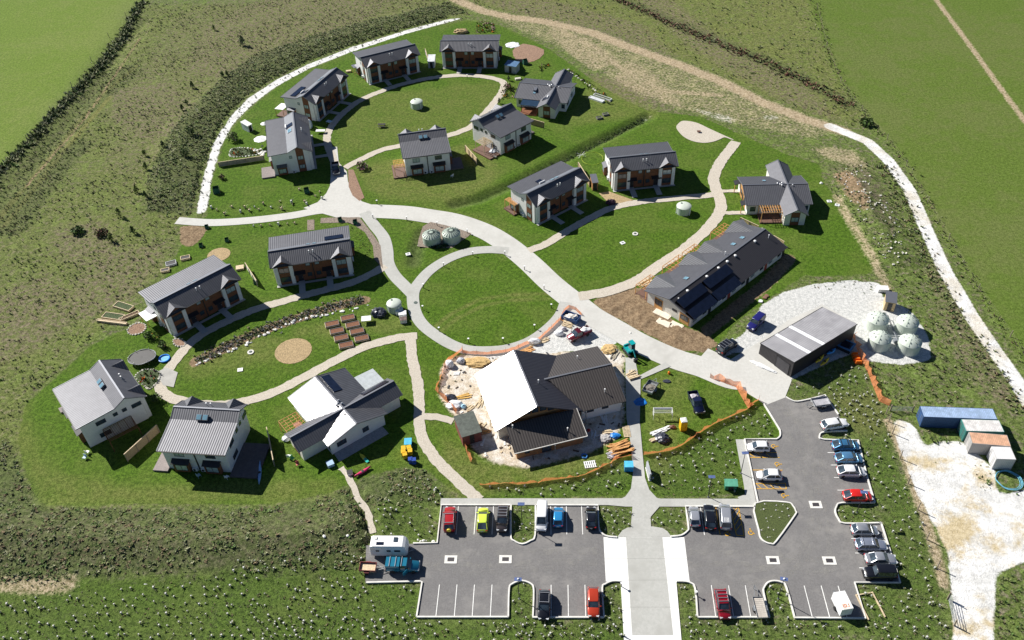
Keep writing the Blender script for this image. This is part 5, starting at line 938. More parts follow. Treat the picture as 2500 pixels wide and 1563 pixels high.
for o_, x, y, r_, lb in (((600, 0), 1582, 990, 1.62, 'round pale tank standing alone on the upper ring lawn'), ((1200, 300), 1770, 825, 1.62, 'round pale tank on the right lawn below the cross-shaped house path'), ((850, 500), 432, 968, 1.45, 'round pale tank by the concrete path next to a white crate stack')):
    p = q1(*o_, x, y); t = thing('round_tank', lb, 'water tank', p); MB().lathe([(r_, 0), (r_, 1.75)], 32).build('barrel', TANK, t, smooth=False); MB().lathe([(r_*1.03, 1.75), (r_*.9, 1.92), (r_*.4, 2.05), (.05, 2.08)], 32, cap=False).build('lid', TANKP, t, smooth=True)
    MB().tube((-r_-.06, -.4, 0), (-r_-.06, -.4, 1.7), .06).tube((r_*.75, -r_*.75, 0), (r_*.75, -r_*.75, 1.6), .1).build('pipe', PLW, t); MB().tube((-.5, .6, 2.0), (-.5, .6, 2.12), .22).build('access_lid', TANKG, t)

# lamps, bollards
for o_, x, y, rz, lb in ((A_, 1605, 440, 90, 'tall lamp post in the planted bay beside the long white van'), (A_, 1578, 1130, 90, 'tall lamp post in the planted bay of the lower left row'), (C_, 565, 1130, 80, 'tall lamp post in the planted bay beside the plank trailer'), ((1400, 850), 1243, 1375, 90, 'tall lamp post on the planted lawn left of the green cabinet'), ((1400, 850), 1545, 1155, 95, 'tall lamp post at the path corner by the disabled bays'), (C_, 1290, 335, 85, 'tall lamp post in the right planted bay under the red saloon')):
    p = q1(*o_, x, y); t = thing('lamp_post', lb, 'lamp post', p, R(rz), 'tall car park lamp posts'); MB().tube((0, 0, 0), (0, 0, 5.1), .07, .045, 10).build('pole', DARK, t); MB().ob((.0, 0, 5.15), (.55, 1.05, .06)).build('lamp_head', M('lamp_panel', (.10, .14, .30), .3), t); MB().tube((0, 0, 0), (0, 0, .06), .16).build('base_plate', STEEL, t)
    if lb.endswith('row') or 'plank' in lb: MB().tube((0, 0, 5.18), (0, 0, 5.35), .16, .1, 12).build('sensor_cap', PLW, t)
bl = [(230, 125), (543, 145), (822, 195), (1100, 262), (883, 572), (1152, 470), (1447, 465), (1628, 602), (1808, 780), (1875, 955), (1720, 1145), (1430, 1268), (1112, 1272), (840, 1170), (690, 970), (695, 768)]
WH = ['at the left tip of the tank triangle', 'on the road edge above the tank triangle', 'on the road edge left of the ribbed tanks', 'on the road edge right of the ribbed tanks', 'on the upper left rim of the circular lawn', 'at the top of the circular lawn', 'at the top right corner of the circular lawn', 'upper of two on the road side of the circular lawn', 'lower of two on the road side of the circular lawn', 'on the right tip of the circular lawn', 'lower right rim of the circular lawn near the orange net', 'bottom right of the circular lawn rim', 'bottom left of the circular lawn rim', 'lower left rim of the circular lawn', 'left rim of the circular lawn near the manhole', 'left rim of the circular lawn near the path fork']
b0 = None
for (x, y), wl in zip(bl, WH):
    p = q1(850, 500, x, y); lb = 'low black bollard light '+wl
    if b0 is None:
        b0 = thing('bollard_light', lb, 'bollard light', p, 0, 'bollard lights along the concrete paths'); MB().tube((0, 0, 0), (0, 0, 1.05), .07, .07, 10).build('post', DARK, b0); MB().tube((0, 0, 1.05), (0, 0, 1.1), .2, .2, 14).build('cap', PLW, b0)
    else: dup(b0, p, 0, lb)
for o_, x, y, wl in (((850, 250), 268, 940, 'on the grass by the wide road junction below the bark bed'), ((1300, 1163), 820, 1020, 'at the lower left corner of the white plaza'), ((1300, 1163), 850, 1480, 'near the bottom edge left of the plaza'), ((1300, 1163), 1505, 1100, 'on the planted edge right of the plaza'), ((1800, 650), 0, 0, '')):
    if wl: dup(b0, q1(*o_, x, y), 0, 'low black bollard light '+wl)

# ------------------------------------------------------------------ fences and nets
def cat_at(pts, step):
    o = [pts[0]]; 
    for a, b in zip(pts, pts[1:]):
        k = max(1, int((b-a).length/step)); o += [a+(b-a)*(i+1)/k for i in range(k)]
    return o
NET = 'orange safety nets around the building site'
def net(label, P, h=1.0, lean=.25, post=2.6):
    P = cat_at(P, .6); c = P[0]; t = thing('safety_net', label, 'net', (c.x, c.y), 0, NET); mb = MB(); vs = []
    for i, p in enumerate(P):
        a = P[max(i-1, 0)]; b = P[min(i+1, len(P)-1)]; d = (b-a).normalized(); n = Vector((-d.y, d.x)); hh = h*(1-.28*abs(math.sin(i*.7))*random.random()); l = lean*random.uniform(-.2, 1.8)
        q = p-c; vs += [(q.x, q.y, .05), (q.x+n.x*l*.4, q.y+n.y*l*.4, hh*.55), (q.x+n.x*l, q.y+n.y*l, hh)]
    f = []
    for i in range(len(P)-1): f += [(3*i, 3*i+3, 3*i+4, 3*i+1), (3*i+1, 3*i+4, 3*i+5, 3*i+2)]
    mb.add(vs, f).build('net_sheet', MESHO, t)
    for p in cat_at(P, post)[::max(1, int(post/.6))]: MB().tube((0, 0, 0), (0, 0, 1.25), .025, n=6).build('stake', M('rusty_stake', (.25, .07, .03)), t, loc=(p.x-c.x, p.y-c.y, 0))
Z1 = (1050, 730); Z2 = (1400, 850); Z3 = (1800, 650)
net('orange net along the left edge of the building site', Q(*Z1, '300,470 200,555 135,580 115,680 75,790 45,840 100,900 160,960 240,1060'))
net('orange net following the ring path behind the hall up to the blue skip', Q(*Z1, '300,500 400,512 500,515 600,508 700,492 790,470 870,430 1000,385 1120,275 1200,195 1245,110 1280,82 1345,108 1395,155'), .8, .1)
net('orange net running down from the site hut', Q(*Z1, '300,1285 330,1400 375,1512'), 1.1)
net('long orange net curving across the lawn below the yellow toilet', Q(*Z2, '1710,480 1640,522 1600,570 1500,612 1300,700 1200,762 1100,832 1000,900 890,948 770,968 645,988'), 1.1, .3)
net('orange net sagging beside the concrete forecourt', Q(*Z2, '1260,275 1360,312 1500,362 1560,470 1612,560'), 1.0, .6)
net('orange net in front of the timber piles below the hall', Q(*Z2, '540,990 430,1012 330,1062 200,1132 100,1172 0,1192')+Q(*A_, '1750,55 1640,72 1560,78 1450,60 1350,78 1215,82'), .9, .4)
net('faded orange net from the workshop corner down to the wire fence', Q(*Z3, '1060,640 1100,760 1150,880 1210,1000 1260,1130 1310,1250 1400,1292'), 1.0, .5)
def paling(label, a, b, h=1.8, mat=FENC, posts=False, nm='timber_fence', grp='timber fences between the houses'):
    t = thing(nm, label, 'fence', a, heading(a, b), grp); L = (b-a).length; MB().box(0, -.02, .03, L, .02, h).build('palings', mat, t)
    k = max(1, int(L/2.2))
    for i in range(k+1): MB().box(L*i/k-.05, -.14, 0, L*i/k+.05, -.025, h-.02).build('post', POSTW, t)
    MB().box(-.04, -.07, h, L+.04, .07, h+.05).build('capping', PINE, t)
def QQ(o, x, y): return q1(*o, x, y)
paling('tall paling fence standing between the two bottom-left houses', QQ((100, 820), 800, 1160), QQ((100, 820), 1095, 890), 1.9)
paling('pale paling fence right of the white house with scuffed roof', QQ((850, 250), 1085, 455), QQ((850, 250), 1190, 575), 1.8, M('pale_palings', (.68, .52, .30), .8, var=.2, ribs='X', per=.18))
paling('brown paling fence between the pergola house and the cross-shaped house', QQ((1000, 0), 1120, 1150), QQ((1000, 0), 1243, 1185), 1.7)
paling('pale-topped fence beside the wooden shed between two houses', QQ((1200, 300), 800, 420), QQ((1200, 300), 905, 590), 1.7, FENC)
paling('long low weathered fence running to the white gravel strip', QQ((450, 200), 322, 785), QQ((450, 200), 742, 722), 1.3, M('grey_palings', (.42, .36, .28), .85, var=.25, ribs='Z', per=.3))
paling('slim white screen panel beside the small grey shed', QQ((600, 0), 1660, 500), QQ((600, 0), 1690, 595), 1.7, CREAM)
paling('white-topped screen standing on the lawn between two houses', QQ((400, 500), 765, 590), QQ((400, 500), 868, 752), 1.6, CREAM)
paling('white-topped dark screen between the bottom houses', QQ((550, 850), 400, 790), QQ((550, 850), 460, 1090), 1.7, M('screen_dark', (.2, .2, .22), .7))
SL = M('slat_batten', (.68, .52, .28), .8, var=.2, ribs='X', per=.35, ribcol=.6)
paling('slatted pale fence at the top end of the long terrace', QQ((1600, 250), 780, 1108), QQ((1600, 250), 945, 1185), 1.3, SL)
paling('short slatted fence at the lower right end of the long terrace', QQ((1600, 250), 1085, 1275), QQ((1600, 250), 1180, 1330), 1.3, SL)
def wirefence(label, P, h=1.3, strain=1.6, cat='fence'):
    c = P[0]; t = thing('wire_fence', label, cat, (c.x, c.y), 0)
    for i, p in enumerate(P):
        MB().tube((0, 0, 0), (random.uniform(-.1, .1), random.uniform(-.1, .1), strain), .09, .08, 8).build('post', POSTW, t, loc=(p.x-c.x, p.y-c.y, 0))
    for z in (.3, .6, .9, 1.2): MB().path([(p.x-c.x, p.y-c.y, z) for p in P], .006, 4).build('wire', POSTW, t)
wirefence('wire fence with leaning wooden posts along the white gravel yard', Q(2000, 950, '615,230 640,300 675,412 745,642 820,872 905,1118 990,1388')+Q(2000, 1163, '1085,848 1180,1135'), strain=2.0)
wirefence('wire fence along the edge of the left pasture', Q(0, 0, '-60,1180 10,1110 180,922 338,735 475,573 605,404 720,248 833,112 930,0', 2.7))
wirefence('wire fence along the edge of the right pasture', D('1930,20 1952,110 1985,195 2035,262 2095,330 2140,392 2190,478 2240,566 2310,685 2385,795 2450,890'))
def gate(label, a, b, h=1.2, n=5):
    t = thing('farm_gate', label, 'gate', a, heading(a, b)); L = (b-a).length; f = MB()
    for i in range(n): f.tube((0, 0, .2+i*(h-.2)/(n-1)), (L, 0, .2+i*(h-.2)/(n-1)), .03)
    f.tube((0, 0, .1), (0, 0, h), .035).tube((L, 0, .1), (L, 0, h), .035).tube((L/2, 0, .2), (L/2, 0, h), .03).tube((0, 0, .2), (L, 0, h), .02); f.build('gate_frame', STEEL, t)
    for x in (-.15, L+.15): MB().tube((x, 0, 0), (x, 0, 1.6), .1).build('post', POSTW, t)
gate('steel farm gate at the bottom right beside the white gravel drive', q1(2000, 1163, 1190, 1140), q1(2000, 1163, 1240, 1370), 1.3)
gate('rusty mesh gate between wire fence and long blue container', q1(2000, 950, 660, 205), q1(2000, 950, 850, 210), 1.2)
# ------------------------------------------------------------------ small sheds
def shed(label, o, corners, z, roofm, wallm, h2=None, nm='garden_shed', cat='shed'):
    p = [q1(*o, x, y, z=z) for x, y in pz(corners)]; c = sum(p, Vector())/4; d = ((p[1]-p[0])+(p[2]-p[3]))/2; e = ((p[3]-p[0])+(p[2]-p[1]))/2; L, W = d.length/2, e.length/2
    t = thing(nm, label, cat, (c.x, c.y), math.atan2(d.y, d.x)); z0, z1 = z-.12, z+.12
    MB().box(-L+.12, -W+.12, 0, L-.12, W-.12, z0).build('wall', wallm, t); MB().slab([(-L, -W, z0+.02), (L, -W, z0+.02), (L, W, z1+.1), (-L, W, z1+.1)], .07).build('roof', roofm, t)
    do = MB().box(-.4, -W+.08, .05, .4, -W+.12, z-.4).build('door', M('door_'+wallm.name, tuple(x*.8 for x in wallm.diffuse_color[:3]), .7) if False else DARK, t); MB().ob((.28, -W+.05, 1.0), (.08, .05, .05)).build('handle', ALU, do); return t
GRS = M('grey_shed', (.35, .38, .42), .6); shed('small grey steel shed between the two topmost houses', (600, 0), '1685,565 1752,565 1742,508 1675,512', 2.2, M('pale_shed_roof', (.62, .65, .68), .5), GRS)
shed('blue-grey garden shed in the shade right of the topmost house', (1000, 0), '885,598 1000,618 1000,575 895,558', 2.3, M('blue_shed_roof', (.10, .19, .33), .4), GRS)
shed('small white garden shed by the flower garden near the gravel strip', (450, 200), '575,412 612,388 575,350 520,372', 2.0, PLW, M('white_shed', (.66, .7, .72)))
shed('wooden shed with flat dark roof between two timber houses', (1200, 300), '940,552 1000,545 955,478 895,482', 2.3, FLASH, M('cedar_shed', (.38, .18, .07), .7, var=.2, ribs='X', per=.15))
shed('plywood pump shed with a dark roof above the four tanks', (1800, 650), '1375,322 1485,345 1468,248 1362,235', 2.4, FLASH, M('ply', (.48, .36, .20), .8))
shed('site hut with mossy dark green roof and red-brown slatted side', (1050, 730), '302,1275 490,1215 390,1045 205,1092', 2.5, M('moss_roof', (.09, .105, .09), .7, var=.3), M('hut_red', (.20, .06, .05), .8, var=.3, ribs='X', per=.2), nm='site_hut', cat='hut')
shed('green electrical cabinet with pale lid on the planted lawn', Z2, '1395,1270 1518,1275 1515,1215 1395,1215', 1.3, M('cabinet_lid', (.13, .42, .29), .4), M('cabinet_green', (.02, .16, .10), .4), nm='transformer_cabinet', cat='cabinet')
c_ = QQ(Z2, 1008, 745); t = thing('portable_toilet', 'bright yellow portable toilet with white roof on the grass', 'toilet', c_, R(8)); YEL = M('yellow_plastic', (.80, .48, .02), .4)
MB().box(-.55, -.55, 0, .55, .55, 2.15).build('cabin', YEL, t); MB().lathe([(.74, 2.15), (.72, 2.3), (.3, 2.42)], 4).build('roof', PLW, t, rz=R(45)); do = MB().box(-.35, -.6, .1, .35, -.55, 1.95).build('door', YEL, t); MB().box(.2, -.65, 1.0, .3, -.6, 1.1).build('handle', DARK, do)
def crate(label, o, x, y, s, mat, nm, cat, rz=0, lid=None, z=0):
    c = q1(*o, x, y); t = thing(nm, label, cat, (c.x, c.y, z), R(rz)); MB().box(-s[0]/2, -s[1]/2, 0, s[0]/2, s[1]/2, s[2]).build('body', mat, t); MB().box(-s[0]/2-.03, -s[1]/2-.03, s[2], s[0]/2+.03, s[1]/2+.03, s[2]+.06).build('lid', lid or mat, t); return t
crate('bright blue lidded bin box beside the footpath and orange net', Z2, 508, 1115, (1.4, 1.25, 1.2), M('blue_plastic', (.03, .28, .62), .4), 'storage_bin', 'bin', 0, M('light_blue_lid', (.10, .50, .78), .4))
c_ = QQ(Z2, 690, 1165); t = thing('monument_sign', 'narrow grey upright slab sign beside the central footpath', 'sign', c_, R(97)); MB().box(-1.3, -.14, 0, 1.3, .14, 1.7).build('slab', M('grey_slab', (.40, .42, .45), .6), t); MB().box(-1.4, -.22, 0, 1.4, .22, .12).build('plinth', KERB, t)
# blue skip with white sacks
c_ = q1(*Z1, 1300, 190); t = thing('rubbish_skip', 'blue skip heaped with white waste inside the orange net corner', 'skip', (c_.x, c_.y), R(-30)); BM_ = M('skip_blue', (.03, .09, .25), .6)
MB().box(-1.6, -.9, 0, 1.6, .9, .1).box(-1.7, -1, .1, 1.7, -.92, 1.1).box(-1.7, .92, .1, 1.7, 1, 1.1).box(-1.7, -.92, .1, -1.62, .92, 1.1).box(1.62, -.92, .1, 1.7, .92, 1.1).build('tub', BM_, t)
tag(blob('rubbish_heap', M('white_waste', (.72, .68, .62), .8, 0, .35, 5), .8, (c_.x, c_.y, .55), (1.75, .95, .55), None, 3, 4, .2), 'white and brown waste heaped in the blue skip', 'rubbish')
def heap(label, o, x, y, mat, r, sc=(1, 1, .6), nm='rubble_heap', cat='heap', seed=1, sub=3, amp=.18, grp=None):
    c = q1(*o, x, y); return tag(blob(nm, mat, r, (c.x, c.y, .02), sc, None, sub, seed, amp), label, cat, grp)
TARPB = M('black_tarp', (.05, .055, .075), .35, 0, .5, 2); TARPW = M('white_tarp', (.74, .76, .80), .5, 0, .25, 2); SANDM = M('yellow_sand', (.55, .38, .17), .95, 0, .3, 3, bump=.4)
heap('dark grey tarpaulin heap beside the round pale tank', (850, 500), 285, 1010, TARPB, 1.2, (1.3, 1, .8), 'tarpaulin', 'tarpaulin', 3)
heap('white wrapped bundle just outside the hall near the ring path', Z1, 180, 615, TARPW, .85, (1, 1, 1.1), 'tarpaulin', 'tarpaulin', 5, 2, .1)
heap('silver and black wrapped bundle beside the sand pile', Z1, 285, 580, M('silver_tarp', (.42, .44, .5), .4, 0, .6, 3), .8, (1.1, .9, .8), 'tarpaulin', 'tarpaulin', 6, 2)
heap('small yellow sand pile left of the hall', Z1, 430, 590, SANDM, 1.5, (1.6, .9, .3), 'sand_heap', 'sand pile', 7)
heap('dark plastic heap on the left of the building site', Z1, 185, 915, TARPB, .9, (1.1, .8, .6), 'tarpaulin', 'tarpaulin', 8, 2)
heap('white sheeted materials above the site hut', Z1, 225, 985, TARPW, 1.1, (1.4, .9, .5), 'tarpaulin', 'tarpaulin', 9, 2)
heap('sky blue plastic bundle next to the white sheeted materials', Z1, 310, 1000, M('sky_plastic', (.35, .62, .80), .4), .5, (1, 1, .9), 'tarpaulin', 'tarpaulin', 10, 2)
heap('white bag of insulation near the burgundy pickup', Z1, 1190, 325, TARPW, .85, (1.2, .8, .7), 'bulk_bag', 'bag', 11, 2, .1)
heap('small pale bag by the insulation near the burgundy pickup', Z1, 1235, 285, M('grey_load', (.45, .43, .47)), .55, (1, 1, .8), 'bulk_bag', 'bag', 12, 2)
heap('grey aggregate pile in the hall shade near the pallets', Z2, 290, 840, M('aggregate', (.38, .37, .37), .95, 0, .3, 6), .9, (1.2, 1, .45), 'gravel_heap', 'gravel pile', 13)
heap('soil pile right of the hall beside the excavator', Z1, 1650, 470, SANDM, 1.3, (1.2, 1, .35), 'sand_heap', 'sand pile', 14)
heap('black plastic heap on the grass below the yellow toilet', Z2, 820, 840, TARPB, 1.1, (1.1, 1, .6), 'tarpaulin', 'tarpaulin', 15)
heap('blue tarpaulin spread beside the tip trailer', Z2, 615, 500, M('blue_tarp', (.02, .20, .60), .4, 0, .3, 2), 1.1, (1.1, .9, .12), 'tarpaulin', 'tarpaulin', 16, 2)
heap('long white roll of sheeting lying across the workshop forecourt', Z3, 235, 930, PLW, .6, (.9, .8, .5), 'sheeting_roll', 'sheeting', 17, 3)
o = bpy.data.objects['sheeting_roll']; o.scale = (4.6, .9, 1); o.rotation_euler.z = R(-36)
def stack(label, o, x, y, n, L, rz, mat, nm='timber_stack', cat='timber pile', spread=.9, seed=0):
    c = q1(*o, x, y); rr = random.Random(seed); mb = MB()
    for i in range(n): mb.ob((rr.uniform(-.3, .3), rr.uniform(-spread, spread), .08+.1*(i//7)+rr.uniform(0, .03)), (L*rr.uniform(.6, 1), .16, .08), R(rr.uniform(-12, 12)))
    return tag(mb.build(nm, mat, loc=(c.x, c.y, 0), rz=R(rz)), label, cat)
stack('large untidy pile of orange-brown boards by the footpath below the hall', Z2, 430, 925, 34, 4.2, 22, ORG, seed=1, spread=1.3)
stack('pale boards lying inside the net behind the hall', Z1, 1010, 400, 12, 4.2, 20, PINE, seed=2, spread=.35)
stack('bright yellow boards laid on the bare earth left of the hall', Z1, 315, 900, 6, 2.8, 14, M('yellow_timber', (.66, .40, .10)), seed=3, spread=.5)
stack('boards and offcuts beside the tip trailer', Z2, 550, 255, 22, 2.2, 30, PINE, seed=4, spread=.9)
stack('white beams stacked on the grass below the scaffold frame', Z2, 795, 765, 9, 4.0, 24, PLW, nm='beam_stack', cat='beams', seed=5, spread=.35)
stack('timber offcuts at the left end of the black plastic heap', Z2, 745, 850, 12, 1.8, 30, PINE, seed=6, spread=.5)
stack('grey planks and sheets leaning beside the excavator path', Z1, 1690, 520, 8, 2.6, 70, M('grey_ply', (.40, .36, .28), .8), seed=7, spread=.7)
stack('loose pale timber by the skip', Z1, 1270, 235, 18, 2.4, 155, PINE, seed=8, spread=.8)
stack('weathered sleepers lying at the left edge of the bottom-left lawn', (0, 500), 830, 878, 5, 5.0, -8, PINE, nm='sleeper_stack', cat='sleepers', spread=.35, seed=9) if False else None
stack('white and grey bundled pallets in front of the orange net', Z2, 365, 990, 14, 1.8, 15, M('grey_load', (.45, .43, .47)), nm='rubbish_pile', cat='rubbish', spread=.6, seed=11)
stack('stack of pale pergola timber at the near end of the terrace', (1450, 500), 480, 720, 16, 3.4, 42, PINE, spread=.9, seed=12)
def pallet(label, o, x, y, rz, mat=PINE, sz=(1.2, 1.0), n=7, z=0):
    c = q1(*o, x, y); mb = MB()
    for i in range(n): mb.box(-sz[0]/2+i*sz[0]/n, -sz[1]/2, .1, -sz[0]/2+i*sz[0]/n+sz[0]/n*.6, sz[1]/2, .13)
    for yy in (-sz[1]/2, -.05, sz[1]/2-.1): mb.box(-sz[0]/2, yy, 0, sz[0]/2, yy+.1, .1)
    return tag(mb.build('pallet', mat, loc=(c.x, c.y, z), rz=R(rz)), label, 'pallet')
pallet('long timber pallet lying across the edge of the footpath', Z2, 490, 770, 95, PINE, (2.6, 1.2), 9)
pallet('whitewashed pallet on the grass left of the orange net', Z2, 155, 1075, 10, PLW, (2.0, 1.4), 6)
c_ = QQ(Z2, 820, 640); t = thing('scaffold_frame', 'white tubular scaffold tower on the grass left of the yellow toilet', 'scaffold', c_, R(0)); f = MB()
for x in (-1.6, 1.6):
    for y in (-.6, .6): f.tube((x, y, 0), (x, y, 1.9), .04)
for y in (-.6, -.2, .2, .6): f.tube((-1.6, y, 1.85), (1.6, y, 1.85), .04)
for x in (-1.6, 1.6): f.tube((x, -.6, 1.0), (x, .6, 1.0), .035).tube((x, -.6, 1.85), (x, .6, 1.85), .04)
f.build('tube_frame', PLW, t); MB().box(-1.5, .1, 1.88, 1.5, .5, 1.93).build('platform', ALU, t)
c_ = QQ(Z2, 100, 1000); o = tag(ringmb(.45, .13, .14, 20).build('tyre', M('blue_tyre', (.05, .22, .55), .5), loc=(c_.x, c_.y, 0)), 'blue-painted tyre lying in the hall shade', 'tyre')
# excavator
c_ = q1(1450, 500, 332, 1365); t = thing('mini_excavator', 'teal mini excavator with its arm reaching over the grass triangle', 'excavator', c_, R(-62)); TEAL = M('teal_paint', (.0, .32, .34), .4)
for s in (-1, 1): tr = MB().xsec([(s*.75-.2, .05), (s*.75+.2, .05), (s*.75+.2, .5), (s*.75-.2, .5)], -1.1, 1.1).build('track', PLB, t)
MB().box(-1.0, -.75, .55, .6, .75, 1.1).build('deck', TEAL, t); MB().box(-1.25, -.7, .6, -1.0, .7, 1.35).build('counterweight', TEAL, t)
cb = MB().box(-.55, -.1, 1.1, .55, .72, 2.45).build('cab_glass', GLASS, t); MB().box(-.6, -.15, 2.45, .6, .77, 2.55).build('cab_roof', TEAL, t)
MB().beam((.6, -.4, 1.0), (1.6, -.4, 2.3), .22, .28).build('boom', TEAL, t); MB().beam((1.6, -.4, 2.3), (2.6, -.45, 1.2), .18, .2).build('arm', TEAL, t)
MB().xsec([(-.75, .1), (-.05, .1), (-.05, .7), (-.75, .7)], 2.4, 2.8).build('bucket', PLB, t); MB().box(-1.55, -.9, .05, -1.42, .9, .45).build('blade', PLB, t)
# orange barriers, kayaks, boards
c_ = q1(*Z3, 1115, 900); b0 = thing('water_barrier', 'orange plastic barrier lowest of the nested barriers by the workshop corner', 'barrier', c_, R(0), 'orange plastic barriers'); MB().box(-.65, -.2, 0, .65, .2, .35).box(-.5, -.12, .35, .5, .12, .75).build('shell', M('barrier_orange', (.85, .20, .02), .4), b0)
for i, w_ in enumerate(('second lowest', 'middle', 'topmost')): dup(b0, (c_.x-.08, c_.y+.75*(i+1), 0), 0, f'orange plastic barrier {w_} of the nested barriers by the workshop corner')
def hull(label, a, b, mat, w=.7, h=.35, nm='kayak', z=.1, cat='kayak', flat=False):
    L = (b-a).length; t = thing(nm, label, cat, ((a.x+b.x)/2, (a.y+b.y)/2, z), heading(a, b)); n = 9; stn = []
    for i in range(n+1):
        u = -1+2*i/n; ww = w/2*max(.04, (1-abs(u)**2.3)); zz = .12*abs(u)**2*(0 if flat else 1); stn.append([(u*L/2, -ww, zz+h*.5), (u*L/2, -ww*.6, zz), (u*L/2, ww*.6, zz), (u*L/2, ww, zz+h*.5), (u*L/2, ww*.4, zz+h), (u*L/2, -ww*.4, zz+h)])
    loft(MB(), stn).build('hull', mat, t, smooth=True)
    if not flat: MB().lathe([(.25, h+.01), (.2, h+.02)], 14).build('cockpit', PLB, t)
    return t
PINK = M('pink_plastic', (.70, .03, .16), .35); YKY = M('kayak_yellow', (.75, .55, .02), .4)
hull('pink kayak lying on the grass below the cross-shaped house', QQ((550, 850), 1195, 1195), QQ((550, 850), 1345, 1105), PINK)
t = hull('yellow and green surfboard on the grass below the cross-shaped house', QQ((550, 850), 1240, 975), QQ((550, 850), 1318, 1058), M('board_yellow', (.62, .62, .05), .4), .65, .12, 'surfboard', .05, 'surfboard', True); MB().ob((.75, 0, .13), (1.1, .5, .02)).build('green_tail', M('board_green', (.02, .38, .30), .4), t)
hull('upper yellow kayak on the rack behind the workshop', q1(*Z3, 720, 900, z=.8), q1(*Z3, 795, 830, z=.8), YKY, z=.8)
hull('lower yellow kayak on the rack behind the workshop', q1(*Z3, 765, 925, z=.5), q1(*Z3, 845, 855, z=.5), YKY, z=.5)
hull('blue kayak behind the dark workshop wall', q1(*Z3, 825, 820, z=.8), q1(*Z3, 905, 770, z=.8), M('kayak_blue', (.04, .30, .65), .35), .9, z=.8)
t = hull('long pale blue surf ski in the deep shade of the bottom house', QQ((550, 850), 315, 1270), QQ((550, 850), 325, 1050), M('ski_blue', (.25, .45, .75), .4), .6, .25, 'surf_ski')
c_ = q1(*Z3, 1000, 760); t = thing('spa_frame', 'square blue-edged spa cover raised behind the workshop', 'spa cover', c_, R(52)); MB().box(-1.1, -1.1, 0, 1.1, 1.1, .9).build('base', PLB, t); MB().box(-1.3, -1.3, .9, 1.3, 1.3, 1.02).build('rim', M('spa_blue', (.07, .20, .38), .4), t); MB().box(-.95, -.95, 1.02, .95, .95, 1.05).build('cover', SOLAR, t)
c_ = q1(*Z3, 1340, 212); crate('white lidded tank box above the pump shed', Z3, 1338, 225, (2.0, 1.3, .7), PLW, 'filter_box', 'box', -4)
for x, y, w_ in ((1592, 845, 'right'), (1575, 862, 'middle'), (1538, 895, 'left')): c_ = q1(1450, 500, x, y); tag(MB().lathe([(.2, 0), (.42, .02), (.42, .25), (.2, .27)], 18).build('tyre_planter', M('planter_brown', (.22, .12, .08)) if w_ != 'left' else PLW, loc=c_), f'{w_} one of three tyre planters on the grass verge behind the terrace', 'planter', 'tyre planters')
for x, y, a, b, w_ in ((630, 1010, 3.6, 1.5, 'upper'), (640, 1095, 2.9, 1.8, 'lower left'), (757, 1118, 2.6, 1.8, 'lower right')): c_ = q1(1450, 500, x, y); tag(MB().ob((0, 0, .06), (a, b, .08)).ob((.4, .2, .11), (a*.6, b*.7, .03), .3).build('plywood_sheet', M('pale_board', (.74, .66, .54), .8, var=.1), loc=c_, rz=R(-38)), f'{w_} one of three pale boards on the dirt beside the terrace', 'board', 'pale boards on the dirt')
# bins
b0 = None
for x, y, w_ in ((1650, 955, 'upper left'), (1700, 950, 'upper right'), (1648, 988, 'middle left'), (1710, 980, 'middle right'), (1662, 1012, 'lowest')):
    c_ = q1(550, 850, x, y); lb = f'yellow-lidded wheelie bin, {w_} in the cluster of five'
    if b0 is None:
        b0 = thing('wheelie_bin', lb, 'bin', c_, R(10), 'yellow wheelie bins'); MB().box(-.35, -.38, .1, .35, .38, 1.0).build('body', YEL, b0); MB().box(-.38, -.42, 1.0, .38, .42, 1.08).build('lid', YEL, b0); MB().tube((-.3, .4, .12), (.3, .4, .12), .12).build('wheel', PLB, b0)
    else: dup(b0, c_, R(10+x % 9), lb)
for x, y, w_ in ((1712, 1055, 'left'), (1745, 1060, 'right')): crate(f'{w_} one of two dark blue bins below the yellow bins', (550, 850), x, y, (.65, .7, .95), M('blue_bin', (.02, .07, .38), .4), 'wheelie_bin', 'bin', 8)
crate('sky blue crate with lid above the yellow bins', (550, 850), 1690, 890, (1.2, 1.4, .8), M('light_blue_lid', (.10, .50, .78)), 'storage_bin', 'bin', 5)
crate('white square crate beside the pink kayak', (550, 850), 1152, 1160, (.9, .8, .5), PLW, 'storage_crate', 'crate', 20, PLB)
crate('blue and white chest in the shade by the paved patio', (550, 850), 972, 1080, (1.1, 1.1, .6), M('chest_blue', (.35, .5, .68), .5), 'storage_chest', 'chest', 30)
# garden beds by the path
k = 0
WHB = ['left column, top', 'left column, second', 'left column, third', 'left column, bottom', 'right column, top', 'right column, second', 'right column, third', 'right column, bottom']
b0 = None
for x, y in ((1555, 1108), (1600, 1172), (1640, 1236), (1685, 1302), (1700, 1052), (1745, 1115), (1785, 1176), (1828, 1240)):
    c_ = q1(400, 500, x, y); lb = f'pale-edged raised soil bed in the cluster of eight, {WHB[k]}'; k += 1
    if b0 is None:
        b0 = thing('raised_bed', lb, 'garden bed', c_, R(18), 'eight raised beds'); MB().box(-1.35, -.75, 0, 1.35, -.65, .4).box(-1.35, .65, 0, 1.35, .75, .4).box(-1.35, -.65, 0, -1.25, .65, .4).box(1.25, -.65, 0, 1.35, .65, .4).build('edging', M('bed_grey', (.16, .15, .15), .8, var=.2), b0); MB().box(-1.42, -.8, 0, 1.42, -.75, .3).box(-1.42, -.75, 0, -1.35, .75, .3).build('pale_edge', PINE, b0); MB().box(-1.25, -.65, .05, 1.25, .65, .33).build('soil', M('red_soil', (.20, .09, .05), .95, var=.5, scale=6), b0)
    else: dup(b0, c_, R(18), lb)
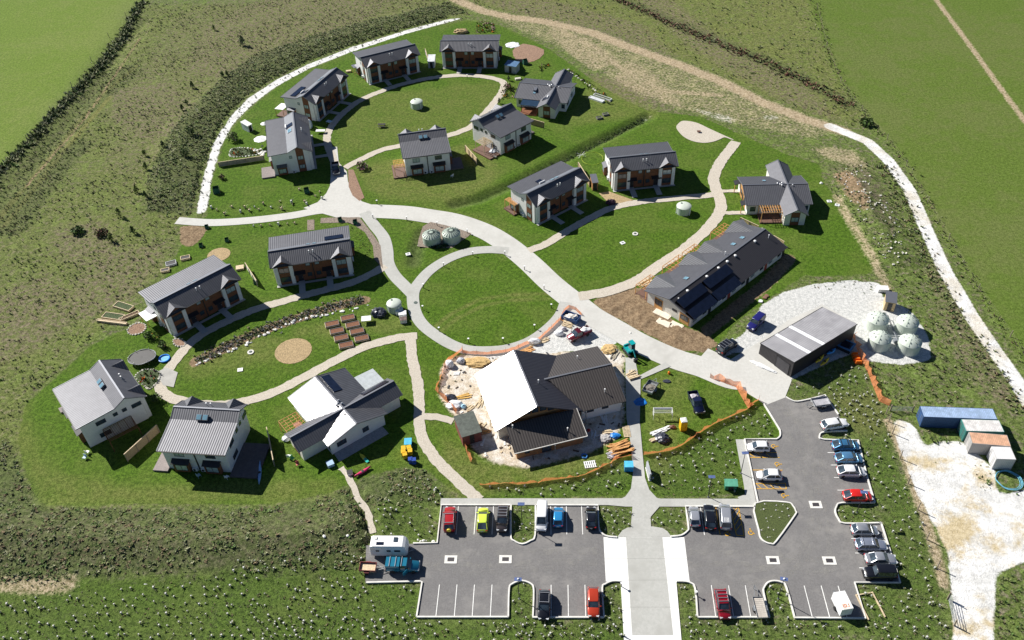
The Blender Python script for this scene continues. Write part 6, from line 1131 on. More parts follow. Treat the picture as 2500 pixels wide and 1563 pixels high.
def bed(label, o, x, y, sz, rz, k=3.78, mat=PINE, soil=SOIL):
    c = q1(*o, x, y, k); t = thing('raised_bed', label, 'garden bed', c, R(rz)); a, b = sz[0]/2, sz[1]/2; MB().box(-a, -b, 0, a, -b+.12, .45).box(-a, b-.12, 0, a, b, .45).box(-a, -b+.12, 0, -a+.12, b-.12, .45).box(a-.12, -b+.12, 0, a, b-.12, .45).build('edging', mat, t); MB().box(-a+.12, -b+.12, .03, a-.12, b-.12, .36).build('soil', soil, t)
GSOIL = M('planted_soil', (.07, .10, .04), .95, 0, .7, 5, bump=.8)
O5 = (0, 500)
bed('timber raised bed full of greens, top one by the left house', O5, 915, 758, (4.2, 1.7), -22, 3.024, PINE, GSOIL); bed('timber raised bed full of greens, left one by the left house', O5, 840, 832, (4.4, 1.7), -12, 3.024, PINE, GSOIL); bed('narrow timber raised bed, right one by the left house', O5, 958, 828, (4.0, 1.0), 38, 3.024, PINE, SOIL)
bed('long sleeper-edged bed below the timber raised beds', O5, 830, 872, (6.6, .6), -10, 3.024, PINE, PINE)
bed('dark tray bed behind the left house roof, upper', O5, 1370, 398, (2.0, 1.3), 20, 3.024, PINE, PLB); bed('dark tray bed behind the left house roof, middle', O5, 1265, 440, (2.2, 1.5), 25, 3.024, M('grey_slab', (.4, .42, .45)), PLB); bed('dark tray bed behind the left house roof, lower', O5, 1222, 490, (1.8, 1.1), 20, 3.024, PINE, PLB)
bed('white-framed vegetable bed right of the dark cross-shaped house, upper', (1000, 0), 1780, 905, (5.6, 1.1), -38, 3.78, PLW, GSOIL); bed('white-framed vegetable bed right of the dark cross-shaped house, lower', (1000, 0), 1725, 925, (4.6, 1.2), -38, 3.78, PLW, M('fleece', (.55, .58, .62)))
bed('small square herb box, left of two near the ditch', (1000, 0), 1750, 1095, (1.5, 1.1), 20, 3.78, M('bed_grey', (.16, .15, .15)), GSOIL); bed('small square herb box, right of two near the ditch', (1000, 0), 1808, 1062, (1.5, 1.1), 20, 3.78, M('bed_grey', (.16, .15, .15)), GSOIL)
def disc(name, P, mat, z, label=None, cat=None, rim=None):
    c = sum(P, Vector((0, 0)))/len(P); t = thing(name, label, cat, (c.x, c.y)); mb = MB(); n = len(P); mb.prism([p-c for p in P], 0, z); mb.build('bed_fill', mat, t)
    if rim:
        q = [p-c for p in P]; k = 0
        L = sum((b-a).length for a, b in zip(q, q[1:]+q[:1])); m_ = int(L/.55)
        for i in range(m_):
            u = i*len(q)/m_; a = q[int(u) % n]; b = q[(int(u)+1) % n]; p = a+(b-a)*(u-int(u)); o = blob('edge_stone', rim, random.uniform(.16, .3), (p.x, p.y, 0), (1, 1, .7), t, 1, i, .2)
    return t
def circ(o, x, y, rx, k=3.78, n=20, e=1.0):
    c = q1(*o, x, y, k).xy; return [c+Vector((rx*math.cos(2*math.pi*i/n), rx*e*math.sin(2*math.pi*i/n))) for i in range(n)]
STN = M('pale_stone', (.58, .56, .50), .9, 0, .2, 3); 
disc('mulch_circle', circ((400, 500), 1195, 1350, 3.55), STRAW, .05, 'round patch of straw-coloured mulch on the lower left lawn', 'mulch bed'); disc('soil_circle', circ((400, 500), 508, 462, 2.5), STRAW, .05, 'round dug patch behind the left house', 'mulch bed', None)
disc('rock_garden', circ(O5, 1010, 918, 1.75, 3.024), BARK, .1, 'round stone-edged garden bed with mulch by the left house', 'garden bed', STN)
disc('flower_bed', smooth(Q(100, 820, '870,380 940,320 1040,315 1100,350 1080,420 1010,490 960,470'), 3, True), GSOIL, .1, 'stone-edged flower bed with orange blooms by the path fork', 'flower bed', STN)
disc('flower_bed', smooth(Q(450, 200, '425,690 430,630 500,610 640,620 720,640 725,665 560,690'), 3, True), GSOIL, .12, 'white-rock flower bed above the long low fence', 'flower bed', M('white_rock', (.80, .79, .76), .85))
disc('corner_bed', smooth(Q(300, 580, '690,1400 800,1390 860,1450 820,1490 720,1480', 5.6), 3, True), BARK, .08, 'small stone-edged bark bed at the front corner of the left house', 'garden bed', STN)
disc('bark_bed', Q(850, 250, '0,622 48,622 150,880 105,912 40,860 5,780'), BARK, .05, 'long bark bed along the road junction', 'garden bed')
disc('bark_bed', smooth(Q(1000, 0, '950,470 1050,405 1240,460 1200,540 1090,580 990,560'), 2, True), BARK, .06, 'wide bark garden right of the topmost house', 'garden bed', None)
disc('mulch_bed', Q(850, 500, '0,118 105,116 240,290 300,380 322,590 240,500 228,380 155,255 60,192 0,165')+Q(450, 200, '1620,1340 1500,1300 1255,1305 1260,1258 1480,1250'), M('grey_mulch', (.26, .21, .17), .95, 0, .6, 5, bump=.8), .05, 'grey mulch bed curving along the concrete path', 'garden bed')
disc('mulch_bed', Q(850, 500, '690,200 760,160 850,180 900,190 1040,230 1140,265 1100,300 1020,350 960,400 760,400 640,385 650,320'), M('grey_mulch', (.26, .21, .17)), .04, 'mulch bed round the two ribbed tanks', 'garden bed', None)
disc('straw_bed', Q(1200, 300, '990,650 1085,635 1310,715 1140,760 1060,720 1020,680'), STRAW, .05, 'straw mulch wedge at the corner of the timber house', 'mulch bed')
disc('bark_bed', Q(450, 200, '1135,1275 1200,1272 1200,1365 1135,1372'), M('grey_mulch', (.26, .21, .17)), .04, 'narrow mulch strip between road and house', 'garden bed')
# trampoline, pool, umbrellas, table
c_ = QQ((100, 820), 945, 225); t = thing('trampoline', 'oval black trampoline with slumped net beside the lower left house', 'trampoline', c_, R(15)); MB().lathe([(2.0, .85), (.05, .84)], 28, cap=False).build('mat', PLB, t).scale = (1.25, 1, 1); o = ringmb(2.05, .08, .88, 32, (1.25, 1)).build('frame', M('tramp_grey', (.28, .29, .32)), t)
for i in range(6): a = i*math.pi/3; MB().tube((2.4*math.cos(a), 1.95*math.sin(a), 0), (2.5*math.cos(a), 2.0*math.sin(a), 1.3), .04).build('leg', STEEL, t)
c_ = QQ((100, 820), 1140, 215); t = thing('paddling_pool', 'round blue paddling pool by the path', 'pool', c_); MB().lathe([(1.05, 0), (1.1, .3), (.95, .32), (.92, .1)], 24, cap=False).build('wall', M('pool_blue', (.02, .22, .72), .3), t); MB().lathe([(.95, .1), (.02, .12)], 24, cap=False).build('water', M('pool_water', (.25, .55, .8), .05), t)
def umbrella(label, o, x, y, r, mat=PLW, z=2.3):
    c = q1(*o, x, y, z=z); t = thing('garden_umbrella', label, 'umbrella', (c.x, c.y)); MB().tube((0, 0, 0), (0, 0, z+.1), .03).build('pole', ALU, t); MB().lathe([(r, z-.25), (.02, z+.2)], 8, cap=False).build('canopy', mat, t); MB().lathe([(.3, 0), (.25, .1)], 12).build('base', DARK, t)
umbrella('white garden umbrella over the patio left of the end-on house', (450, 200), 700, 520, 1.75); umbrella('half-hidden white umbrella behind the end-on house', (450, 200), 735, 378, 1.0)
def picnic(label, c, rz, mat): 
    t = thing('picnic_table', label, 'picnic table', c, rz); MB().box(-1, -.38, .7, 1, .38, .76).build('table_top', mat, t)
    for s in (-1, 1): MB().box(-1, s*.75-.14, .42, 1, s*.75+.14, .46).build('bench', mat, t); MB().beam((s*.7, -.8, 0), (s*.7, .2, .72), .08).beam((s*.7, .8, 0), (s*.7, -.2, .72), .08).build('leg_frame', mat, t)
picnic('dark picnic table on the upper ring lawn', QQ((850, 250), 312, 225), R(0), M('dark_stain', (.03, .028, .03)))
def table(label, o, x, y, sz, mat, rz=0, h=.75):
    c = q1(*o, x, y); t = thing('garden_table', label, 'table', c, R(rz)); MB().box(-sz[0]/2, -sz[1]/2, h-.05, sz[0]/2, sz[1]/2, h).build('table_top', mat, t)
    for sx in (-1, 1):
        for sy in (-1, 1): MB().box(sx*(sz[0]/2-.08)-.03, sy*(sz[1]/2-.08)-.03, 0, sx*(sz[0]/2-.08)+.03, sy*(sz[1]/2-.08)+.03, h-.05).build('leg', ALU, t)
table('white square table on the grass by the raised beds', (850, 500), 172, 1080, (1.9, 1.5), PLW, 8, .9)
table('low brown bench table in the middle of the gravel circle', (1600, 250), 400, 278, (.9, .7), M('rust_brown', (.12, .05, .03)), 0, .4)
table('white work table on the grey path beside the shaded house', (450, 200), 1260, 470, (2.4, 1.1), PLW, 0, .7)
table('pale blue table in the shade near the white tank at the house corner', (450, 200), 1340, 385, (1.1, 1.5), M('pale_blue', (.45, .6, .72)), 60, .7)
for x, y, w_ in ((475, 1000, 'upper'), (505, 1030, 'middle'), (512, 1080, 'lower')): crate(f'white crate by the round pale tank, {w_} of three', (850, 500), x, y, (1.5, 1.2, .9) if w_ != 'lower' else (1.3, 1.1, .8), PLW, 'storage_crate', 'crate', 10, PLW if w_ != 'lower' else M('crate_brown', (.16, .11, .10), .8, var=.5))
blb = tag(blob('storage_tank', PLW, .95, (q1(450, 200, 1160, 420).x, q1(450, 200, 1160, 420).y, 0), (.75, 1.3, 1.8), None, 3, 2, .02), 'white plastic tank standing at the shaded house corner', 'tank')
def chair(label, o, x, y, mat, rz=0):
    c = q1(*o, x, y); t = thing('garden_chair', label, 'chair', c, R(rz)); MB().box(-.28, -.28, .4, .28, .28, .45).build('seat', mat, t); MB().box(-.28, .25, .45, .28, .3, .95).build('backrest', mat, t)
    for sx in (-.25, .25):
        for sy in (-.25, .25): MB().box(sx-.02, sy-.02, 0, sx+.02, sy+.02, .4).build('leg', mat, t)
GRC = M('chair_green', (.15, .5, .2), .5)
for o_, x, y, mt, lb in (((550, 850), 590, 1010, PLW, 'white chair left of the green one by the cross house patio'), ((550, 850), 625, 1030, GRC, 'green garden chair by the cross house patio'), ((550, 850), 672, 1085, M('cushion_red', (.5, .12, .1)), 'red striped chair on the lawn below the cross house'), ((100, 820), 435, 1085, PLW, 'white chair on the lawn left of the silvery-roofed house'), ((100, 820), 410, 1135, M('pale_blue', (.45, .6, .72)), 'pale blue chair on the lawn left of the silvery-roofed house'), ((100, 820), 1460, 1300, M('pale_blue', (.45, .6, .72)), 'pale blue chair in front of the bottom house wall'), ((100, 820), 1720, 1315, PLW, 'white chair at the front right of the bottom house'), ((850, 250), 960, 690, PLW, 'white folding chair in the shade below the scuffed-roof house'), ((1000, 0), 780, 1400, PLW, 'white sheeted chair on the brown deck'), ((1000, 0), 790, 1460, ALU, 'metal chair at the corner of the brown deck')): chair(lb, o_, x, y, mt, (x*7) % 360)
heap('white sheet draped over furniture on the brown deck', (1000, 0), 770, 1410, TARPW, .8, (1.2, 1, .8), 'dust_sheet', 'sheet', 21, 2)
heap('white bag pile on the cross house patio edge', (550, 850), 565, 845, TARPW, .7, (1, .9, .8), 'garden_bag', 'bag', 22, 2)
heap('brown earth mound behind the topmost house', (1000, 0), 475, 300, STRAW, 1.6, (1.4, .8, .5), 'earth_mound', 'mound', 23)
heap('white plastic sheet on the slope of the bark garden', (1000, 0), 950, 418, TARPW, 1.7, (1.2, 1.1, .12), 'plastic_sheet', 'sheet', 24)
heap('purple-leaved shrub at the path edge between timber houses', (1200, 300), 1100, 745, M('purple_leaf', (.05, .02, .04), .8, var=.5, scale=5), .9, (1.2, .9, .8), 'purple_shrub', 'shrub', 25, 3, .3)
for x, y, o_, w_ in ((1590, 1445, (1000, 0), 'upper'), (828, 312, (1200, 300), 'left')):
    pass
c_ = QQ((1200, 300), 830, 312); t = thing('clothes_airer', 'white folding clothes airer on the grass behind the timber house', 'airer', c_, R(20)); MB().beam((-1, -.5, .1), (1, .5, .9), .05).beam((-1, .5, .9), (1, -.5, .1), .05).beam((-1, -.5, .9), (1, .5, .1), .05).beam((-1, .5, .1), (1, -.5, .9), .05).build('frame', PLW, t)
tag(ringmb(2.6, .035, .05, 40, (1, 1.15)).build('garden_hose', M('hose_lime', (.45, .55, .05), .5), loc=QQ((1200, 300), 930, 330)), 'lime green hose looped on the grass behind the timber house', 'hose')
c_ = QQ((1000, 0), 532, 722); dup(bpy.data.objects['bollard_light'], c_, 0, 'bollard light on the path directly in front of the topmost house')
for o_, x, y, k_, rz, lb in (((550, 850), 138, 203, 3.78, 12, 'white square cover on the lower left lawn'), ((850, 500), 553, 458, 3.78, 20, 'white square cover in the tank triangle'), ((0, 0), 362, 1421, 1, 5, 'white square cover in the rough grass at bottom left'), ((0, 0), 740, 1399, 1, -3, 'white square cover in the rough grass left of the caravan'), ((0, 0), 837, 1374, 1, -8, 'white board in the rough grass by the red trailer'), ((1200, 300), 1210, 1110, 3.78, 30, 'white square cover on the right lawn'), ((1600, 250), 1678, 950, 3.78, -20, 'white square cover on the dry strip right of the cross house'), ((1600, 250), 1605, 915, 3.78, 0, 'small white cover on the dry strip')):
    c_ = q1(*o_, x, y, k_); t = thing('inspection_cover', lb, 'cover', (c_.x, c_.y, 0), R(rz)); MB().ob((0, 0, .06), (1.0, .9, .12)).build('concrete_frame', PLW, t); MB().ob((0, 0, .125), (.45, .4, .02)).build('lid', STEEL, t)
for o_, x, y, lb in (((550, 850), 235, 40, 'round concrete manhole ring on the lower left lawn'), ((1200, 300), 1326, 1027, 'round concrete manhole ring on the right lawn'), ((850, 500), 622, 905, 'dark round manhole lid in the ring path')):
    c_ = q1(*o_, x, y); t = thing('manhole', lb, 'manhole', (c_.x, c_.y, .06 if 'dark' in lb else 0)); 
    if 'dark' not in lb: MB().lathe([(.62, 0), (.62, .15), (.36, .16), (.36, 0)], 24).build('concrete_ring', KERB, t)
    MB().lathe([(.33, .1), (.02, .17)] if 'dark' not in lb else [(.4, .03), (.02, .045)], 20, cap=False).build('lid', TANKG, t)

# more of the building site
for i, (x, y, n_, L_, rz, mt, lb) in enumerate(((470, 1180, 9, 2.2, 60, PINE, 'boards leaning by the right side of the site hut'), (520, 1230, 8, 1.8, 20, ORG, 'short offcuts beside the site hut'), (460, 960, 5, 3.0, 75, PINE, 'long pale planks against the white hall slope'), (1640, 1230, 10, 1.6, 10, PINE, 'pale offcuts on the grey aggregate pile'), (1500, 1250, 6, 1.6, 80, PLW, 'white trestle parts in the hall shade'), (1610, 1110, 6, 2.4, 100, PLW, 'pale trestle boards under the hall wing wall'), (1720, 1380, 14, 3.2, 28, PINE, 'pale boards lying across the big orange timber pile'), (880, 480, 7, 3.6, 22, ORG, 'orange boards between the hall and the ring path'), (950, 390, 8, 2.0, 10, M('grey_ply', (.40, .36, .28), .8), 'grey offcuts beside the peaked white sheet'), (1230, 200, 9, 1.6, 140, ORG, 'orange offcuts at the skip corner'), (1860, 700, 12, 1.8, 80, PINE, 'loose timber heap beside the dark hall eave'), (250, 700, 5, 1.2, 10, PLW, 'white scraps by the left net'), (360, 1010, 6, 1.5, 40, PINE, 'scrap boards above the site hut roof'))):
    stack(lb, Z1, x, y, n_, L_, rz, mt, seed=40+i, spread=.5)
heap('peaked white sheet over boards behind the hall', Z1, 960, 405, TARPW, .9, (1.3, .7, .9), 'dust_sheet', 'sheet', 31, 2)
heap('small blue tarpaulin in the hall shade', Z2, 385, 815, M('blue_tarp', (.02, .20, .60)), .8, (1.2, .8, .4), 'tarpaulin', 'tarpaulin', 32, 2)
heap('red fuel can shape by the hall wing', Z2, 140, 762, M('red_can', (.45, .04, .03)), .35, (1, 1, .8), 'fuel_can', 'can', 33, 1, .05)
heap('orange cone-like marker on the grass above the tip trailer', Z2, 882, 238, M('barrier_orange', (.85, .20, .02)), .35, (.8, .8, 1.6), 'marker_cone', 'cone', 34, 1, .05)
heap('black folded sheet on the grass right of the tip trailer', Z2, 862, 310, TARPB, .6, (1.3, .7, .3), 'tarpaulin', 'tarpaulin', 35, 2)
heap('rust-brown bin on its side by the yellow toilet', Z2, 915, 735, M('rust_bin', (.14, .05, .03)), .6, (1.1, .8, .6), 'site_bin', 'bin', 36, 1, .08)
rr = random.Random(77); mb = MB()
P_ = np_poly(SITE); k_ = 0
while k_ < 170:
    x, y = rr.uniform(P_[:, 0].min(), P_[:, 0].max()), rr.uniform(P_[:, 1].min(), P_[:, 1].max())
    if inside(SITE and P_, np.array([x]), np.array([y]))[0]:
        mb.ob((x, y, .08), (rr.uniform(.15, 1.1), rr.uniform(.1, .3), .08), rr.uniform(0, 3), rr.randrange(4)); k_ += 1
tag(mb.build('site_debris', [PINE, PLW, M('dark_scrap', (.06, .06, .07)), SOIL]), 'small offcuts and scraps scattered over the bare building site', 'debris', None, 'stuff')
for i, (o_, x, y, lb) in enumerate((((300, 580), 420, 1190, 'white pot row by the left house wall'),)): pass
k_ = 0
for o_, k2, x, y, mt, sz, lb in (((600, 0), 3.78, 950, 665, PINE, (1.4, .8), 'small timber planter left of the second house'), ((1000, 0), 3.78, 1000, 735, STN, (1.6, .8), 'stone trough near the path curve'), ((400, 500), 3.78, 705, 590, PINE, (1.6, 1.3), 'white slat bundle on the lawn between two houses'), ((2000, 1163), 3.78, 470, 1200, PINE, (3.0, 2.2), 'empty timber frame lying in the planted bed at lower right')):
    if 'frame' in lb:
        c = q1(*o_, x, y); t = thing('sandpit_edging', lb, 'edging', c, R(101)); MB().box(-2.0, -1.3, 0, 2.0, -1.15, .25).box(-2.0, 1.15, 0, 2.0, 1.3, .25).box(1.85, -1.15, 0, 2.0, 1.15, .2).build('rail', PINE, t)
    else: crate(lb, o_, x, y, (*sz, .4), mt, 'planter', 'planter', 15)

# ------------------------------------------------------------------ vegetation
rd = road.copy()
for _ in range(2):
    q_ = rd.copy(); q_[1:] |= rd[:-1]; q_[:-1] |= rd[1:]; q_[:, 1:] |= rd[:, :-1]; q_[:, :-1] |= rd[:, 1:]; rd = q_
Z[rd] = np.minimum(Z[rd], -.02)
ground.data.vertices.foreach_set('co', np.stack([X, Y, Z], -1).astype(np.float32).ravel()); ground.data.update()
def in_poly(P, n, seed=0):
    r = np.random.default_rng(seed); A = np_poly(P); lo, hi = A.min(0), A.max(0); lo = np.maximum(lo, [-150, 45]); hi = np.minimum(hi, [185, 360])
    p = r.uniform(lo, hi, (n, 2)); k = inside(A, p[:, 0], p[:, 1]); return p[k]
def density(P, per, seed=0, road_clear=True, clump=0.):
    A = np_poly(P); lo, hi = np.maximum(A.min(0), [-150, 45]), np.minimum(A.max(0), [185, 360]); n = int(np.prod(hi-lo)*per); p = in_poly(P, n, seed)
    if road_clear: p = p[~blocked(p[:, 0], p[:, 1])]
    if clump:
        f = np.sin(p[:, 0]*.31+seed)*np.cos(p[:, 1]*.27)+np.sin(p[:, 0]*.11-p[:, 1]*.17+seed*2)+.6*np.sin(p[:, 0]*.9)*np.sin(p[:, 1]*.8)
        p = p[f > -1.6+2*clump*np.random.default_rng(seed+5).random(len(p))*1.6]
    return p
def tufts(name, p, size, K, mats, wts, label, cat, seed=0, hgt=.8, wide=.45, jit=.35, zoff=None):
    r = np.random.default_rng(seed); N = len(p)
    if not N: return
    s_ = size[0]+(size[1]-size[0])*r.random(N)**1.6; z0 = gz(p[:, 0], p[:, 1]) if zoff is None else np.full(N, zoff)
    th = r.uniform(0, 2*np.pi, (N, K)); rr = r.uniform(.45, 1, (N, K))*s_[:, None]*.5; hh = r.uniform(.25, 1, (N, K))*s_[:, None]*hgt
    cx = p[:, 0][:, None]+r.normal(0, jit*.3, (N, K))*s_[:, None]; cy = p[:, 1][:, None]+r.normal(0, jit*.3, (N, K))*s_[:, None]; w_ = wide*s_[:, None]*.5*r.uniform(.5, 1, (N, K))
    c_, s2_ = np.cos(th), np.sin(th); zb = z0[:, None]+hh*.15
    a = np.stack([cx-s2_*w_, cy+c_*w_, zb], -1); b = np.stack([cx+s2_*w_, cy-c_*w_, zb+hh*.25], -1); t = np.stack([cx+c_*rr, cy+s2_*rr, zb+hh], -1)
    V = np.stack([a, b, t], 2).reshape(-1, 3); F = np.arange(len(V)).reshape(-1, 3)
    me = bpy.data.meshes.new(name); fast_mesh(me, V, F)
    for m in mats: me.materials.append(m)
    mi = np.repeat(r.choice(len(mats), N, p=np.array(wts)/sum(wts)), K); fl = r.random(len(mi)) < .2; mi[fl] = r.integers(0, len(mats), fl.sum())
    me.polygons.foreach_set('material_index', mi.astype(np.int32)); o = link(name, me); tag(o, label, cat, None, 'stuff'); return o
O_, G_, P_, B__, D_, L_ = LF
tufts('tussock_bank', density(BANK1, 3.0, 1, clump=.25), (.4, 1.0), 9, [O_, G_, P_, B__, D_], [4.5, 4, 2.2, .6, 1.2], 'dense dark tussocks covering the bank outside the white gravel strip', 'tussocks', 1, .38)
tufts('scrub_bank', density(BANK2, 3.0, 2, clump=.3), (.35, 1.0), 9, [O_, G_, P_, B__, D_], [4.5, 2.2, 1.8, 2.8, 1.0], 'dense olive-brown scrub on the bank below the bottom houses', 'scrub', 2, .35)
tufts('slope_scrub', np.vstack([density(LROUGH, 1.1, 3, clump=.6), density(Q(0, 146, '-60,700 60,560 500,50 700,20 740,60 540,200 300,450 0,830', 2.087), 1.2, 33), density(Q(0, 146, '60,900 130,868 330,590 470,430 420,395 300,470 60,760 -40,900', 2.087), 1.6, 34)]), (.2, .8), 7, [O_, G_, P_, B__, D_], [3.5, 3.5, 1.8, 1.0, 1.6], 'scattered tufts over the rough slope on the left', 'scrub', 3, .6)
tufts('track_bank_scrub', density(RBANK, 1.2, 4, clump=.4), (.25, .8), 7, [O_, G_, P_, B__, D_], [3, 3, 1.2, 1, 2], 'weedy bank between the workshop yard and the white track', 'scrub', 4, .7)
tufts('top_scrub', density(TOPR, .35, 5, clump=.5), (.3, 1.0), 7, [O_, G_, P_, B__, D_], [3, 2, 2, 2, 1.5], 'rough dry grassland tufts beyond the dirt track', 'scrub', 5, .6)
tufts('bottom_weeds', density(BOT, .9, 6, clump=.5), (.18, .5), 7, [O_, G_, P_, B__, L_], [3, 3, 1, 1, .7], 'low weeds in the rough lawn along the bottom edge', 'weeds', 6, .6)
def along(P, w, per, seed):
    r = np.random.default_rng(seed); o = []
    for a, b in zip(P, P[1:]):
        n = max(1, int((b-a).length*per)); t = r.random(n); d = (b-a).normalized(); q = r.normal(0, w*.45, n)
        o.append(np.stack([a.x+(b.x-a.x)*t-d.y*q, a.y+(b.y-a.y)*t+d.x*q], -1))
    return np.vstack(o)
tufts('fence_line_grass', along(smooth(D('-40,455 10,395 90,312 175,220 245,145 295,78 335,5'), 3), 2.2, 9, 7), (.8, 1.8), 9, [P_, G_, D_, O_], [3, 2, 2.5, 2.5], 'long dark grass along the left pasture fence', 'long grass', 7, .55)
tufts('fence_line_grass', along(smooth(D('1925,0 1950,100 1985,190 2035,262 2095,330 2145,395 2190,478 2240,566 2310,685 2385,795 2450,890'), 3), 1.6, 3.5, 8), (.3, .8), 8, [P_, O_, B__, G_], [.6, 3, 2, 2], 'dry long grass along the right pasture fence', 'long grass', 8, .7)
tufts('track_verge', along(smooth(D('2075,380 2120,450 2160,550 2200,640 2260,745 2320,840 2370,910 2410,980'), 3), 2.4, 7, 9), (.4, 1.0), 8, [P_, O_, B__, G_], [1.6, 3, 2.4, 1.2], 'straw-coloured verge grass beside the white track', 'long grass', 9, .6)
tufts('ditch_growth', along(smooth(D('1235,424 1290,396 1380,352 1460,310 1520,278'), 3), 1.1, 14, 10), (.35, .8), 9, [D_, G_, O_], [3, 3, 1], 'dark green growth lining the diagonal ditch', 'ditch plants', 10, .6)
tufts('red_scrub', along(smooth(D('1440,-10 1560,45 1700,105 1800,145 1900,192 2010,252'), 3), 2.4, 7, 11), (.6, 1.5), 8, [M('rust_scrub', (.13, .045, .028), .8, var=.4), B__, D_, O_], [4, 2, 1.5, 1.5], 'rust-brown scrub strip crossing the top right slope', 'scrub', 11, .45)
SW = smooth(Q(400, 500, '1850,875 1700,905 1500,955 1200,1055 900,1160 700,1250 500,1350 300,1450'), 3)
tufts('swale_planting', along(SW, 1.7, 30, 12), (.3, .85), 9, [D_, O_, M('lilac_leaf', (.30, .28, .30), .8, var=.3), B__, G_], [1.5, 2.5, 2.5, 2.2, 1], 'dense planting in the curved swale below the shaded path', 'planting', 12, .5)
tufts('yellow_green_groundcover', density(Q(850, 500, '20,190 150,250 215,370 220,500 60,600 20,560'), 5, 13, False), (.2, .45), 6, [L_, G_], [3, 2], 'yellow-green ground cover at the end of the house', 'ground cover', 13, .5)
tufts('tank_base_plants', along(Q(850, 250, '720,1320 800,1345 880,1335 950,1300'), .6, 16, 14), (.4, .9), 8, [D_, M('net_green', (.01, .09, .06)), G_], [3, 2, 1], 'dark green planting around the front of the ribbed tanks', 'planting', 14, .8)
tufts('yard_weeds', np.vstack([density(p, 1.8, 15+i, clump=.4) for i, p in enumerate((Q(2000, 950, '900,360 1300,430 1330,510 1000,520'), Q(2000, 950, '1000,600 1250,600 1280,850 1180,860'), Q(2000, 950, '1410,680 1560,720 1620,920 1900,900 1900,980 1500,960'), Q(2000, 1163, '1640,880 1900,940 1900,1512 1650,1500 1610,1200')))]), (.25, .8), 7, [O_, G_, B__, D_], [3, 3, 1, 1], 'weeds growing through the white gravel yard', 'weeds', 15, .6)
tufts('gravel_weeds', np.vstack([density(p, .8, 25+i, clump=.5) for i, p in enumerate((Q(1800, 650, '700,130 900,140 1200,130 1290,230 1280,310 1100,300 1080,240 700,200'), Q(1050, 730, '100,680 250,720 250,860 100,860')))]), (.2, .6), 7, [O_, G_, B__], [3, 3, 1], 'small weeds on the pale gravel by the tanks', 'weeds', 16, .5)
tufts('strip_edge_tussocks', along(smooth(D('455,470 470,405 498,335 530,275 580,225 650,182 725,143 828,105 950,68 1050,42'), 3), 1.1, 4.5, 17), (.5, 1.1), 8, [D_, O_, P_, G_], [4, 3, 1, 1], 'dark tussocks overhanging the white gravel strip', 'tussocks', 17, .6)
tufts('strip_plants', density(STRIP, .55, 18), (.3, .8), 8, [D_, O_, G_], [4, 2, 1.5], 'small dark plants growing up through the white gravel strip', 'plants', 18, .6)
for nm_, pp, n_ in (('garden_shrubs', Q(1000, 0, '620,200 780,210 800,300 600,310'), 3), ('garden_shrubs', Q(1000, 0, '850,790 990,800 1000,900 840,920'), 2.6), ('garden_shrubs', Q(1000, 0, '1180,600 1300,590 1260,640 1200,690'), 3), ('garden_shrubs', Q(1000, 0, '1440,630 1480,640 1760,830 1890,960 1850,980 1700,870'), 2), ('garden_shrubs', Q(100, 820, '870,380 940,320 1040,315 1100,350 1080,420 1010,490 960,470'), 4), ('garden_shrubs', Q(450, 200, '425,690 430,630 500,610 640,620 720,640 725,665 560,690'), 4), ('garden_shrubs', Q(0, 500, '1080,950 1150,930 1230,1050 1200,1080 1090,990', 3.024), 3)):
    i_ = int(pp[0].x*7) % 90; tufts(nm_, density(pp, n_, 40+i_, False), (.3, .9), 8, [G_, O_, D_, L_, M('flower_orange', (.75, .22, .02), .7), M('pink_flower', (.45, .20, .28))], [4, 3, 2, 1, .5, .3], None, None, 40+i_, .8)
    o = bpy.data.objects[-1] if False else None
gl = {0: 'rockery plants and blooms behind the topmost house', 1: 'pink-tinged garden shrubs beside the path curve', 2: 'small shrubs by the bark garden timbers', 3: 'stony border plants curving round the cross-shaped house', 4: 'orange-flowering plants in the stone-edged bed', 5: 'flowers among the white rocks', 6: 'feathery green shrubs beside the left house'}
for i, o in enumerate([o for o in bpy.data.objects if o.name.startswith('garden_shrubs')]): tag(o, gl[i], 'garden plants', None, 'stuff')
# single shrubs and young trees
def shrub(label, p, r, h, mats, seed, K=150, trunk=True, cat='shrub', nm='shrub', grp=None, conical=False):
    rr = np.random.default_rng(seed); p = on(p); t = thing(nm, label, cat, p, 0, grp)
    u = rr.normal(size=(K, 3)); u /= np.linalg.norm(u, axis=1)[:, None]; u *= rr.random((K, 1))**.4; z = (u[:, 2]*.5+.55); f = (1.15-z) if conical else 1
    c = np.stack([u[:, 0]*r*f, u[:, 1]*r*f, z*h], -1)+rr.normal(0, .08*r, (K, 3)); e1 = rr.normal(size=(K, 3)); e1 /= np.linalg.norm(e1, axis=1)[:, None]; e2 = np.cross(e1, rr.normal(size=(K, 3))); e2 /= np.linalg.norm(e2, axis=1)[:, None]
    s_ = rr.uniform(.12, .3, (K, 1))*r; V = np.stack([c-e1*s_, c+e2*s_*.6, c+e1*s_, c-e2*s_*.6], 1).reshape(-1, 3); V[:, 2] = np.maximum(V[:, 2], .02)
    me = bpy.data.meshes.new('crown'); fast_mesh(me, V, np.arange(4*K).reshape(-1, 4)); [me.materials.append(m) for m in mats]; me.polygons.foreach_set('material_index', rr.integers(0, len(mats), K).astype(np.int32)); link('crown', me, t)
    MB().tube((0, 0, 0), (0, 0, h*.6), .06, .03, 6).build('trunk', B__, t)
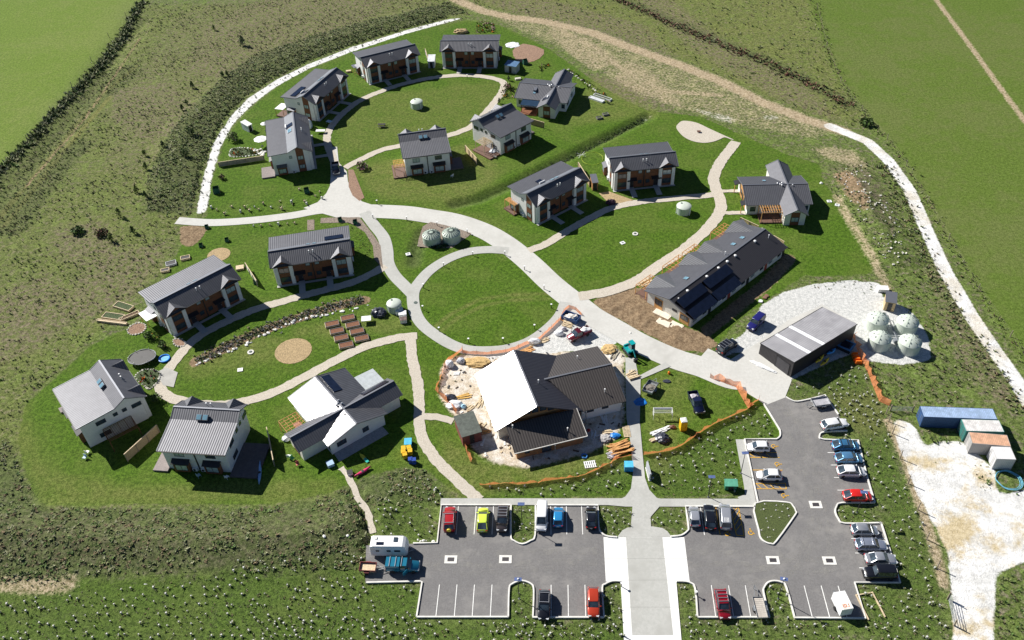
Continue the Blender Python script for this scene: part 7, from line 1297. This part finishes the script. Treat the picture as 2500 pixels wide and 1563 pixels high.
SHR_ = [((0, 0), 2.7, 1205, 730, .8, 1.8, 1, 'dark conical shrub, upper of the pair on the mid left slope'), ((0, 0), 2.7, 1232, 690, .7, 1.6, 1, 'dark conical shrub, right of the pair on the mid left slope'), ((0, 0), 2.7, 1268, 900, 1.1, 2.2, 1, 'dark bush in the tussock bank left of the white shed'), ((0, 0), 2.7, 1412, 200, .8, 2.0, 0, 'tall yellowish shrub near the top of the left slope'), ((0, 0), 2.7, 1600, 300, 1.5, 3.2, 2, 'largest grey-green bush alone on the upper left slope'), ((0, 0), 2.7, 1270, 580, 1.0, 2.2, 2, 'pale feathery bush on the middle left slope'), ((0, 0), 2.7, 965, 1120, .9, 2.2, 0, 'lime-tipped shrub, upper of the line on the left slope'), ((0, 0), 2.7, 958, 1030, .8, 2.0, 0, 'lime-tipped shrub above the line on the left slope'), ((0, 0), 2.7, 905, 1275, .9, 2.2, 0, 'lime-tipped shrub, lower left of the line on the slope'), ((0, 0), 2.7, 968, 1315, .8, 2.0, 1, 'dark shrub at the lower end of the line on the slope'), ((0, 0), 2.7, 1472, 515, .8, 1.8, 1, 'small dark bush, left of the upper pair above the bank'), ((0, 0), 2.7, 1502, 512, .8, 1.8, 1, 'small dark bush, right of the upper pair above the bank'), ((0, 0), 2.7, 1080, 980, .8, 1.9, 1, 'dark shrub beside the bank on the left slope'), ((0, 0), 2.7, 1225, 1040, 1.0, 2.0, 1, 'dark bush inside the tussock bank'), ((0, 0), 2.7, 792, 1430, .9, 2.4, 0, 'lime-green shrub left of the west road end'), ((0, 500), 3.024, 985, 210, .9, 2.0, 1, 'dark shrub below the west road end'), ((0, 500), 3.024, 822, 268, .9, 2.2, 0, 'lime-green shrub further down the left slope'), ((0, 500), 3.024, 580, 205, 1.6, 1.2, 1, 'wide dark brown bush, left of two on the open slope'), ((0, 500), 3.024, 755, 222, 1.5, 1.2, 3, 'wide rust-brown bush, right of two on the open slope'), ((450, 200), 3.78, 1645, 800, 1.5, 1.6, 4, 'round flowering bush on the lawn by the bark bed'), ((450, 200), 3.78, 350, 895, .8, 1.2, 3, 'small dark shrub near the white gravel strip'), ((1400, 0), 1.24, 885, 378, 1.8, 1.6, 1, 'large dark bush at the bend of the right pasture fence'), ((1000, 0), 3.78, 905, 815, 1.1, 1.5, 4, 'pink flowering shrub beside the curving path'), ((1000, 0), 3.78, 915, 745, .6, 1.6, 1, 'thin young tree beside the curving path'), ((1000, 0), 3.78, 828, 955, .6, 1.8, 1, 'thin young tree behind the angled white house'), ((450, 200), 3.78, 455, 540, 1.4, 2.2, 2, 'green shrub by the white garden shed'), ((0, 500), 3.024, 1100, 985, .9, 1.6, 1, 'dark green shrub below the stone-edged bed'), ((0, 500), 3.024, 1205, 1050, .8, 1.4, 1, 'blue-green shrub right of the trampoline'), ((100, 820), 3.78, 1075, 600, .9, 1.6, 1, 'shaded shrub at the corner between the bottom houses')]
MS = [[L_, O_, G_], [D_, G_], [O_, G_, P_], [B__, M('rust_scrub', (.13, .045, .028)), D_], [G_, O_, M('pink_flower', (.45, .20, .28))]]
for i, (o_, k_, x, y, r_, h_, mi_, lb) in enumerate(SHR_): shrub(lb, q1(*o_, x, y, k_), r_, h_, MS[mi_], i, 170, conical=h_ > r_*2)
NETG = M('net_green', (.012, .15, .10), .7, 0, .3, 3, trans=.15)
for o_, k_, x, y, s_, lb in (((450, 200), 3.78, 300, 1020, 1.5, 'big green netted frame near the end of the white gravel strip'), ((450, 200), 3.78, 1132, 1020, 1.2, 'green netted frame on the lawn above the road junction'), ((400, 500), 3.78, 345, 385, .8, 'small green tree guard left of the dug patch'), ((400, 500), 3.78, 583, 335, .8, 'small green tree guard above the dug patch'), ((400, 500), 3.78, 398, 215, .8, 'small green tree guard by the earth patch'), ((400, 500), 3.78, 1628, 150, .9, 'green tree guard in the mulch bed, left one'), ((400, 500), 3.78, 1768, 175, 1.0, 'green tree guard in the mulch bed, right one'), ((400, 500), 3.78, 848, 725, .8, 'green tree guard at the foot of the white-topped screen'), ((1000, 0), 3.78, 1068, 590, 1.4, 'green netted cage at the foot of the bark garden')):
    p = q1(*o_, x, y, k_); t = thing('tree_guard', lb, 'tree guard', p, R(20)); MB().add([(-s_/2, -s_/2, 0), (s_/2, -s_/2, 0), (s_/2, s_/2, 0), (-s_/2, s_/2, 0), (-s_*.45, -s_*.4, s_), (s_*.4, -s_*.45, s_*.9), (s_*.45, s_*.4, s_), (-s_*.4, s_*.45, s_*.95)], [(0, 1, 5, 4), (1, 2, 6, 5), (2, 3, 7, 6), (3, 0, 4, 7)]).build('mesh_net', NETG, t)
    for a_, b_ in ((-1, -1), (1, -1), (1, 1), (-1, 1)): MB().tube((a_*s_/2, b_*s_/2, 0), (a_*s_/2, b_*s_/2, s_), .03).build('stake', POSTW, t)
# boulders
def boulders(P, n, r, mat, label, group, seed, w=.5):
    rr = random.Random(seed); ms = []
    for i in range(4): o = blob('boulder', mat, 1, (0, 0, 0), (1, .8, .6), None, 1, seed+i, .2); ms.append(o.data); bpy.data.objects.remove(o)
    pts = along(P, w, n, seed)
    for i, (x, y) in enumerate(pts):
        s_ = rr.uniform(*r); o = link('boulder', ms[i % 4], None, (x, y, float(gz(np.array(x), np.array(y)))-.03), rr.uniform(0, 6)); o.scale = (s_,)*3; tag(o, label, 'boulder', group)
WR = M('white_rock', (.80, .79, .76), .85)
boulders(smooth(Q(400, 500, '1890,940 1750,965 1600,1000 1300,1052 1000,1165 750,1300 500,1395 270,1490'), 2), 1.5, (.18, .45), WR, 'pale rock in the row edging the planted swale', 'pale rocks edging the swale', 3, .35)
boulders(Q(450, 200, '640,640 730,640')+Q(450, 200, '720,680'), 3, (.3, .6), WR, 'white rock heaped by the flower garden', 'white rocks by the flower garden', 4, .9)
boulders(Q(1000, 0, '1460,640 1560,720 1680,800 1760,880 1880,960'), 1.6, (.2, .4), STN, 'stone in the border curving behind the cross-shaped house', 'stones of the curved border', 5, .4)
boulders(Q(1000, 0, '640,230 760,215 770,290'), 2.2, (.25, .5), M('brown_rock', (.28, .2, .15), .9), 'brown rock of the rockery behind the topmost house', 'rockery stones', 6, .5)
boulders(Q(850, 250, '650,1320 660,1260 700,1190'), 2.0, (.2, .4), WR, 'white stone left of the ribbed tanks', 'white stones by the ribbed tanks', 7, .3)
boulders(D('750,1268 810,1262 860,1290')+D('1935,425 1955,440'), .12, (.3, .5), WR, 'isolated pale rock in rough grass', 'isolated rocks', 8, 1.5)
boulders(Q(*A_, '620,590 700,600 800,598'), 2.2, (.2, .34), WR, 'pale stone behind the kerb beside the caravan', 'pale stones by the caravan kerb', 9, .25)
# planted beds with guards
GUARD = M('guard_white', (.62, .62, .60), .8, 0, .12, 3)
pts = []
for i, (P, sp) in enumerate(PLN):
    A = np_poly(P); lo, hi = np.maximum(A.min(0), [-130, 52]), np.minimum(A.max(0), [120, 250]); r = np.random.default_rng(60+i)
    gx, gy = np.meshgrid(np.arange(lo[0], hi[0], sp), np.arange(lo[1], hi[1], sp)); gx = gx+(np.arange(gx.shape[0])[:, None] % 2)*sp/2; g = np.stack([gx.ravel(), gy.ravel()], -1)+r.normal(0, sp*.24, (gx.size, 2))
    g = g[inside(A, g[:, 0], g[:, 1])]; g = g if i == 7 else g[~blocked(g[:, 0], g[:, 1])]; g = g[r.random(len(g)) > .12+.25*(np.sin(g[:, 0]*.35)*np.cos(g[:, 1]*.41) > .2)]; pts.append(g)
pts = np.vstack(pts); pts = pts[(np.abs(pts[:, 0]) < 130)]
# keep what the frame sees, nearest first
dist = np.hypot(pts[:, 0], pts[:, 1]); vis = np.array([abs((Vector((x, y, -HC)).dot(CR))/(Vector((x, y, -HC)).dot(CF))) < 1250/FPX and abs((Vector((x, y, -HC)).dot(CU))/(Vector((x, y, -HC)).dot(CF))) < 781/FPX for x, y in pts])
order = np.argsort(dist+1000*(~vis)); near, far = pts[order[:300]], pts[order[300:]]
def plant_mb(seed):
    r = random.Random(seed); mb = MB(); g_ = r.uniform(.075, .115); mb.add([(g_*math.cos(t*1.257)*a, g_*math.sin(t*1.257)*a, z) for z, a in ((0, 1.1), (.32, 1)) for t in range(5)], [(i, (i+1) % 5, 5+(i+1) % 5, 5+i) for i in range(5)]+[(5, 6, 7, 8, 9)], 0)
    for i in range(11):
        a = r.uniform(0, 6.28); l = r.uniform(.2, .5); h = r.uniform(.2, .55); w_ = .07; c, s = math.cos(a), math.sin(a); mb.add([(-s*w_, c*w_, .12), (s*w_, -c*w_, .12), (c*l, s*l, h)], [(0, 1, 2)], 1 if r.random() < .7 else 2)
    return mb
pm = []
for i in range(4): o = plant_mb(i).build('guarded_plant', [GUARD, O_, P_]); pm.append(o.data); bpy.data.objects.remove(o)
for i, (x, y) in enumerate(near):
    o = link('guarded_plant', pm[i % 4], None, (x, y, float(gz(np.array(x), np.array(y)))), rng.uniform(0, 6)); s_ = rng.uniform(.7, 1.3); o.scale = (s_,)*3; tag(o, 'small plant in a pale guard in the planted beds nearest the camera', 'plant', 'plants in pale guards')
mb = MB()
for i, (x, y) in enumerate(far):
    a = pm_s = plant_mb(i % 7); s_ = rng.uniform(.7, 1.3); z = float(gz(np.array(x), np.array(y))); th_ = rng.uniform(0, 6); c, s = math.cos(th_)*s_, math.sin(th_)*s_; n = len(mb.v)
    mb.v += [(x+c*v_[0]-s*v_[1], y+s*v_[0]+c*v_[1], z+v_[2]*s_) for v_ in a.v]; mb.f += [tuple(n+k_ for k_ in f_) for f_ in a.f]; mb.m += a.m
tag(mb.build('guarded_plants', [GUARD, O_, P_]), 'hundreds of small plants in pale guards in the beds further back', 'plants', None, 'stuff')
bw = np.vstack([density(P, 1.3, 80+i, clump=.3) for i, (P, sp) in enumerate(PLN)]); bw = bw[(bw[:, 1] < 200)]
tufts('bed_weeds', bw, (.18, .5), 6, [O_, G_, P_, B__, D_], [3, 3, 1, 1.5, 2], 'low weeds between the guarded plants', 'weeds', 30, .5)
# weeds and tufts thinly through the lawns' edges, and small stones on the dirt banks
st_ = density(D('1960,400 2040,390 2110,500 2150,600 2100,640 2010,500'), .35, 90, clump=.3); mb = MB()
for x, y in st_: mb.ob((x, y, float(gz(np.array(x), np.array(y)))+.08), (random.uniform(.15, .5), random.uniform(.15, .4), random.uniform(.1, .3)), random.uniform(0, 3), tilt=(random.uniform(-.4, .4), random.uniform(-.4, .4)))
tag(mb.build('bank_stones', STN), 'scattered stones and clods on the bank right of the cross house', 'stones', None, 'stuff')

# single garden plants dotted along the lawn edges, as in the photo
_pl = [(450, 200, 3.78, x, y) for x, y in ((250, 1165), (300, 1190), (440, 1160), (520, 1205), (560, 1165), (600, 1195), (650, 1160), (690, 1185), (730, 1130), (800, 1165), (880, 1110), (900, 1180), (990, 1115), (1000, 1135), (1110, 1110), (1130, 1130), (1210, 1060), (1250, 1020), (1270, 1080), (370, 1225), (1060, 1000), (640, 1335), (710, 1335), (790, 1325), (870, 1320), (950, 1318), (1020, 1310))]
_m = []
for i in range(3):
    o = plant_mb(20+i).build('lawn_plant', [PINE if i else GUARD, G_, P_]); _m.append(o.data); bpy.data.objects.remove(o)
for i, (a, b, k_, x, y) in enumerate(_pl):
    p = q1(a, b, x, y, k_); o = link('lawn_plant', _m[i % 3], None, (p.x, p.y, 0), i*1.3); o.scale = (random.uniform(1.2, 2.2),)*3; tag(o, 'small young plant dotted along the lawn edge by the west road', 'plant', 'young plants along the west road lawns')
